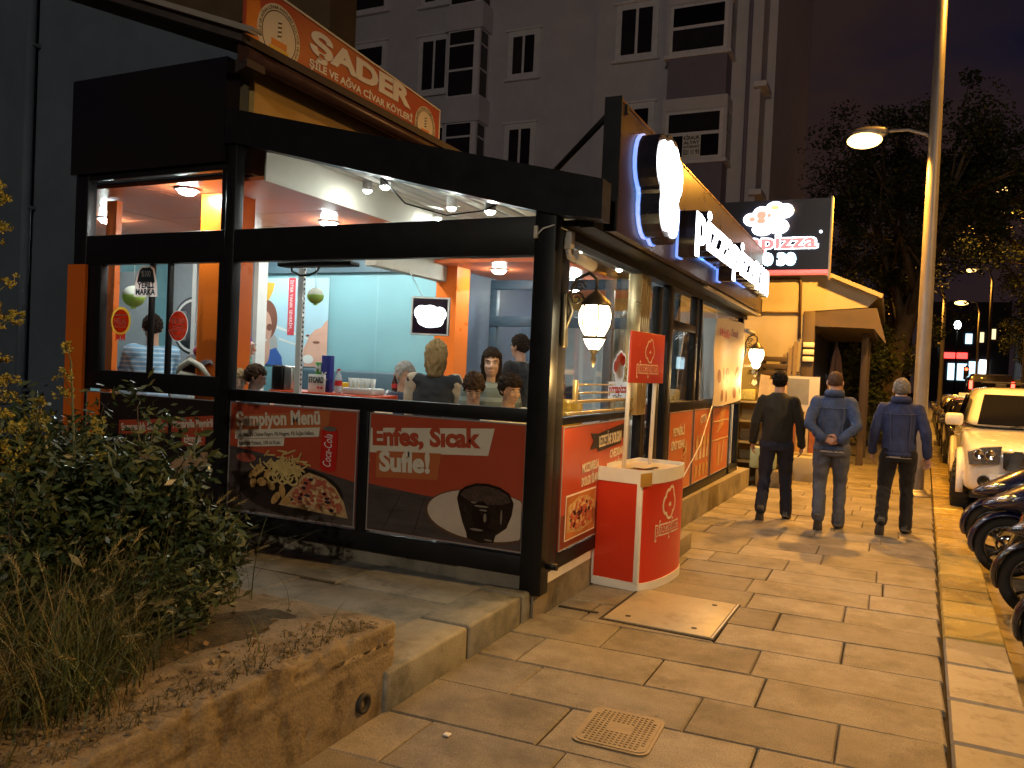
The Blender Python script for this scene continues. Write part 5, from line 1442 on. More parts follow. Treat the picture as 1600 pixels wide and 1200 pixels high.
for i in range(3):
    c = thing('leaning_board', ('grey timber board leaning by the brown post, leftmost of three', 'grey timber board leaning by the brown post, middle of three', 'grey timber board leaning by the brown post, rightmost of three')[i], 'board', (-1.75 + i * .09, YN - .1, 0))
    MB().hexa([(-1.80 + i * .09, YN - .26, 0), (-1.73 + i * .09, YN - .26, 0), (-1.73 + i * .09, YN - .23, 0), (-1.80 + i * .09, YN - .23, 0), (-1.80 + i * .09, YN - .09, 2.1 + .12 * i), (-1.73 + i * .09, YN - .09, 2.1 + .12 * i), (-1.73 + i * .09, YN - .06, 2.1 + .12 * i), (-1.80 + i * .09, YN - .06, 2.1 + .12 * i)]).build('board', M('grey_timber', (.20, .16, .13), .8, 0, .3, 5), c)
t = thing('folded_parasol', 'folded brown cloth parasol under the dark canopy', 'parasol', (-.95, 16.4, 0))
mb = MB()
rings = []
for z, r in ((.55, .16), (1.0, .14), (1.6, .12), (2.1, .07), (2.3, .02)):
    rings.append([Vector((-.95 + r * (1 + .3 * math.cos(5 * a)) * math.cos(a), 16.4 + r * (1 + .3 * math.cos(5 * a)) * math.sin(a), z)) for a in np.linspace(0, 2 * math.pi, 30, endpoint=False)])
mb.loft(rings).build('cloth', M('brown_cloth', (.16, .10, .08), .8), t)
MB().cyl((-.95, 16.4, 0), (-.95, 16.4, 2.4), .02, n=8).build('pole', BROWN, t)

# ------------------------------------------------------------------ display clutter between the two shops
t = thing('snack_stand', 'timber snack stall with shelves, bags and a glass case beyond the lantern', 'stall', (-1.9, 13.1, 0))
WD = M('stall_timber', (.34, .25, .12), .6, 0, .25, 5, aniso=(1, 1, 7))
for z in (.32, .62, .95, 1.25): MB().bbox(-2.35, -1.45, 12.75, 13.2, z, z + .03, .004).build('shelf', WD, t)
for x in (-2.33, -1.47): MB().bbox(x - .02, x + .02, 12.76, 13.18, 0, 1.28, .004).build('upright', WD, t)
MB().box(-2.35, -1.45, 13.18, 13.2, .0, 1.28).build('back', WD, t)
MB().bbox(-2.32, -1.85, 12.78, 13.16, 1.285, 1.80, .006).build('glass_case', glass('case_glass', (.9, .92, .85)), t)
MB().bbox(-2.3, -1.88, 12.82, 13.1, 1.29, 1.46, .03).build('case_contents', M('popcorn', (.62, .48, .16), .7, 0, .4, 40, .8, 60), t)
MB().bbox(-2.31, -1.87, 12.79, 13.15, 1.802, 1.84, .006).build('case_lid', CREAMP, t)
KR = M('kraft_bag', (.48, .33, .18), .8, 0, .25, 9, .3, 20)
for i in range(3):
    c = thing('paper_bag', ('tall brown paper bag on the snack stall nearest the glass case', 'middle brown paper bag on the snack stall', 'brown paper bag at the right end of the snack stall')[i], 'bag', (-1.75 + i * .14, 12.95, 1.28))
    x = -1.75 + i * .13; h = .42 - .07 * i
    MB().hexa([(x - .09, 12.84, 1.281), (x + .05, 12.86, 1.281), (x + .05, 13.02, 1.281), (x - .09, 13.0, 1.281), (x - .07 , 12.87, 1.28 + h), (x + .06, 12.89, 1.28 + h * .93), (x + .06, 12.98, 1.28 + h * .95), (x - .08, 12.96, 1.28 + h)]).build('bag', KR, c)
tag(MB().bbox(-1.88, -1.5, 12.55, 12.74, .27, .60, .02).build('green_crate', M('pale_green_crate', (.32, .40, .32), .5)), 'pale green crate on the ledge at the end of the restaurant', 'crate')
t = thing('wooden_pallet_shelf', 'dark wooden slatted shelf hung on the cream wall', 'shelf', (-2.0, 15.4, 1.75))
for k in range(3): MB().bbox(-2.15, -1.72, YN - .14, YN - .1, 1.70 + .13 * k, 1.79 + .13 * k, .005).build('slat', BROWN, t)
for x in (-2.12, -1.76): MB().bbox(x - .02, x + .02, YN - .10, YN - .005, 1.66, 2.06, .005).build('side', BROWN, t)
t = thing('display_board', 'white framed grey display board with a red heart beyond the first man', 'board', (-1.3, 14, 0))
F = FL(-1.72, 1.12, 14.0)
MB().prism(rect(0, .68, 0, .58), F, -.03, 0).build('panel', WHITE, t)
flat('face', rect(.03, .52, .12, .54), F, M('grey_face', (.30, .33, .38), .5), t, .003)
he = [(math.sin(a) ** 3 * .045, (.8125 * math.cos(a) - .3125 * math.cos(2 * a) - .125 * math.cos(3 * a) - .0625 * math.cos(4 * a)) * .05) for a in np.linspace(0, 2 * math.pi, 24, endpoint=False)]
flat('badge', oval(.28, .10, .085, .085, 20), F, REDO, t, .006)
flat('heart', [(.28 + u, .105 + v) for u, v in he], F, M('heart_pink', (.75, .35, .30), .4), t, .008)
for x in (-1.70, -1.07): MB().bbox(x, x + .03, 14.002, 14.03, 0, 1.12, .004).build('leg', WHITE, t)
STRIPEC = [M('cloth_ochre', (.50, .28, .08), .8, 0, .4, 9), M('cloth_cream', (.6, .5, .34), .8, 0, .3, 9), M('cloth_rust', (.36, .12, .06), .8, 0, .4, 9)]
t = thing('hanging_snack_bags', 'row of ochre and rust snack bags hung under the display board', 'snack bags', (-1.4, 13.95, .5))
for k in range(6):
    x = -1.66 + k * .1
    MB().hexa([(x, 13.93, .45), (x + .085, 13.93, .45), (x + .085, 13.98, .45), (x, 13.98, .45), (x + .01, 13.95, 1.13), (x + .08, 13.95, 1.13), (x + .08, 13.97, 1.13), (x + .01, 13.97, 1.13)]).build('bag', STRIPEC[k % 3], t)
tag(MB().bbox(-1.85, -1.05, 13.7, 14.6, -.02, .40, .02).build('low_wall', CREAMW), 'low cream masonry block beyond the restaurant base', 'wall')
tag(MB().bbox(-1.78, -1.35, 12.53, 13.6, -.02, .26, .02).build('low_step', BASEM), 'low concrete step at the end of the restaurant base', 'step')

# ------------------------------------------------------------------ street lamps
POLE = M('galvanised_pole', (.27, .25, .24), .42, .35, .12, 4)
LENS = emis('sodium_lens', (1.0, .62, .20), 5)
LENSF = emis('far_sodium_lens', (1.0, .60, .18), 5)
def street_lamp(x, y, label, lean=(0, 0), low=True, w=STREET_W, wr=ROAD_W, lens=LENS, side=1, tone=SODIUM, cone=134):
    t = thing('street_lamp', label, 'street lamp', (x, y, 0), group='street lamps along the kerb')
    H = 9.0
    def ax(z): return Vector((x + lean[0] * z, y + lean[1] * z, z))
    MB().tube([ax(0), ax(.02), ax(3), ax(6), ax(H)], [.105, .105, .095, .08, .06], 20).build('pole', POLE, t)
    MB().lathe([(.0, .10), (.12, .10), (.14, .08), (.16, .03), (.21, .03), (.21, 0)], (x, y, 0), 20).build('base_plate', POLE, t)
    if low:
        a = ax(5.25)
        MB().tube([a, a + Vector((-.12, -.0, .10)), a + Vector((-.36, -.02, .18)), a + Vector((-.68, -.04, .18))], .024, 8).build('low_arm', POLE, t)
        c = a + Vector((-.88, -.05, .16))
        mb = MB()
        rings = []
        for s, ry, rz2 in ((-.24, .02, .015), (-.2, .08, .05), (-.05, .11, .075), (.1, .10, .07), (.2, .06, .05), (.24, .03, .03)):
            rings.append([c + Vector((s, ry * math.cos(q), rz2 * math.sin(q) + (.03 if math.sin(q) > 0 else 0))) for q in np.linspace(0, 2 * math.pi, 16, endpoint=False)])
        mb.loft(rings).build('low_head', POLE, t)
        MB().ell(c + Vector((-.07, 0, -.10)), (.25, .16, .12), 16, 10).build('low_glow_lens', lens, t)  # oversized lens: the glare around the lamp is put into its shape
        l = bpy.data.lights.new('sodium_bulb', 'SPOT'); l.energy = w; l.spot_size = rad(158); l.spot_blend = .35; l.color = tone; l.shadow_soft_size = .09
        lo = bpy.data.objects.new('sodium_bulb', l); col.objects.link(lo); lo.parent = t; lo.location = c + Vector((-.07, 0, -.26)) - Vector((x, y, 0))
    a = ax(H)
    MB().tube([a - Vector((0, 0, .05)), a + Vector((.25 * side, 0, .18)), a + Vector((1.2 * side, 0, .28))], .035, 8).build('high_arm', POLE, t)
    c = a + Vector((1.5 * side, 0, .28))
    rings = []
    for s, ry, rz2 in ((-.32, .03, .02), (-.25, .1, .05), (0, .14, .08), (.25, .1, .05), (.32, .03, .02)):
        rings.append([c + Vector((s, ry * math.cos(q), rz2 * math.sin(q))) for q in np.linspace(0, 2 * math.pi, 16, endpoint=False)])
    MB().loft(rings).build('high_head', POLE, t)
    MB().ell(c + Vector((0, 0, -.05)), (.2, .1, .06), 16, 10).build('high_lens', lens, t)
    l = bpy.data.lights.new('street_bulb', 'SPOT' if cone < 180 else 'POINT'); l.energy = wr
    if cone < 180: l.spot_size = rad(cone); l.spot_blend = .3
    l.color = tone; l.shadow_soft_size = .1
    lo = bpy.data.objects.new('sodium_bulb', l); col.objects.link(lo); lo.parent = t; lo.location = c + Vector((0, 0, -.15)) - Vector((x, y, 0))
    return t
street_lamp(.42, 13.3, 'tall pale street lamp post with a glowing lower arm beside the walking men', (.0, 0))
street_lamp(10.6, 5.6, 'street lamp on the far side of the road, out of sight', (0, 0), low=False, wr=OPPOSITE_W, side=-1, cone=152, tone=(1.0, .56, .20))
street_lamp(.1, -14.0, 'street lamp standing behind the viewer on the same pavement', (0, 0), low=False, wr=REAR_W, cone=180, tone=(1.0, .90, .74))
def far_lamp(x, y, z, label, s=1):
    t = thing('far_street_lamp', label, 'street lamp', (x + 1.1, y, 0), group='glowing far street lamps')
    MB().tube([(x + 1.1, y, 0), (x + 1.1, y, z - .6), (x + .9, y, z + .05), (x + .25, y, z + .1)], [.09, .07, .05, .04], 8).build('pole', POLE, t)
    MB().ell((x, y, z), (.36 * s, .26 * s, .13 * s), 14, 8).build('lens', LENSF, t)
    l = bpy.data.lights.new('sodium_bulb', 'SPOT'); l.spot_size = rad(160); l.spot_blend = .4; l.energy = 1600; l.color = SODIUM; l.shadow_soft_size = .2
    lo = bpy.data.objects.new('sodium_bulb', l); col.objects.link(lo); lo.parent = t; lo.location = (-1.1, 0, z - .3)
far_lamp(2.75, 30, 8.05, 'small glowing street lamp high beside the tall pole')
far_lamp(.75, 37, 5.8, 'small glowing street lamp left of the tall pole by the tree trunk', .8)
far_lamp(3.8, 52, 8.3, 'tiny glowing street lamp right of the tall pole, upper of two', .8)
far_lamp(4.1, 62, 7.4, 'small glowing street lamp low to the right of the pole', 1.2)

# ------------------------------------------------------------------ trees
BARK = M('bark', (.13, .095, .06), .9, 0, .35, 7, .9, 30)
def leafmat(name, c, c2): return M(name, c, .55, 0, .25, 4, rand=0, dirt=c2, dscale=1.7, dlo=.42, dhi=.62, spec=.35)
LEAF = leafmat('tree_leaf', (.034, .046, .014), (.018, .026, .008))
def leaves(centres, per, spread, size, rng, mat, name, parent, flat_=.7, aspect=.5):
    n = len(centres) * per
    c = np.repeat(np.array(centres), per, 0)
    d = rng.normal(size=(n, 3)); d /= np.linalg.norm(d, axis=1)[:, None]
    rr = rng.random((n, 1)) ** .5
    if hasattr(spread, '__len__'): spread = np.repeat(np.array(spread), per)[:, None]
    p = c + d * rr * spread
    a = rng.normal(size=(n, 3)); a[:, 2] *= flat_; a /= np.linalg.norm(a, axis=1)[:, None]
    b = rng.normal(size=(n, 3)); b -= a * (a * b).sum(1)[:, None]; b /= np.linalg.norm(b, axis=1)[:, None]
    s = size * rng.uniform(.6, 1.3, (n, 1))
    v = np.empty((n, 4, 3))
    v[:, 0] = p - a * s; v[:, 1] = p - a * s * .1 + b * s * aspect; v[:, 2] = p + a * s; v[:, 3] = p - a * s * .1 - b * s * aspect
    me = bpy.data.meshes.new(name)
    off = OFF.get(parent.name) if parent is not None else None
    v = v.reshape(-1, 3)
    if off is not None: v = v - np.array(off)
    me.vertices.add(n * 4); me.vertices.foreach_set('co', v.ravel())
    me.loops.add(n * 4); me.loops.foreach_set('vertex_index', np.arange(n * 4))
    me.polygons.add(n); me.polygons.foreach_set('loop_start', np.arange(n) * 4)
    me.update(); me.materials.append(mat)
    o = link(name, me, parent); OFF[o.name] = off
    o['kind'] = 'stuff'
    return o
def tree(x, y, h, trunk_r, lean, crown_r, seed, label, crown_z, n_l=110, per=150, size=.06, mat=LEAF, limbs=7):
    rng = np.random.default_rng(seed)
    t = thing('street_tree', label, 'tree', (x, y, 0), group='street trees along the pavement')
    base_ = Vector((x, y, -.05)); top = Vector((x + lean[0], y + lean[1], crown_z))
    pts = [base_ + (top - base_) * s + Vector((rng.normal() * .05, rng.normal() * .05, 0)) * (s > 0) for s in np.linspace(0, 1, 7)]
    mb = MB().tube(pts, list(np.linspace(trunk_r * 1.25, trunk_r * .7, 7)), 12)
    cs = []
    for k in range(limbs):
        a = 2 * math.pi * k / limbs + rng.random(); st = pts[-1 - (k % 3)]
        e = top + Vector((math.cos(a) * crown_r * rng.uniform(.45, .8), math.sin(a) * crown_r * rng.uniform(.45, .8), (h - crown_z) * rng.uniform(.2, .8)))
        mid = (st + e) / 2 + Vector((0, 0, .3))
        mb.tube([st, mid, e], [trunk_r * .5, trunk_r * .3, .03], 8)
        for q in range(4):
            e2 = mid + (e - mid) * rng.random() + Vector(rng.normal(size=3)) * crown_r * .3
            mb.tube([mid + (e - mid) * .3, e2], [trunk_r * .15, .012], 5); cs.append(e2)
        cs += [e, mid]
    mb.build('trunk', BARK, t)
    for k in range(n_l):
        d = rng.normal(size=3); d /= np.linalg.norm(d)
        r = crown_r * rng.uniform(.55, 1.0)
        cs.append(Vector((top.x + d[0] * r, top.y + d[1] * r, (crown_z + h) / 2 + d[2] * r * (h - crown_z) / (2 * crown_r) * 1.05)))
    leaves([tuple(c) for c in cs], per, [rng.uniform(.25, .6) * crown_r * .33 for _ in cs], size, rng, mat, 'crown', t)
tree(-.35, 24.2, 9.5, .26, (1.05, .6), 3.4, 3, 'leaning tree with a thick lit trunk beyond the brown canopy', 4.9)
tree(-.1, 27.5, 9.0, .2, (.5, .5), 3.2, 4, 'slimmer tree just behind the leaning tree', 4.4)
tree(6.3, 34, 10.5, .22, (-.7, .2), 4.2, 5, 'broad dark tree to the right of the tall lamp post', 4.6)
tree(10.2, 47, 11, .24, (-.6, 0), 4.6, 6, 'large dark tree at the right edge over the road', 4.2)
tree(11.6, 72, 9, .2, (0, 0), 4, 8, 'far tree low beyond the parked cars', 3.2)
tree(9.6, 62, 8, .2, (-.3, 0), 3.0, 9, 'far tree lit yellow green beside the bright shop sign', 3.0)
tree(-.6, 33, 6.5, .15, (0, 0), 2.4, 10, 'small bushy tree with lit leaves behind the canopy posts', 1.6, n_l=60)
# hedge lit behind the canopy
t = thing('hedge', 'lit hedge of small leaves behind the dark canopy', 'hedge', (-.6, 22.5, 0))
rng = np.random.default_rng(31)
leaves([(rng.uniform(-1.3, .1), rng.uniform(22.2, 22.9), rng.uniform(.2, 3.0)) for _ in range(90)], 60, .28, .06, rng, leafmat('hedge_leaf', (.09, .11, .025), (.05, .06, .015)), 'foliage', t)
MB().tube([(-.6, 22.5, 0), (-.55, 22.5, 2.0)], .05, 6).build('stem', BARK, t)

# ------------------------------------------------------------------ far street end
def far_block(x0, x1, y, z, label, c, wins):
    t = thing('far_building', label, 'building', ((x0 + x1) / 2, y, 0), group='buildings at the far end of the street')
    MB().box(x0, x1, y, y + 10, 0, z).build('wall', M('far_wall_%.2f' % c, (c, c * .9, c * .85), .85), t)
    for (a, b, e, f, m) in wins: MB().box(a, b, y - .06, y - .01, e, f).build('window', m, t)
CW = emis('cool_window', (.55, .85, 1), 2.2); WW = emis('warm_window', (1, .75, .4), 1.6); RS = emis('red_sign', (1, .05, .04), 4); WS = emis('white_sign', (.9, .97, 1), 9); BS = emis('blue_sign', (.1, .25, 1), 3)
DW = PANE
far_block(4.0, 12.5, 110, 12, 'far dark building with a lit shop and a red sign at street end', .10,
          [(5.6, 8.2, 5.2, 5.9, RS), (6.2, 7.0, 2.6, 4.6, CW), (7.2, 8.2, 2.6, 4.6, CW), (8.4, 9.4, 2.6, 4.9, CW), (9.5, 10.4, 2.8, 5.1, WS), (7.9, 8.6, 7.0, 8.2, CW), (9.4, 9.8, 7.2, 8.4, WW), (10.6, 11.0, 7.6, 8.8, WW), (5.0, 5.6, 8, 9, DW), (5.0, 5.6, 5, 6.5, DW)])
far_block(13, 24, 100, 10, 'far dark building with a bright white sign at the right edge', .09,
          [(18.8, 20.9, 6.2, 7.3, WS), (13.6, 15.2, 4.4, 5.2, WS), (14.0, 15.0, 3.0, 4.0, BS), (16.6, 17.8, 3.4, 4.2, RS), (21.5, 23, 2, 6.5, BS), (19.4, 20.4, 2.5, 4.0, CW)])
far_block(-14, 2.5, 125, 14, 'far dark building left of the street end behind the trees', .08, [(-1, -.2, 6, 7, WW), (.6, 1.2, 4, 5, WW), (-4, -3.2, 8, 9, DW)])
t = thing('traffic_light', 'far traffic light showing red beside the parked cars', 'traffic light', (5.2, 70, 0))
MB().cyl((5.2, 70, 0), (5.2, 70, 3.4), .06, n=8).build('pole', BLACK, t)
MB().bbox(5.02, 5.38, 69.9, 70.15, 2.3, 3.3, .03).build('case', BLACK, t)
for z, m in ((3.1, emis('signal_red', (1, .05, .02), 12)), (2.8, BLACKM), (2.5, BLACKM)): MB().lathe([(0, -.02), (.11, -.02), (.11, 0)], (5.2, 69.9, z), 12, axis='y').build('lamp', m, t)
t = thing('lit_street_sign', 'far small white lit globe high above the traffic', 'lamp', (5.9, 85, 0))
MB().ell((5.4, 85, 7.5), (.3, .3, .42), 12, 8).build('globe', WS, t)
MB().cyl((5.4, 85, 0), (5.4, 85, 7.1), .06, n=8).build('pole', BLACK, t)

def minibus(x, y, label, c):
    t = thing('minibus', label, 'minibus', (x, y, -.13), rad(-2), group='minibuses driving away')
    OFF[t.name] = None
    P = carpaint('van_%.2f' % c[0], c)
    rings = []
    for yy, w, z0, z1 in ((0, .92, .35, 2.2), (.06, 1.0, .28, 2.42), (.5, 1.02, .25, 2.5), (3.6, 1.02, .25, 2.5), (4.6, .98, .25, 1.6), (5.0, .9, .35, 1.1)):
        rings.append([Vector(p) for p in ((w - .1, yy, z0), (w, yy, z0 + .15), (w, yy, z1 * .6), (w - .08, yy, z1 - .2), (w - .25, yy, z1), (-w + .25, yy, z1), (-w + .08, yy, z1 - .2), (-w, yy, z1 * .6), (-w, yy, z0 + .15), (-w + .1, yy, z0))])
    MB().loft(rings).build('body', P, t, auto=40)
    MB().box(-.72, .72, -.012, .02, 1.35, 2.1).build('rear_window', M('car_glass', (.012, .012, .012), .04, 0, 0, coat=1), t)
    LT_ = emis('lit_tail_light', (1, .03, .02), 14)
    for s in (-1, 1):
        MB().bbox(s * .86 - .07, s * .86 + .07, -.03, .03, 1.75, 2.15, .02).build('tail_light', LT_, t)
        for yy in (1.0, 3.9): MB().lathe([(0, -.1), (.2, -.1), (.33, -.1), (.33, .1), (.2, .1), (0, .1)], (s * .92, yy, .33), 20, axis='x').build('wheel', RUBBER, t)
    MB().bbox(-.26, .26, -.02, .0, .55, .66, .003).build('number_plate', WHITEP, t)

# ------------------------------------------------------------------ vehicles
def carpaint(name, c): return M(name, c, .25, .0, .04, 3, coat=.8)
HEADL = M('headlight_lens', (.62, .66, .72), .14, .9, .5, 45, .25, 60, coat=1)
TAIL = M('tail_lens', (.30, .01, .01), .15, coat=.6)
TRIMB = M('car_black_trim', (.02, .02, .02), .5)
def section(y, w, zb, zt, rs=.08, rt=.12, tumble=.04):
    """closed ring of a body section, ccw seen from the front"""
    q = [(w - rs, zb), (w - .01, zb + rs), (w, (zb + zt) * .5), (w - tumble * .5, zt - rt), (w - tumble - rt * .55, zt - .02), (w * .55, zt)]
    r = [Vector((x, y, z)) for x, z in q] + [Vector((-x, y, z)) for x, z in q[::-1]]
    return r
def subsurf(o, lv=2):
    m = o.modifiers.new('s', 'SUBSURF'); m.levels = lv; m.render_levels = lv
def make_wheel(parent, x, y, r, w, steer=0., name='wheel'):
    g = bpy.data.objects.new(name, None)
    s = 1 if x > 0 else -1
    mb = MB().lathe([(r * .62, -w / 2), (r * .9, -w / 2), (r * .985, -w * .38), (r, -w * .2), (r, w * .2), (r * .985, w * .38), (r * .9, w / 2), (r * .62, w / 2)], (0, 0, 0), 28, axis='x')
    for k in range(28):
        a = 2 * math.pi * k / 28
        mb.add([(xx, (r + d) * math.cos(a + da), (r + d) * math.sin(a + da)) for xx in (-w * .42, w * .42) for d, da in ((-.005, -.06), (.008, -.05), (.008, .05), (-.005, .06))], [(0, 1, 5, 4), (1, 2, 6, 5), (2, 3, 7, 6), (0, 3, 2, 1), (4, 5, 6, 7)])
    me = mb.mesh('tyre', RUBBER)
    o = link(name, me, parent); OFF[o.name] = None
    o.location = (x, y, r); o.rotation_euler = (0, 0, steer)
    mb = MB().lathe([(0, s * w * .32), (r * .12, s * w * .34), (r * .15, s * w * .28), (r * .62, s * w * .42), (r * .64, s * w * .48)], (0, 0, 0), 24, axis='x')
    for k in range(6):
        a = 2 * math.pi * k / 6
        mb.tube([(s * w * .38, r * .12 * math.cos(a), r * .12 * math.sin(a)), (s * w * .44, r * .6 * math.cos(a), r * .6 * math.sin(a))], [.045, .03], 6)
    link('rim', mb.mesh('rim', ALU), o)
    return o
def pickup(loc, rz):
    """tall off-road vehicle, front towards local -y"""
    P = carpaint('white_car_paint', (.80, .80, .80))
    t = thing('white_pickup', 'white off road vehicle parked nose forward behind the motor scooters', 'car', loc, rz)
    OFF[t.name] = None
    st = [(-2.32, .70, .50, .92, .1, .1), (-2.28, .80, .40, 1.0, .1, .1), (-2.12, .88, .38, 1.06, .08, .1), (-1.7, .915, .36, 1.12, .05, .08), (-1.1, .92, .36, 1.17, .05, .06), (-.7, .92, .36, 1.2, .05, .05), (1.0, .92, .36, 1.2, .05, .05), (2.2, .91, .38, 1.18, .06, .06), (2.45, .86, .42, 1.12, .1, .08)]
    mb = MB().loft([section(y, w, zb, zt, .07, rt) for y, w, zb, zt, _, rt in st])
    body = mb.build('body', P, t)
    cut = MB()
    for y in (-1.45, 1.55): cut.cyl((-1.2, y, .40), (1.2, y, .40), .47, n=28)
    co = cut.build('wheel_cutter', TRIMB, None)
    subsurf(body, 2)
    m = body.modifiers.new('b', 'BOOLEAN'); m.operation = 'DIFFERENCE'; m.object = co; m.solver = 'EXACT'
    WORK.collection.objects.link(co)
    bp_ = body.parent; body.parent = None
    me = bake(body)
    body.parent = bp_
    body.modifiers.clear(); body.data = me
    for p in me.polygons: p.use_smooth = True
    bpy.data.objects.remove(co)
    MB().box(-.80, .80, -2.0, 2.2, .30, .72).build('underbody', TRIMB, t)
    # cabin
    rings = []
    for z, w, y0, y1 in ((1.16, .88, -.98, 1.9), (1.3, .86, -.80, 1.86), (1.55, .79, -.46, 1.78), (1.74, .72, -.20, 1.68), (1.80, .62, .05, 1.5)):
        rings.append([Vector((x, y, z)) for x, y in ((-w, y0 + .12), (-w * .75, y0), (w * .75, y0), (w, y0 + .12), (w, y1 - .12), (w * .8, y1), (-w * .8, y1), (-w, y1 - .12))])
    mb = MB().loft(rings)
    cab = mb.build('cabin', P, t); subsurf(cab, 2)
    # glazing set proud
    def yw(z): return np.interp(z, [1.16, 1.3, 1.55, 1.74], [-.98, -.80, -.46, -.20])
    def ww(z): return np.interp(z, [1.16, 1.3, 1.55, 1.74], [.88, .86, .79, .72])
    ws = MB().add([(-ww(1.24) * .80, yw(1.24) - .016, 1.24), (ww(1.24) * .80, yw(1.24) - .016, 1.24), (ww(1.68) * .80, yw(1.68) - .016, 1.68), (-ww(1.68) * .80, yw(1.68) - .016, 1.68)], [(0, 1, 2, 3)])
    WG = M('car_glass', (.012, .012, .012), .04, 0, 0, coat=1)
    wsc = ws.build('windscreen', WG, t)
    for s in (-1, 1):
        MB().add([(s * (ww(1.24) + .012), -.62, 1.26), (s * (ww(1.24) + .012), .38, 1.24), (s * (ww(1.64) + .012), .42, 1.66), (s * (ww(1.64) + .012), -.16, 1.66)], [(0, 1, 2, 3)]).build('side_window', WG, t)
        MB().add([(s * (ww(1.24) + .012), .46, 1.24), (s * (ww(1.24) + .012), 1.4, 1.24), (s * (ww(1.64) + .012), 1.3, 1.66), (s * (ww(1.64) + .012), .48, 1.66)], [(0, 1, 2, 3)]).build('side_window', WG, t)
        # headlights
        hb = MB()
        hb.prism([(.0, .0), (.34, -.03), (.36, .13), (.20, .20), (-.02, .23)], frame((.50, -2.30, .80), (1, 0, 0), (0, 0, 1)), -.2, .045) if s > 0 else hb.prism([(.36, .0), (.02, -.03), (.0, .13), (.16, .20), (.38, .23)], frame((-.86, -2.30, .80), (1, 0, 0), (0, 0, 1)), -.2, .045)
        h = hb.build('headlight', HEADL, t)
        for k in range(2):
            cx = s * (.60 + .13 * k)
            MB().lathe([(0, .0), (.03, -.004), (.055, -.012), (.062, -.012), (.066, .0)], (cx, -2.347, .905), 16, axis='y').build('reflector', CHROME, h)
        MB().lathe([(0, -.015), (.045, -.018), (.05, -.03), (.068, -.034), (.075, -.02), (.078, .05)], (s * .66, -2.41 + .34 * (.66 / .9) ** 4, .565), 18, axis='y').build('fog_lamp', TRIMB, t)
        mb = MB().bbox(s * .98 - .12, s * .98 + .12, -.62, -.50, 1.20, 1.38, .04)
        mi = mb.build('mirror', P, t)
        MB().box(s * .99 - .09, s * .99 + .09, -.497, -.49, 1.22, 1.36).build('mirror_glass', CHROME, mi)
        MB().bbox(min(s * .85, s * .93), max(s * .85, s * .93), -.56, -.50, 1.2, 1.25, .01).build('mirror_arm', TRIMB, t)
        for y in (-.15, .85): MB().bbox(s * .915 - .02, s * .915 + .02, y, y + .16, 1.02, 1.055, .01).build('door_handle', CHROME, t)
        for y in (-1.45, 1.55):
            arch = [Vector((s * .92, y + .50 * math.cos(a), .40 + .50 * math.sin(a))) for a in np.linspace(rad(-5), rad(185), 20)]
            MB().tube(arch, .045, 8, squash=(1, .8)).build('wheel_arch', P, t)
    # grille, bumper, plate
    MB().bbox(-.46, .46, -2.35, -2.28, .74, .96, .02).build('grille', TRIMB, t)
    for k, x in enumerate((-.30, .30)):
        MB().hexa([(x - .04 - .1 * (x < 0), -2.37, .73), (x + .04 + .1 * (x > 0), -2.37, .73), (x + .04 + .1 * (x > 0), -2.34, .73), (x - .04 - .1 * (x < 0), -2.34, .73), (x - .05, -2.37, .98), (x + .05, -2.37, .98), (x + .05, -2.34, .98), (x - .05, -2.34, .98)]).build('grille_bar', CHROME, t)
    MB().bbox(-.45, .45, -2.40, -2.28, .42, .60, .03).build('bumper_intake', TRIMB, t)
    bp = MB()
    rings = []
    for x in np.linspace(-.90, .90, 13):
        yb = -2.40 + .34 * abs(x / .9) ** 4
        rings.append([Vector((x, yb + .10, .70)), Vector((x, yb, .68)), Vector((x, yb - .03, .55)), Vector((x, yb, .44)), Vector((x, yb + .10, .40)), Vector((x, yb + .25, .5)), Vector((x, yb + .25, .65))])
    bp.loft(rings); b = bp.build('bumper', P, t); subsurf(b, 1)
    pl = MB().bbox(-.26, .26, -2.455, -2.435, .50, .61, .004).build('number_plate', WHITEP, t)
    MB().bbox(.28, .42, .1, .24, 1.80, 1.85, .01).bbox(-.42, -.28, .1, .24, 1.80, 1.85, .01).build('roof_rack_foot', TRIMB, t)
    MB().bbox(-.62, .62, .14, .2, 1.85, 1.875, .008).build('roof_bar', TRIMB, t)
    for x in (-.3, .3): MB().tube([(x, -1.02, 1.225), (x + .35, -.88, 1.27)], .009, 6).build('wiper', TRIMB, t)
    for s in (-1, 1):
        make_wheel(t, s * .85, -1.45, .39, .25, rad(-9))
        make_wheel(t, s * .82, 1.55, .39, .25)
    MB().bbox(-.45, .0, .1, .25, 1.0, 1.45, .05).build('front_seat', TRIMB, t)
    return t
pickup((1.86 + .035 * 1, 14.25, -.13), rad(-2))
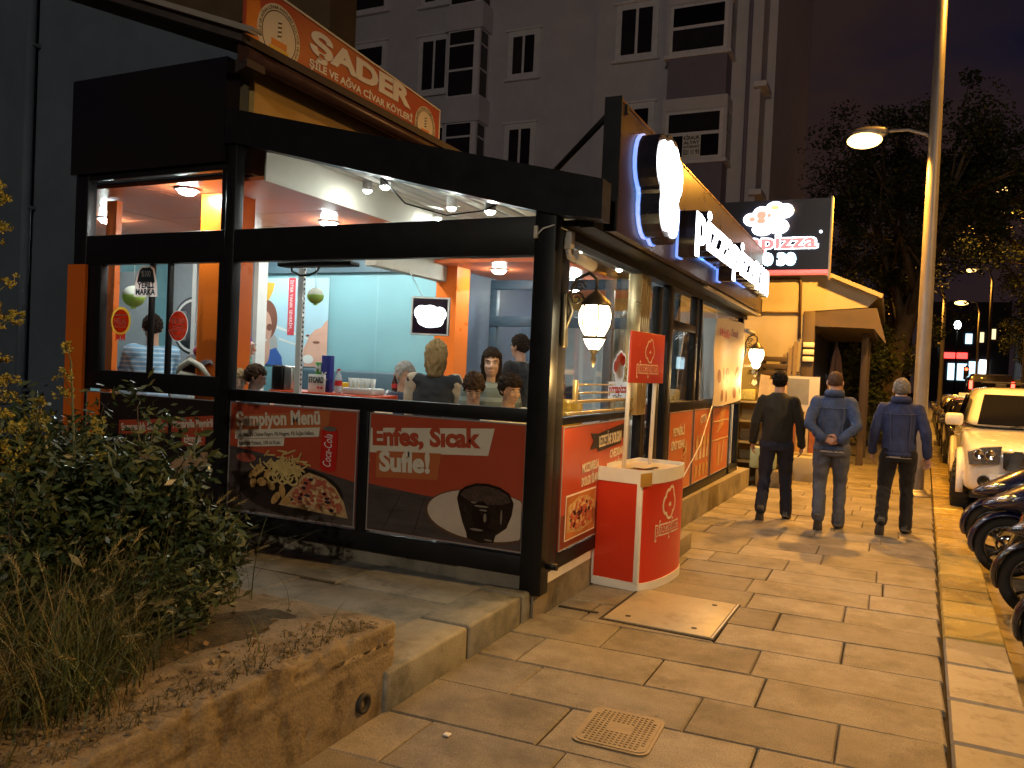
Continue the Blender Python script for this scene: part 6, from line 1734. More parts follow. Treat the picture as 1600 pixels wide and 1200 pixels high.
def saloon(loc, rz, label, c, name='parked_car', group='dark cars parked along the kerb', roofsign=False, lights=None):
    P = carpaint('car_paint_%s' % '_'.join('%.2f' % v for v in c), c)
    t = thing(name, label, 'car', loc, rz, group=group)
    OFF[t.name] = None
    st = [(-2.1, .66, .42, .70, .08), (-2.05, .76, .30, .76, .08), (-1.8, .83, .24, .84, .08), (-1.1, .86, .22, .94, .06), (-.6, .865, .22, .97, .05), (1.3, .865, .22, .98, .05), (1.9, .84, .26, .97, .07), (2.1, .76, .34, .9, .08)]
    b = MB().loft([section(y, w, zb, zt, .06, rt) for y, w, zb, zt, rt in st]).build('body', P, t); subsurf(b, 1)
    rings = []
    for z, w, y0, y1 in ((.93, .82, -.95, 1.75), (1.1, .78, -.62, 1.58), (1.35, .67, -.15, 1.15), (1.45, .58, .05, .95)):
        rings.append([Vector((x, y, z)) for x, y in ((-w, y0 + .1), (-w * .75, y0), (w * .75, y0), (w, y0 + .1), (w, y1 - .1), (w * .75, y1), (-w * .75, y1), (-w, y1 - .1))])
    cb = MB().loft(rings).build('cabin', P, t); subsurf(cb, 1)
    WG = M('car_glass', (.012, .012, .012), .04, 0, 0, coat=1)
    MB().add([(-.60, -.82, 1.0), (.60, -.82, 1.0), (.50, -.19, 1.36), (-.50, -.19, 1.36)], [(0, 1, 2, 3)]).build('windscreen', WG, t)
    for s in (-1, 1):
        MB().add([(s * .815, -.5, 1.0), (s * .815, 1.2, 1.0), (s * .69, .9, 1.34), (s * .69, -.05, 1.34)], [(0, 1, 2, 3)]).build('side_window', WG, t)
        h = MB().bbox(s * .60 - .15, s * .60 + .15, -2.12, -2.0, .58, .72, .03).build('headlight', lights or HEADL, t)
        MB().bbox(s * .92 - .08, s * .92 + .08, -.58, -.48, .95, 1.08, .03).build('mirror', P, t)
        MB().bbox(s * .62 - .14, s * .62 + .14, 2.04, 2.13, .66, .82, .02).build('tail_light', TAIL, t)
        for y in (-1.3, 1.3):
            make_wheel(t, s * .77, y, .31, .2)
    MB().bbox(-.40, .40, -2.14, -2.05, .40, .60, .02).build('grille', TRIMB, t)
    MB().bbox(-.26, .26, -2.16, -2.14, .40, .50, .003).build('number_plate', WHITEP, t)
    if roofsign: MB().bbox(-.2, .2, .2, .35, 1.46, 1.60, .02).build('roof_sign', M('taxi_yellow', (.7, .42, .03), .4, emit=(1, .7, .2), estr=.8), t)
    return t
saloon((2.02, 20.9, -.13), rad(-2), 'dark glossy car parked right behind the white vehicle', (.035, .03, .025))
saloon((2.2, 26.4, -.13), rad(-2), 'second dark car parked behind the white vehicle', (.04, .035, .03))
saloon((2.4, 32, -.13), rad(-2), 'third car parked behind the white vehicle, painted ochre', (.32, .22, .06), roofsign=True)  # the body colour itself is ochre
def rear_lights(t):
    pass
saloon((2.6, 37.6, -.13), rad(-2), 'fourth car parked behind the white vehicle, small and pale', (.22, .2, .18))
saloon((2.8, 43.2, -.13), rad(-2), 'fifth car parked behind the white vehicle, tiny and dark', (.05, .05, .055))
LT = emis('lit_tail_light', (1, .03, .02), 14)
for i, (x, y, l) in enumerate(((5.4, 46, 'far car driving away with red tail lights lit'), (6.9, 58, 'further car driving away with red tail lights lit'))):
    t = saloon((x, y, -.13), rad(178), l, (.05, .02, .02), name='moving_car', group='cars driving away')
    for ch in t.children:
        if ch.name.startswith('tail_light'):
            ch.data.materials.clear(); ch.data.materials.append(LT)
t = saloon((7.6, 34, -.13), rad(-2), 'pale car standing across the road beyond the white vehicle', (.35, .33, .30), name='distant_car')
minibus(4.35, 44, 'dark minibus driving away with high red tail lights lit', (.05, .04, .05))
minibus(7.2, 62, 'pale minibus further off with red tail lights lit', (.3, .28, .25))
# cone between the cars
t = thing('traffic_cone', 'orange and white traffic cone by the kerb behind the white vehicle', 'traffic cone', (1.27, 18.6, -.13))
MB().bbox(1.10, 1.44, 18.43, 18.77, -.13, -.10, .008).build('base', RUBBER, t)
OC = M('cone_orange', (.65, .16, .03), .5); WC = M('cone_white', (.7, .66, .6), .5)
for k in range(5):
    z0 = -.10 + k * .15; r0 = .13 - .023 * k
    MB().lathe([(r0, z0), (r0 - .023, z0 + .15)], (1.27, 18.6, 0), 18).build('band', [OC, WC][k % 2], t)

# ------------------------------------------------------------------ motor scooters
def scooter(loc, rz, label, paint, steer):
    t = thing('motor_scooter', label, 'motor scooter', loc, rz, group='motor scooters parked at the kerb')
    OFF[t.name] = None
    P = carpaint('scooter_' + paint[0], paint[1])
    # local: front towards -x, wheels in the x-z plane
    def wheel(name, x, parent, r=.285):
        mb = MB()
        for k in range(0): pass
        n1, n2 = 30, 10
        vs = []; fs = []
        for i in range(n1):
            a = 2 * math.pi * i / n1
            for j in range(n2):
                b = 2 * math.pi * j / n2
                rr = r - .05 + .05 * math.cos(b)
                vs.append((x + rr * math.cos(a), .045 * math.sin(b), r + rr * math.sin(a)))
        for i in range(n1):
            for j in range(n2): fs.append((i * n2 + j, ((i + 1) % n1) * n2 + j, ((i + 1) % n1) * n2 + (j + 1) % n2, i * n2 + (j + 1) % n2))
        mb.add(vs, fs, 0, True)
        w = mb.build(name, RUBBER, parent)
        mb = MB().lathe([(r - .10, -.03), (r - .085, -.03), (r - .085, .03), (r - .10, .03), (r - .10, -.03)], (x, 0, r), 28, axis='y')
        mb.lathe([(0, -.05), (.04, -.05), (.04, .05), (0, .05)], (x, 0, r), 14, axis='y')
        for k in range(5):
            a = 2 * math.pi * k / 5
            mb.tube([(x + .03 * math.cos(a), 0, r + .03 * math.sin(a)), (x + (r - .095) * math.cos(a), 0, r + (r - .095) * math.sin(a))], .014, 6)
        mb.build('rim', M('scooter_rim', (.08, .08, .085), .3, .8), w)
        MB().lathe([(.05, .055), (.10, .055), (.10, .06), (.05, .06)], (x, 0, r), 20, axis='y').build('brake_disc', CHROME, w)
        return w
    wheel('front_wheel', -.62, t); wheel('rear_wheel', .62, t)
    for s in (-1, 1): MB().tube([(-.62, s * .075, .285), (-.50, s * .075, .62), (-.40, s * .05, .9)], [.022, .026, .03], 8).build('fork_leg', CHROME, t)
    # front fender with a long beak
    rings = []
    for a, w, r in ((rad(200), .01, .30), (rad(185), .05, .335), (rad(160), .085, .345), (rad(130), .095, .345), (rad(100), .095, .345), (rad(70), .08, .34), (rad(50), .04, .33)):
        c = Vector((-.62 + r * math.cos(a), 0, .285 + r * math.sin(a))); o = Vector((math.cos(a), 0, math.sin(a)))
        rings.append([c - o * .05 + Vector((0, -w, 0)), c - o * .01 + Vector((0, -w * .9, 0)), c + o * .015, c - o * .01 + Vector((0, w * .9, 0)), c - o * .05 + Vector((0, w, 0)), c - o * .03])
    f = MB().loft(rings).build('front_fender', P, t); subsurf(f, 1)
    # front cowl and leg shield
    rings = []
    for x, z, w, h in ((-.86, .66, .03, .02), (-.74, .70, .13, .07), (-.58, .74, .19, .13), (-.42, .78, .21, .20), (-.30, .74, .21, .26), (-.22, .66, .19, .24), (-.18, .6, .12, .15)):
        rings.append([Vector((x + .25 * (math.sin(q) * h), w * math.cos(q), z + h * math.sin(q))) for q in np.linspace(0, 2 * math.pi, 14, endpoint=False)])
    b = MB().loft(rings).build('front_cowl', P, t); subsurf(b, 1)
    for s in (-1, 1):
        h = MB().ell((-.66, s * .11, .745), (.11, .05, .032), 12, 8, rot=Matrix.Rotation(s * .35, 3, 'Z') @ Matrix.Rotation(-.3, 3, 'Y')).build('headlight', HEADL, t)
        MB().ell((-.46, s * .19, .70), (.05, .03, .025), 10, 6).build('indicator', M('amber_lens', (.6, .22, .02), .2), t)
    MB().hexa([(-.40, -.17, .95), (-.38, -.17, .95), (-.38, .17, .95), (-.40, .17, .95), (-.28, -.12, 1.18), (-.26, -.12, 1.18), (-.26, .12, 1.18), (-.28, .12, 1.18)]).build('windshield', GLASSD, t)
    MB().tube([(-.40, 0, .8), (-.32, 0, 1.0)], .03, 8).build('steering_post', TRIMB, t)
    MB().tube([(-.22, -.34, 1.02), (-.30, -.18, 1.03), (-.33, 0, 1.0), (-.30, .18, 1.03), (-.22, .34, 1.02)], .016, 8).build('handlebar', TRIMB, t)
    for s in (-1, 1):
        MB().tube([(-.235, s * .30, 1.025), (-.20, s * .40, 1.015)], .022, 8).build('grip', RUBBER, t)
        MB().tube([(-.28, s * .22, 1.04), (-.26, s * .26, 1.16), (-.25, s * .29, 1.22)], .008, 6).build('mirror_stem', CHROME, t)
        MB().ell((-.25, s * .31, 1.26), (.02, .065, .05), 12, 8).build('mirror', TRIMB, t)
    MB().bbox(-.26, .14, -.16, .16, .30, .36, .03).build('footboard', TRIMB, t)
    rings = []
    for x, z, w, h in ((.02, .52, .10, .12), (.15, .60, .16, .17), (.45, .66, .18, .14), (.75, .72, .15, .10), (.95, .78, .06, .05)):
        rings.append([Vector((x, w * math.cos(q), z + h * math.sin(q))) for q in np.linspace(0, 2 * math.pi, 14, endpoint=False)])
    b = MB().loft(rings).build('rear_body', P, t); subsurf(b, 1)
    rings = []
    for x, z, w, h in ((.05, .78, .08, .03), (.2, .80, .14, .05), (.45, .83, .15, .05), (.6, .88, .13, .06), (.9, .92, .10, .04)):
        rings.append([Vector((x, w * math.cos(q), z + h * math.sin(q))) for q in np.linspace(0, 2 * math.pi, 12, endpoint=False)])
    b = MB().loft(rings).build('seat', RUBBER, t); subsurf(b, 1)
    MB().bbox(.2, .62, -.12, .1, .22, .42, .05).build('engine', TRIMB, t)
    MB().tube([(.25, -.12, .28), (.5, -.14, .26), (.9, -.17, .36)], [.03, .045, .06], 10).build('exhaust', CHROME, t)
    MB().ell((.96, 0, .80), (.04, .09, .04), 10, 6).build('tail_light', TAIL, t)
    MB().tube([(.1, .12, .3), (.14, .3, .0)], .012, 6).build('side_stand', TRIMB, t)
    return t
NAVY = ('navy', (.008, .010, .045)); DKS = ('black', (.012, .012, .018))
scooter((1.69, 9.85, -.13), rad(4), 'dark blue motor scooter nearest the white vehicle with its beak over the kerb', NAVY, 0)
scooter((1.69, 8.75, -.13), rad(-3), 'dark blue motor scooter, second from the white vehicle at the kerb', NAVY, 0)
scooter((1.72, 7.15, -.13), rad(-10), 'black motor scooter whose wheel stands second nearest the camera', DKS, 0)
scooter((1.70, 5.75, -.13), rad(-6), 'black motor scooter nearest the camera at the frame edge', DKS, 0)

# ------------------------------------------------------------------ people
def remesh(mb, name, mats, parent, vox, smooth=4, disp=0., dscale=9., ratio=None, seed=0, stretch=(1, 1, 1)):
    me = mb.mesh(name, mats)
    o = bpy.data.objects.new('tmp', me)
    m = o.modifiers.new('r', 'REMESH'); m.mode = 'VOXEL'; m.voxel_size = vox; m.use_smooth_shade = True
    m = o.modifiers.new('s', 'SMOOTH'); m.factor = .5; m.iterations = smooth
    if ratio:
        m = o.modifiers.new('d', 'DECIMATE'); m.ratio = ratio
    res = bake(o)
    bpy.data.objects.remove(o)
    if disp:
        n = len(res.vertices)
        co = np.empty(n * 3); res.vertices.foreach_get('co', co); co = co.reshape(-1, 3)
        nr = np.empty(n * 3); res.vertex_normals.foreach_get('vector', nr); nr = nr.reshape(-1, 3)
        q = co * np.array(stretch) * dscale + np.array((seed, seed * 2, 0))
        d = np.array([noise.fractal(p, 1, 2, 2) for p in q.tolist()])
        co += nr * (disp * (1 - 2.2 * np.abs(d)))[:, None]
        res.vertices.foreach_set('co', co.ravel())
        res.update()
    res.shade_smooth()
    res.materials.clear()
    for m_ in (mats if isinstance(mats, (list, tuple)) else [mats]): res.materials.append(m_)
    r = link(name, res, parent); OFF[r.name] = None
    return r
def limb(mb, pts, rad_, n=12):
    """rounded tapered tube"""
    pts = [Vector(p) for p in pts]
    a, b = pts[0], pts[-1]
    d0 = (pts[1] - a).normalized(); d1 = (b - pts[-2]).normalized()
    P = [a - d0 * rad_[0] * .9, a - d0 * rad_[0] * .6] + pts + [b + d1 * rad_[-1] * .6, b + d1 * rad_[-1] * .9]
    R = [rad_[0] * .4, rad_[0] * .8] + list(rad_) + [rad_[-1] * .8, rad_[-1] * .4]
    mb.tube(P, R, n)
def torso(mb, rings, n=20):
    mb.loft([[Vector((cx + rx * math.cos(a), cy + ry * math.sin(a), z)) for a in np.linspace(0, 2 * math.pi, n, endpoint=False)] for (cx, cy, z, rx, ry) in rings])
def hand(mb, wrist, d, palm_n, side, s=1., curl=.35):
    """d: direction of the hand, palm_n: direction the palm faces, side: direction of the thumb"""
    w = Vector(wrist); d = Vector(d).normalized(); n = Vector(palm_n); n = (n - d * n.dot(d)).normalized(); t = Vector(side); t = (t - d * t.dot(d) - n * t.dot(n)).normalized()
    k = w + d * .085 * s
    mb.tube([w - d * .02, w + d * .02 * s, w + d * .05 * s, k], [.026 * s, .030 * s, .038 * s, .036 * s], 12, squash=(1, .55) , up=n)
    for i, (off, ln) in enumerate(((.030, .070), (.010, .078), (-.010, .072), (-.030, .056))):
        p0 = k + t * off * s - d * .012; a = curl * (1 + .15 * i)
        p1 = p0 + (d * math.cos(a * .5) + n * math.sin(a * .5)) * ln * .5 * s + t * off * .12
        p2 = p1 + (d * math.cos(a * 1.6) + n * math.sin(a * 1.6)) * ln * .33 * s
        p3 = p2 + (d * math.cos(a * 2.6) + n * math.sin(a * 2.6)) * ln * .25 * s
        limb(mb, [p0, p1, p2, p3], [.0095 * s, .009 * s, .0082 * s, .007 * s], 8)
    p0 = w + d * .025 * s + t * .025 * s
    p1 = p0 + (d * .6 + t * .7 + n * .15).normalized() * .04 * s
    p2 = p1 + (d * .9 + t * .3 + n * .3).normalized() * .034 * s
    p3 = p2 + (d * .95 + n * .35).normalized() * .02 * s
    limb(mb, [p0, p1, p2, p3], [.014 * s, .012 * s, .0105 * s, .0085 * s], 8)
def head(mb, c, R, s=1.):
    def T(p): return Vector(c) + R @ (Vector(p) * s)
    def E(p, r): mb.ell(T(p), [q * s for q in r], 16, 12, rot=R)
    E((0, -.014, .03), (.076, .097, .09)); E((0, .022, -.04), (.062, .068, .08)); E((0, .052, -.092), (.032, .034, .024)); E((0, .01, -.075), (.055, .055, .04))
    E((0, .078, .018), (.056, .018, .014)); E((.034, .068, -.03), (.026, .022, .024)); E((-.034, .068, -.03), (.026, .022, .024))
    limb(mb, [T((0, .088, .005)), T((0, .102, -.02)), T((0, .108, -.034))], [.010 * s, .012 * s, .015 * s], 8)
    E((.011, .10, -.038), (.010, .012, .009)); E((-.011, .10, -.038), (.010, .012, .009))
    E((0, .086, -.066), (.024, .013, .007)); E((0, .085, -.077), (.021, .013, .008))
    for sx in (-1, 1): E((sx * .079, -.008, -.008), (.011, .024, .034))
def hair(name, c, R, s, mat, parent, line=.05, back=-.06, side=-.02, thick=.012, length=None, seed=1, rough=.5):
    """hair cap; line is the height of the front hairline, back that of the nape; length lets it fall"""
    vs = []; fs = []
    n, m = 72, 48
    for i in range(m + 1):
        ph = math.pi * i / m
        for k in range(n):
            w = 2 * math.pi * k / n
            d = Vector((math.sin(ph) * math.sin(w), math.sin(ph) * math.cos(w), math.cos(ph)))
            p = Vector((d.x * .078, -.014 + d.y * .099, .03 + d.z * .093))
            front = max(0, d.y)
            lim = back + (side - back) * min(1, max(0, (d.y + .6) / .8)) if d.y < .25 else side + (line - side) * min(1, (d.y - .25) / .35)
            nz = noise.fractal(Vector((math.cos(w) * 4, math.sin(w) * 4, ph * 5 + seed * 3.1)), 1, 2, 4)
            inside = p.z < lim + nz * .022
            if inside:
                f = .80
                if length and d.y < .42:
                    f = 1 + thick / .085
            else: f = 1 + (thick + nz * thick * rough) / .085
            p = Vector((p.x * f, -.014 + (p.y + .014) * f, .03 + (p.z - .03) * f))
            if length and d.y < .42 and d.z < .0:
                p.z += d.z * length * (1 + .15 * nz); p.x *= 1 + .15 * (-d.z); p.y -= .02 * (-d.z)
            vs.append(Vector(c) + R @ (p * s))
    for i in range(m):
        for k in range(n):
            k2 = (k + 1) % n
            fs.append((i * n + k, (i + 1) * n + k, (i + 1) * n + k2, i * n + k2))
    o = MB().add(vs, fs, 0, True).build(name, mat, parent)
    return o
EYEW = M('eye_white', (.7, .68, .65), .2); EYED = M('eye_dark', (.02, .015, .012), .1); LIPM = M('lip', (.40, .15, .12), .5)
def face(c, R, s, parent, brow, skin=None):
    for sx in (-1, 1):
        e = MB().ell(Vector(c) + R @ (Vector((sx * .031, .0815, .0)) * s), (.0125 * s, .008 * s, .0075 * s), 10, 8, rot=R).build('eye', EYEW, parent)
        MB().ell(Vector(c) + R @ (Vector((sx * .031, .0875, .0)) * s), (.0058 * s, .0035 * s, .0062 * s), 8, 6, rot=R).build('iris', EYED, e)
        MB().ell(Vector(c) + R @ (Vector((sx * .033, .093, .021)) * s), (.019 * s, .006 * s, .0045 * s), 10, 6, rot=R).build('eyebrow', brow, parent)
    MB().ell(Vector(c) + R @ (Vector((0, .0965, -.0715)) * s), (.019 * s, .006 * s, .006 * s), 12, 6, rot=R).build('mouth', LIPM, parent)
HAIRC = {}
def hm(name, c): return M('hair_' + name, c, .75, 0, .4, 40, .8, 120, aniso=(3, 3, .4), spec=.12)
def cloth(name, c, rough=.85, **k): return M('cloth_' + name, c, rough, 0, .18, 9, .35, 260, sheen=.1, **k)
DENIM = M('denim', (.045, .07, .15), .85, 0, .3, 14, .5, 300, dirt=(.10, .13, .22), dscale=5, dlo=.5, dhi=.75)
SEAM = M('denim_stitch', (.075, .085, .14), .85, 0, .2, 20)
DENIMD = M('denim_dark', (.028, .040, .115), .85, 0, .3, 14, .5, 300, dirt=(.05, .065, .16), dscale=5, dlo=.5, dhi=.75)
JEANG = M('jeans_faded', (.085, .095, .125), .85, 0, .3, 9, .5, 300, dirt=(.17, .17, .19), dscale=3.2, dlo=.5, dhi=.72)
JEAND = M('jeans_dark', (.018, .022, .040), .85, 0, .3, 9, .5, 300)
def walker(loc, rz, label, H, P, top, trousers, shoe, haircol, skin=SKIN, jacket=True, bald=False, hairline=.05, shirt=None):
    t = thing('person', label, 'person', loc, rz, group='men walking along the pavement')
    OFF[t.name] = None
    t.scale = (H / 1.73,) * 3
    hd = Vector(P['head']); Rh = Matrix.Rotation(rad(P.get('yaw', 0)), 3, 'Z') @ Matrix.Rotation(rad(P.get('nod', 0)), 3, 'X')
    S, E_, W = P['S'], P['E'], P['W']; Hh, K, A, T = P['H'], P['K'], P['A'], P['T']
    bend = P.get('lean', 0)
    neck0 = Vector((0, .0 + bend * .9, 1.44)); 
    mb = MB()
    head(mb, hd, Rh)
    limb(mb, [neck0, hd + Vector((0, -.01, -.06))], [.062, .056])
    torso(mb, [(0, 0, .92, .10, .08), (0, bend * .3, 1.1, .12, .085), (0, bend * .7, 1.3, .14, .09), (0, bend, 1.44, .08, .06)], 16)
    for i in (0, 1):
        limb(mb, [Vector((0, bend, 1.38)), S[i]], [.05, .04]); limb(mb, [S[i], E_[i], W[i]], [.04, .036, .026])
        hand(mb, W[i], P['hd'][i], P['hn'][i], P['ht'][i], 1.0, P.get('curl', .35))
        limb(mb, [Hh[i], K[i], A[i]], [.065, .05, .035])
        limb(mb, [A[i], Vector(A[i]) * .4 + Vector(T[i]) * .6], [.035, .03])
    remesh(mb, 'body', skin, t, .006, 3, ratio=.5)
    # upper garment
    mb = MB()
    hem = .86 if jacket else .90
    torso(mb, [(0, -.005, hem, .166, .122), (0, -.005, hem + .06, .172, .128), (0, bend * .25, 1.05, .168, .124), (0, bend * .5, 1.18, .176, .128), (0, bend * .8, 1.30, .184, .126), (0, bend * .95, 1.39, .160, .105), (0, bend, 1.445, .105, .085), (0, bend * 1.02, 1.475, .07, .068)])
    for i in (0, 1):
        limb(mb, [Vector((0, bend * .92, 1.385)), Vector(S[i]) + Vector((0, 0, -.015))], [.075, .062])
        e, w = Vector(E_[i]), Vector(W[i])
        mid = (Vector(S[i]) + e) / 2
        limb(mb, [S[i], mid, e, (e + w) / 2, w], [.063, .064, .055, .051, .044])
    g = remesh(mb, 'jacket' if jacket else 'jumper', top, t, .0095, 16, disp=.0075, dscale=6.5, seed=P['seed'], stretch=(1.7, 1.7, .8))
    if jacket:
        cp = Vector((0, bend * 1.0 - .01, 1.47))
        ring = []
        for k in range(20):
            a = math.pi * (-.38 + 1.0 * 0) + 2 * math.pi * k / 20
            ring.append(a)
        for (r0, r1, z0, z1, nm) in ((.082, .092, 1.452, 1.515, 'collar'),):
            vs = []
            for a in np.linspace(rad(130), rad(410), 28):
                for (r, z) in ((r0, z0), (r0 - .004, z1), (r1 + .004, z1 - .004), (r1 + .018, z0 - .012)):
                    vs.append((cp.x + r * math.cos(a), cp.y + r * .95 * math.sin(a), z))
            o = MB().add(vs, [(i * 4 + j, (i + 1) * 4 + j, (i + 1) * 4 + (j + 1) % 4, i * 4 + (j + 1) % 4) for i in range(27) for j in range(4)], 0, True).build(nm, top, g)
        o = MB().loft([[Vector((rx * math.cos(a), -.005 + ry * math.sin(a), z)) for a in np.linspace(0, 2 * math.pi, 30, endpoint=False)] for z, rx, ry in ((hem - .012, .170, .126), (hem - .012, .177, .134), (hem + .042, .179, .136), (hem + .042, .172, .128))], cap=False).build('waistband', top, g)
        # yoke seam across the back
        MB().tube([Vector((x, bend * .88 - .132 * math.sqrt(max(0, 1 - (x / .205) ** 2)) - .004, 1.325 - .012 * math.cos(x * 9))) for x in np.linspace(-.16, .16, 15)], .0045, 6).build('yoke_seam', SEAM, g)
        for sx in (-1, 1):
            MB().tube([Vector((sx * (.105 - .015 * k / 8), (bend * .88 * (1 - k / 8)) - .124 + .012 * (k / 8 - .5) ** 2, 1.33 - .42 * k / 8)) for k in range(9)], .0045, 6).build('back_seam', SEAM, g)
    for i in (0, 1):
        e, w = Vector(E_[i]), Vector(W[i]); d = (w - e).normalized()
        MB().tube([w - d * .035, w + d * .012], [.048, .046], 16).build('cuff', top, g)
    if shirt:
        MB().loft([[Vector((rx * math.cos(a), -.005 + ry * math.sin(a), z)) for a in np.linspace(0, 2 * math.pi, 30, endpoint=False)] for z, rx, ry in ((.842, .172, .129), (.840, .179, .136), (.87, .176, .133))], cap=False).build('shirt_hem', shirt, t)
    # trousers
    mb = MB()
    torso(mb, [(0, -.01, .80, .15, .115), (0, -.012, .86, .168, .125), (0, -.005, .92, .166, .118), (0, 0, .985, .158, .112)])
    for i in (0, 1):
        h, k, a = Vector(Hh[i]), Vector(K[i]), Vector(A[i])
        limb(mb, [h + Vector((0, -.012, -.02)), (h + k) / 2, k, (k + a) / 2, a + (a - k).normalized() * .02], [.098, .088, .070, .066, .064])
    remesh(mb, 'trousers', trousers, t, .0095, 9, disp=.008, dscale=6.5, seed=P['seed'] + 5, stretch=(1.4, 1.4, 1.1))
    # shoes
    for i in (0, 1):
        a, to = Vector(A[i]), Vector(T[i])
        d = (to - a); fl = d.normalized()
        up = Vector(P['fu'][i]).normalized(); sd = fl.cross(up).normalized(); up = sd.cross(fl)
        heel = a - fl * .055 - up * .055
        rings = []
        for s_, w, h in ((-.01, .026, .06), (.02, .036, .075), (.08, .038, .085), (.14, .043, .06), (.20, .046, .045), (.25, .040, .036), (.275, .022, .02)):
            c = heel + fl * s_
            rings.append([c + sd * w * math.cos(q) + up * (h * .5 + h * .5 * math.sin(q)) for q in np.linspace(0, 2 * math.pi, 14, endpoint=False)])
        so = MB().loft(rings).build('shoe', shoe, t)
        rings = []
        for s_, w in ((-.015, .028), (.02, .039), (.08, .039), (.14, .045), (.20, .048), (.25, .042), (.283, .022)):
            c = heel + fl * s_
            rings.append([c + sd * w - up * .012, c + sd * w + up * .010, c - sd * w + up * .010, c - sd * w - up * .012])
        MB().loft(rings).build('sole', M('shoe_sole', (.10, .095, .09), .8), so)
    face(hd, Rh, 1, t, haircol)
    if bald: hair('hair', hd, Rh, 1, haircol, t, .075, -.05, .0, .0022, seed=3, rough=.3)
    else: hair('hair', hd, Rh, 1, haircol, t, hairline, -.075, -.022, .010, seed=int(P['seed']), rough=.9)
    return t
X_ = 1
# shared stance helper: person faces +y (away from the camera), x to the right
P1 = dict(head=(.0, .05, 1.598), nod=-8, lean=.03, seed=3,
          S=[(-.168, .02, 1.385), (.168, .02, 1.385)], E=[(-.245, -.02, 1.12), (.25, .03, 1.11)], W=[(-.27, .03, .885), (.27, .10, .87)],
          hd=[(-.02, .1, -1), (.0, .2, -1)], hn=[(1, 0, 0), (-1, 0, 0)], ht=[(0, 1, .1), (0, 1, .1)],
          H=[(-.092, 0, .90), (.092, 0, .90)], K=[(-.115, .02, .50), (.11, .13, .50)], A=[(-.13, -.22, .16), (.135, .10, .085)], T=[(-.14, -.12, .035), (.15, .24, .05)], fu=[(0, .6, .5), (0, 0, 1)])
P2 = dict(head=(.0, .045, 1.592), nod=-10, lean=.03, seed=9,
          S=[(-.17, .01, 1.385), (.17, .01, 1.385)], E=[(-.245, -.12, 1.13), (.245, -.12, 1.13)], W=[(-.085, -.20, .985), (.075, -.205, .975)],
          hd=[(.9, -.12, -.15), (-.9, -.1, -.12)], hn=[(0, -.8, .4), (0, .9, .2)], ht=[(0, -.1, 1), (0, -.1, 1)], curl=.55,
          H=[(-.092, 0, .90), (.092, 0, .90)], K=[(-.105, .04, .50), (.10, .10, .50)], A=[(-.10, -.23, .17), (.10, .06, .085)], T=[(-.10, -.13, .03), (.12, .20, .05)], fu=[(0, .6, .5), (0, 0, 1)])
P3 = dict(head=(.0, .07, 1.58), nod=-14, lean=.045, seed=15,
          S=[(-.172, .03, 1.38), (.172, .03, 1.38)], E=[(-.25, .0, 1.11), (.255, -.05, 1.12)], W=[(-.262, .09, .885), (.285, .0, .875)],
          hd=[(0, .15, -1), (.12, .1, -1)], hn=[(1, 0, 0), (-.6, -.8, 0)], ht=[(0, 1, .1), (.2, .8, .1)],
          H=[(-.092, 0, .90), (.092, 0, .90)], K=[(-.125, .03, .50), (.105, .12, .50)], A=[(-.15, -.24, .18), (.11, .07, .085)], T=[(-.16, -.14, .035), (.14, .20, .05)], fu=[(0, .6, .5), (0, 0, 1)])
walker((-1.16, 9.75, 0), rad(4), 'man in dark olive jumper and dark jeans walking away, leftmost of three', 1.73, P1, cloth('olive_black', (.020, .018, .010)), JEAND, M('black_shoe', (.02, .02, .02), .4), hm('black', (.012, .010, .008)), jacket=False)
walker((-.55, 9.55, 0), rad(3), 'man with shaved head in denim jacket walking with hands clasped behind him', 1.76, P2, DENIM, JEANG, M('navy_shoe', (.03, .045, .08), .6), hm('stubble', (.10, .06, .04)), bald=True, shirt=cloth('white_shirt', (.55, .55, .55)))
walker((.12, 9.72, 0), rad(2), 'grey haired man in blue denim jacket and black trousers walking by the kerb', 1.72, P3, DENIMD, cloth('black_trousers', (.008, .008, .010)), M('black_shoe', (.02, .02, .02), .4), hm('grey', (.26, .23, .19)), shirt=cloth('white_shirt', (.55, .55, .55)))

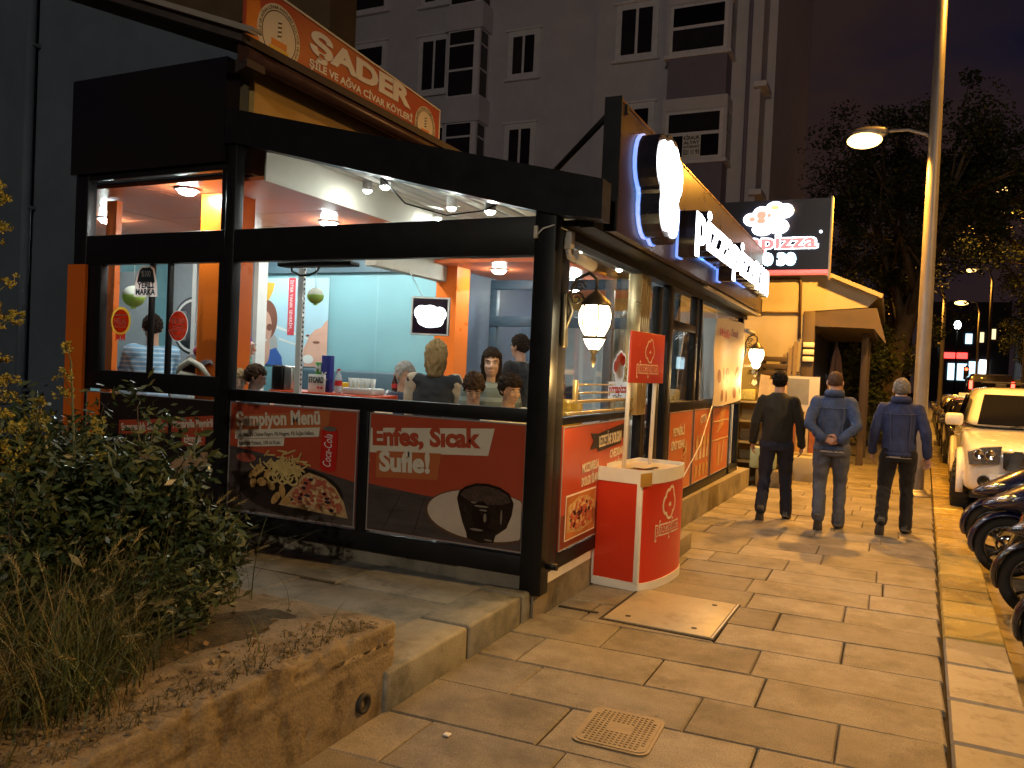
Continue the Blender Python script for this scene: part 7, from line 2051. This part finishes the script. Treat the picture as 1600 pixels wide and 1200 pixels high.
# guests and staff inside
def guest(headpos, rz, label, top, haircol, seated=True, s=1., nod=0, yaw=0, skin=SKIN, line=.05, length=None, sleeve=None, vest=None, scarf=None, arms=None, seed=1, hthick=.014, group='guests and staff inside the restaurant', face_on=True):
    hx, hy, hz = headpos
    t = thing('person', label, 'person', (hx, hy, .3), rz, group=group)
    OFF[t.name] = None
    zh = (hz - .3)
    o = Vector((0, 0, zh))
    Rh = Matrix.Rotation(rad(yaw), 3, 'Z') @ Matrix.Rotation(rad(nod), 3, 'X')
    def q(x, y, z): return o + Vector((x, y, z)) * s
    def ring(z, rx, ry, y=-.02): return (0, (y) * s, zh + z * s, rx * s, ry * s)
    sh = [q(-.18, -.03, -.225), q(.18, -.03, -.225)]
    A = arms or [((-.24, .02, -.48), (-.16, .24, -.56)), ((.24, .02, -.48), (.16, .24, -.56))]
    mb = MB(); head(mb, o, Rh, s)
    limb(mb, [q(0, -.03, -.2), q(0, -.015, -.07)], [.06 * s, .054 * s])
    torso(mb, [ring(-.75, .11, .09), ring(-.5, .12, .09), ring(-.3, .13, .085), ring(-.2, .07, .06)], 14)
    hips = [q(-.09, -.02, -.74), q(.09, -.02, -.74)]
    for i in (0, 1):
        e, w = q(*A[i][0]), q(*A[i][1])
        limb(mb, [q(0, -.03, -.26), sh[i]], [.05 * s, .042 * s]); limb(mb, [sh[i], e, w], [.042 * s, .037 * s, .026 * s])
        d = (w - e).normalized()
        hand(mb, w, d, (0, 0, -1) if abs(d.z) < .8 else ((1, 0, 0) if i == 0 else (-1, 0, 0)), (1, .3, .2) if i == 0 else (-1, .3, .2), s, .4)
    mb_leg = MB()
    torso(mb_leg, [ring(-.84, .155, .12), ring(-.74, .165, .125), ring(-.66, .155, .115)], 14)
    for i, sx in ((0, -1), (1, 1)):
        if seated:
            kn = q(sx * .11, .38, -.76); an = Vector((sx * .12 * s, .36 * s, .07))
        else:
            kn = Vector((sx * .10 * s, .02, (zh - .75 * s) * .53)); an = Vector((sx * .10 * s, -.02, .08))
        limb(mb, [hips[i], kn, an], [.06 * s, .05 * s, .036 * s]); limb(mb, [an, an + Vector((0, .12, -.04))], [.035, .03])
        limb(mb_leg, [hips[i], kn, an], [.09 * s, .068 * s, .055 * s])
    remesh(mb, 'body', skin, t, .0085, 2, ratio=.4)
    remesh(mb_leg, 'trousers', cloth('dark_trousers', (.03, .03, .04)), t, .018, 3)
    mb = MB()
    torso(mb, [ring(-.74, .165, .122), ring(-.62, .168, .125), ring(-.45, .185, .13), ring(-.32, .195, .125), ring(-.245, .17, .105), ring(-.195, .10, .08), ring(-.165, .066, .062)], 18)
    ms = MB()
    for i in (0, 1):
        e, w = q(*A[i][0]), q(*A[i][1])
        limb(mb, [q(0, -.03, -.27), sh[i]], [.08 * s, .075 * s])
        limb(ms if vest else mb, [sh[i], (sh[i] + e) / 2, e, w - (w - e) * .12], [.076 * s, .066 * s, .058 * s, .046 * s])
    g = remesh(mb, 'vest' if vest else 'shirt', top, t, .013, 8, disp=.008, dscale=8, seed=seed)
    if vest: remesh(ms, 'sleeves', vest, t, .013, 3, disp=.008, dscale=8, seed=seed + 2)
    if scarf:
        mb = MB()
        mb.ell(o + Rh @ (Vector((0, -.02, .025)) * s), [.092 * s, .115 * s, .108 * s], 20, 14, rot=Rh)
        mb.ell(o + Rh @ (Vector((0, -.03, -.09)) * s), [.098 * s, .098 * s, .11 * s], 16, 10, rot=Rh)
        torso(mb, [ring(-.34, .165, .125), ring(-.27, .15, .12), ring(-.2, .115, .11), ring(-.1, .095, .10), ring(-.02, .085, .09)], 18)
        remesh(mb, 'headscarf', scarf, t, .012, 3, disp=.008, dscale=14, seed=seed)
        # face opening stays in front of the scarf
        mb = MB(); mb.ell(o + Rh @ (Vector((0, .035, -.012)) * s), [.062 * s, .082 * s, .088 * s], 16, 12, rot=Rh)
        limb(mb, [o + Rh @ (Vector((0, .112, .0)) * s), o + Rh @ (Vector((0, .128, -.035)) * s)], [.011 * s, .016 * s], 8)
        mb.ell(o + Rh @ (Vector((0, .10, .018)) * s), [.05 * s, .016 * s, .014 * s], 12, 8, rot=Rh)
        mb.ell(o + Rh @ (Vector((0, .105, -.068)) * s), [.024 * s, .012 * s, .012 * s], 12, 8, rot=Rh)
        remesh(mb, 'face', skin, t, .006, 2)
        face(o + Rh @ Vector((0, .024 * s, 0)), Rh, s, t, haircol)
    else:
        if face_on: face(o, Rh, s, t, haircol)
        hair('hair', o, Rh, s, haircol, t, line, -.07, -.02, hthick, length, seed, rough=.8)
    return t
def stripe(name, a, b, f=60, axis=2):
    if name in MATS: return MATS[name]
    m = M(name, a, .85, 0, 0)
    N = m.node_tree.nodes; L = m.node_tree.links
    tc = N.new('ShaderNodeTexCoord'); sp = N.new('ShaderNodeSeparateXYZ'); L.new(tc.outputs['Object'], sp.inputs[0])
    mt = N.new('ShaderNodeMath'); mt.operation = 'MULTIPLY'; mt.inputs[1].default_value = f; L.new(sp.outputs[axis], mt.inputs[0])
    si = N.new('ShaderNodeMath'); si.operation = 'SINE'; L.new(mt.outputs[0], si.inputs[0])
    gt = N.new('ShaderNodeMath'); gt.operation = 'GREATER_THAN'; gt.inputs[1].default_value = .55; L.new(si.outputs[0], gt.inputs[0])
    mx = N.new('ShaderNodeMixRGB'); mx.inputs[1].default_value = (*a, 1); mx.inputs[2].default_value = (*b, 1); L.new(gt.outputs[0], mx.inputs[0])
    L.new(mx.outputs[0], N['Principled BSDF'].inputs['Base Color'])
    return m
PALE = M('skin_pale', (.56, .34, .25), .5, 0, .08, 12, .05, 120)
cam_dir = lambda x, y: math.atan2(-y, -x) - math.pi / 2      # faces the camera
DARKH = hm('dark_brown', (.025, .014, .009)); BROWNH = hm('brown', (.07, .038, .02))
guest((-4.50, 6.96, 1.50), rad(-108), 'grey haired man in navy vest and white shirt seated inside, in profile', cloth('navy_vest', (.02, .03, .06)), hm('silver', (.38, .36, .33)), True, 1.05, nod=-12, vest=cloth('white_shirt', (.6, .6, .6)), seed=3)
guest((-3.70, 6.22, 1.70), rad(20), 'woman with long fair hair and black waistcoat standing with her back turned inside', cloth('black_waistcoat', (.012, .012, .016)), hm('sandy', (.30, .20, .09)), False, 1.02, length=.14, vest=cloth('beige_sleeve', (.46, .36, .25)), seed=5, hthick=.02, arms=[((-.24, .05, -.48), (-.22, .2, -.66)), ((.24, .05, -.48), (.2, .24, -.6))])
guest((-2.98, 5.90, 1.655), cam_dir(-2.98, 5.9), 'girl with long dark hair and grey green striped shirt facing the window', stripe('grey_green_stripe', (.13, .15, .13), (.24, .27, .25), 55), DARKH, False, .95, skin=PALE, length=.16, seed=6)
guest((-2.87, 5.40, 1.455), cam_dir(-2.87, 5.4), 'boy with short brown hair and dark shirt looking down at the table', cloth('dark_shirt', (.025, .03, .04)), BROWNH, True, .88, nod=-28, skin=PALE, line=.035, seed=7, hthick=.02)
guest((-2.57, 5.42, 1.46), cam_dir(-2.57, 5.42) + rad(35), 'boy in cream shirt with dark hair in the window corner', cloth('cream_shirt', (.62, .58, .45)), DARKH, True, .88, nod=-10, skin=SKIN, line=.04, seed=8, hthick=.02)
guest((-3.66, 7.9, 1.86), rad(75), 'man in black shirt standing further inside, facing left', cloth('black_shirt', (.012, .012, .014)), DARKH, False, 1.0, seed=9, arms=[((-.22, .1, -.48), (-.12, .28, -.5)), ((.22, .1, -.48), (.12, .28, -.5))])
HS = M('floral_scarf', (.12, .05, .28), .8, 0, .6, 9, dirt=(.12, .42, .16), dscale=9, dlo=.52, dhi=.56)
guest((-5.86, 6.08, 1.72), rad(-70), 'woman in pale blue smock and purple green headscarf passing inside', cloth('pale_blue_smock', (.36, .50, .58)), DARKH, False, 1.0, scarf=HS, seed=11)
guest((-6.75, 5.75, 1.86), rad(60), 'person in light blue striped shirt leaning forward behind the left window', stripe('blue_white_stripe', (.22, .42, .62), (.55, .68, .78), 140), DARKH, False, 1.05, nod=-20, seed=12, arms=[((-.22, .16, -.42), (-.1, .38, -.58)), ((.22, .16, -.42), (.1, .38, -.58))])
guest((-5.02, 5.38, 1.44), rad(-60), 'small boy with brown hair just inside beside the napkin dispenser', cloth('teal_shirt', (.10, .22, .25)), BROWNH, True, .85, skin=PALE, seed=13, nod=-15)
guest((-5.18, 5.34, 1.40), cam_dir(-5.2, 5.3), 'fair child with a pale headband low beside the stroller', cloth('pink_shirt', (.5, .3, .3)), hm('fair', (.40, .27, .14)), True, .8, skin=PALE, seed=14, nod=-10)
guest((-3.1, 7.6, 1.62), cam_dir(-3.1, 7.6), 'woman in dark top and red floral headscarf seen through the street window', cloth('dark_top', (.02, .015, .02)), DARKH, False, 1.0, scarf=M('red_floral_scarf', (.5, .07, .05), .8, 0, .5, 12, dirt=(.6, .5, .45), dscale=12, dlo=.52, dhi=.56), seed=15)
guest((-2.45, 9.25, 1.50), cam_dir(-2.45, 9.25), 'girl with long dark hair seated by the far street window', cloth('dark_red_top', (.12, .02, .03)), DARKH, True, .95, skin=PALE, length=.14, seed=16)
# small things on the table in the far street window
t = thing('bread_basket', 'pale basket and white box on the sill of the far street window', 'basket', (-2.15, 8.6, 1.35))
MB().lathe([(0, .0), (.1, 0), (.14, .07), (.13, .07), (.09, .01), (0, .01)], (-2.22, 8.5, 1.352), 18).build('bowl', WHITE, t)
MB().bbox(-2.3, -2.1, 8.62, 8.85, 1.352, 1.47, .02).build('box', CREAMP, t)

# ------------------------------------------------------------------ weeds in the planter
MB().bbox(-2.50, -2.062, 7.95, 9.0, 1.315, 1.350, .004).build('window_ledge', WHITE, RP)
def blades(name, base_, h, w, lean, rng, mat, parent=None, seg=4):
    """curved tapering blades; base_ n x 3"""
    n = len(base_)
    a = rng.uniform(0, 2 * np.pi, n); d = np.stack([np.cos(a), np.sin(a), np.zeros(n)], 1); sd = np.stack([-np.sin(a), np.cos(a), np.zeros(n)], 1)
    ln = (lean * rng.uniform(.2, 1.2, n))[:, None]
    v = np.empty((n, seg + 1, 2, 3))
    for i in range(seg + 1):
        s = i / seg
        c = base_ + np.array([0, 0, 1]) * (h * (s - .35 * s * s * ln[:, 0]))[:, None] + d * ln * (h * s * s)[:, None]
        ww = (w * (1 - s) ** .7 + .0006)[:, None]
        v[:, i, 0] = c - sd * ww; v[:, i, 1] = c + sd * ww
    v = v.reshape(-1, 3)
    k = np.arange(n)[:, None] * (seg + 1) * 2 + np.arange(seg)[None] * 2
    f = np.stack([k, k + 1, k + 3, k + 2], -1).reshape(-1, 4)
    me = bpy.data.meshes.new(name)
    me.vertices.add(len(v)); me.vertices.foreach_set('co', v.ravel())
    me.loops.add(f.size); me.loops.foreach_set('vertex_index', f.ravel())
    me.polygons.add(len(f)); me.polygons.foreach_set('loop_start', np.arange(len(f)) * 4)
    me.update(); me.materials.append(mat)
    o = link(name, me, parent)
    tips = base_ + np.array([0, 0, 1]) * (h * (1 - .35 * ln[:, 0]))[:, None] + d * ln * h[:, None]
    dirs = np.array([0, 0, 1]) * (1 - .7 * ln) + d * 2 * ln
    return o, tips, dirs
GRM = M('grass_blade', (.075, .095, .028), .6, 0, .4, 2.5, dirt=(.16, .12, .05), dscale=3, dlo=.5, dhi=.65)
DRY = M('dry_grass', (.24, .18, .08), .8, 0, .4, 5)
rng = np.random.default_rng(41)
def scatter(n, f):
    out = []
    while len(out) < n:
        x, y = rng.uniform(-6.4, -2.12), rng.uniform(-.6, 3.15)
        if rng.random() < f(x, y) * (.25 + 1.5 * max(0, noise.noise(Vector((x * 4, y * 4, 1.7))) + .25)): out.append((x, y, .39))
    return np.array(out)
def dens(x, y):
    edge = (-2.12 - x)
    lim = .06 if y < 1.75 else .06 + (y - 1.75) * .55
    d = min(1, max(.0, (edge - lim) / .25))
    if y > 2.5 and x > -2.9: d *= .05
    return max(d, .012)
b = scatter(34000, dens)
h = rng.uniform(.18, .55, len(b)) * (1 - .45 * np.clip((b[:, 1] - 1.6) / 1.0, 0, 1) * (b[:, 0] > -2.8))
o, tips, dirs = blades('grass', b, h, rng.uniform(.0014, .0034, len(b)), .95, rng, GRM)
tag(o, 'rough green weeds and grass filling the planter', 'grass', kind='stuff')
b2 = scatter(3600, dens)
o, t2, d2 = blades('dry_grass', b2, rng.uniform(.25, .66, len(b2)) * (1 - .45 * np.clip((b2[:, 1] - 1.6) / 1.0, 0, 1) * (b2[:, 0] > -2.8)), rng.uniform(.0009, .0017, len(b2)), .8, rng, DRY)
tag(o, 'thin dry grass stalks standing among the weeds', 'grass', kind='stuff')
# feathery seed heads on the stalks
k = rng.choice(len(t2), 1100, replace=False)
cb = []; cd_ = []
for i in k:
    dd = d2[i] / np.linalg.norm(d2[i])
    for s in np.linspace(0, 1, 26):
        cb.append(t2[i] + dd * s * .075)
        a = rng.normal(size=3); a -= dd * a.dot(dd); a /= np.linalg.norm(a)
        cd_.append(dd * .85 + a * .55)
cb = np.array(cb); cd_ = np.array(cd_)
n = len(cb)
sd = np.cross(cd_, rng.normal(size=(n, 3))); sd /= np.linalg.norm(sd, axis=1)[:, None]
L = rng.uniform(.02, .034, n)[:, None]
v = np.stack([cb - sd * .0016, cb + sd * .0016, cb + cd_ * L], 1).reshape(-1, 3)
me = bpy.data.meshes.new('grass_seed_heads')
me.vertices.add(n * 3); me.vertices.foreach_set('co', v.ravel()); me.loops.add(n * 3); me.loops.foreach_set('vertex_index', np.arange(n * 3)); me.polygons.add(n); me.polygons.foreach_set('loop_start', np.arange(n) * 3)
me.update(); me.materials.append(M('seed_head', (.30, .25, .11), .7, 0, .2, 5))
tag(link('grass_seed_heads', me), 'pale feathery seed heads of wild grass in the planter', 'grass', kind='stuff')
# crumbs and dry stalks on the wall top
b3 = np.array([(-2.11 - abs(rng.normal()) * .10, rng.uniform(.6, 3.1), .415 - .04 * 0) for _ in range(900)])
b3[:, 2] = .425 - .04 * np.clip((b3[:, 1] - 2.4) / .8, 0, 1)
o, _, _ = blades('wall_top_moss', b3, rng.uniform(.008, .05, len(b3)), rng.uniform(.001, .003, len(b3)), 1.6, rng, M('wall_moss', (.09, .075, .03), .9), seg=2)
tag(o, 'dry moss and stubble along the crumbling wall top', 'moss', kind='stuff')
# rubble and dead leaves
rg = np.random.default_rng(77)
mb = MB()
for k in range(520):
    yy_ = rg.uniform(.4, 3.15); xx_ = -2.09 - abs(rg.normal()) * .22
    zz_ = .43 - .04 * min(1, max(0, (yy_ - 2.4) / .8)) if xx_ > -2.42 else .39
    r_ = .004 + .012 * rg.random() ** 3
    bm = bmesh.new(); bmesh.ops.create_icosphere(bm, subdivisions=1, radius=r_)
    for v_ in bm.verts: v_.co = Vector((v_.co.x * rg.uniform(.6, 1.4) + xx_, v_.co.y * rg.uniform(.6, 1.4) + yy_, v_.co.z * rg.uniform(.4, .9) + zz_))
    mb.addbm(bm, 0)
tag(mb.build('wall_rubble', OLDC), 'crumbs of broken concrete lying along the wall top', 'rubble', kind='stuff')
def lim_(): 
    y_ = rg.uniform(.4, 3.1); return (rg.uniform(-3.0, -2.1), y_, .425 - .035 * min(1, max(0, (y_ - 2.4) / .8)))
o = leaves([lim_() for _ in range(160)], 1, .01, .018, rg, M('dead_leaf', (.17, .11, .05), .8, 0, .4, 20), 'dead_leaves', None, flat_=.15)
tag(o, 'scattered dry dead leaves on the planter wall and soil', 'leaves', kind='stuff')
# shrubs
def shrub(x, y, z0, h, r, seed, label, mat, n_st=16, per=46, size=.026, name='shrub', twig=.006):
    rg = np.random.default_rng(seed)
    t = thing(name, label, 'shrub', (x, y, z0))
    mb = MB(); cs = []
    for k in range(n_st):
        a = rg.uniform(0, 2 * math.pi); rr = r * math.sqrt(rg.random()); hh = h * rg.uniform(.6, 1.05) * (1 - .3 * rr / r)
        e = Vector((x + rr * math.cos(a), y + rr * math.sin(a), z0 + hh))
        m_ = Vector((x + rr * .4 * math.cos(a), y + rr * .4 * math.sin(a), z0 + hh * .5))
        mb.tube([(x + rr * .1 * math.cos(a), y + rr * .1 * math.sin(a), z0 - .05), m_, e], [twig * 1.4, twig, twig * .4], 5)
        for s in np.linspace(.25, 1, 8):
            q = m_ + (e - m_) * (s - .4) / .6 if s > .4 else Vector((x, y, z0)) + (m_ - Vector((x, y, z0))) * s / .4
            q = q + Vector(rg.normal(size=3)) * .05
            cs.append(tuple(q))
            if rg.random() < .5: mb.tube([m_ + (e - m_) * max(0, s - .5), q], [twig * .6, twig * .3], 4)
    mb.build('stem', M('twig', (.07, .055, .03), .8), t)
    leaves(cs[::2], per, .10, size, rg, mat, 'foliage', t, aspect=.42)
    leaves(cs[1::2], int(per * .55), .13, size * 1.45, rg, SH3 if seed % 2 else SH2, 'foliage', t, aspect=.3)
SH1 = M('shrub_leaf_dark', (.030, .055, .024), .32, 0, .3, 6, spec=.6)
SH3 = M('shrub_leaf_pale', (.075, .10, .035), .5, 0, .3, 6)
SH2 = M('shrub_leaf_mid', (.045, .07, .026), .42, 0, .3, 6, spec=.5)
shrub(-3.38, 2.66, .38, 1.08, .38, 51, 'dark glossy leaved shrub in front of the bread poster', SH1, 28, 56)
shrub(-3.72, 2.45, .38, 1.02, .45, 52, 'dark leafy shrub at the left beside the yellow flowered plant', SH1, 28, 54)
shrub(-3.06, 2.86, .38, .62, .22, 53, 'smaller green shrub at the wall corner hanging over the platform', SH2, 16, 44, .024)
shrub(-4.15, 2.9, .36, 1.05, .5, 54, 'dark shrub behind the others near the orange panel', SH1, 20, 46)
shrub(-3.22, 2.75, .38, 1.22, .12, 55, 'tall thin leafy shoot rising before the lower window corner', SH2, 5, 34, .022)
shrub(-3.2, 2.1, .38, .62, .32, 56, 'low dark shrub between the grass and the taller shrubs', SH2, 20, 48, .024)
shrub(-2.85, 2.6, .38, .34, .2, 57, 'low green weeds at the wall corner before the platform', SH2, 14, 36, .02)
# tall yellow flowered weeds
def umbel_plant(x, y, z0, h, label, seed, heads):
    rg = np.random.default_rng(seed)
    t = thing('yellow_weed', label, 'plant', (x, y, z0))
    mb = MB(); fl = []
    top = Vector((x + rg.normal() * .05, y + rg.normal() * .05, z0 + h))
    st = [Vector((x, y, z0 - .03)), Vector((x + .02, y, z0 + h * .5)), top]
    mb.tube(st, [.009, .007, .004], 6)
    for k in range(heads):
        b_ = st[1] + (top - st[1]) * rg.random(); a = rg.uniform(0, 2 * math.pi)
        e = b_ + Vector((math.cos(a) * rg.uniform(.05, .16), math.sin(a) * rg.uniform(.05, .16), rg.uniform(.05, .16)))
        mb.tube([b_, e], [.003, .002], 4)
        for j in range(9):
            fl.append(tuple(e + Vector((rg.normal() * .02, rg.normal() * .02, rg.normal() * .012))))
    mb.build('stem', M('weed_stem', (.10, .11, .04), .7), t)
    leaves(fl, 10, .014, .007, rg, M('yellow_flower', (.34, .29, .05), .7, 0, .3, 20), 'flower_cluster', t, aspect=.9)
    leaves([tuple(st[0] + (top - st[0]) * s) for s in rg.uniform(.15, .85, 14)], 6, .08, .035, rg, SH2, 'foliage', t, aspect=.22)
umbel_plant(-3.62, 2.25, .38, .98, 'tall yellow flowered weed at the left edge of the planter', 61, 26)
umbel_plant(-3.52, 2.12, .38, .78, 'shorter yellow flowered weed in front of the tall one', 62, 22)
umbel_plant(-3.75, 2.4, .38, .88, 'yellow flowered weed behind the tall one at the left edge', 63, 22)
umbel_plant(-3.72, 2.22, .38, 1.95, 'very tall yellow weed whose head reaches up along the grey wall', 64, 48)
umbel_plant(-3.42, 2.5, .38, 1.18, 'thin bare weed stalk with small pale heads before the grey wall', 65, 6)
# litter
t = tag(MB().bbox(-1.69, -1.66, 3.03, 3.06, .004, .012, .003).build('cigarette_litter', WHITEP), 'tiny scrap of white litter on the paving', 'litter')
bpy.data.scenes.remove(WORK)
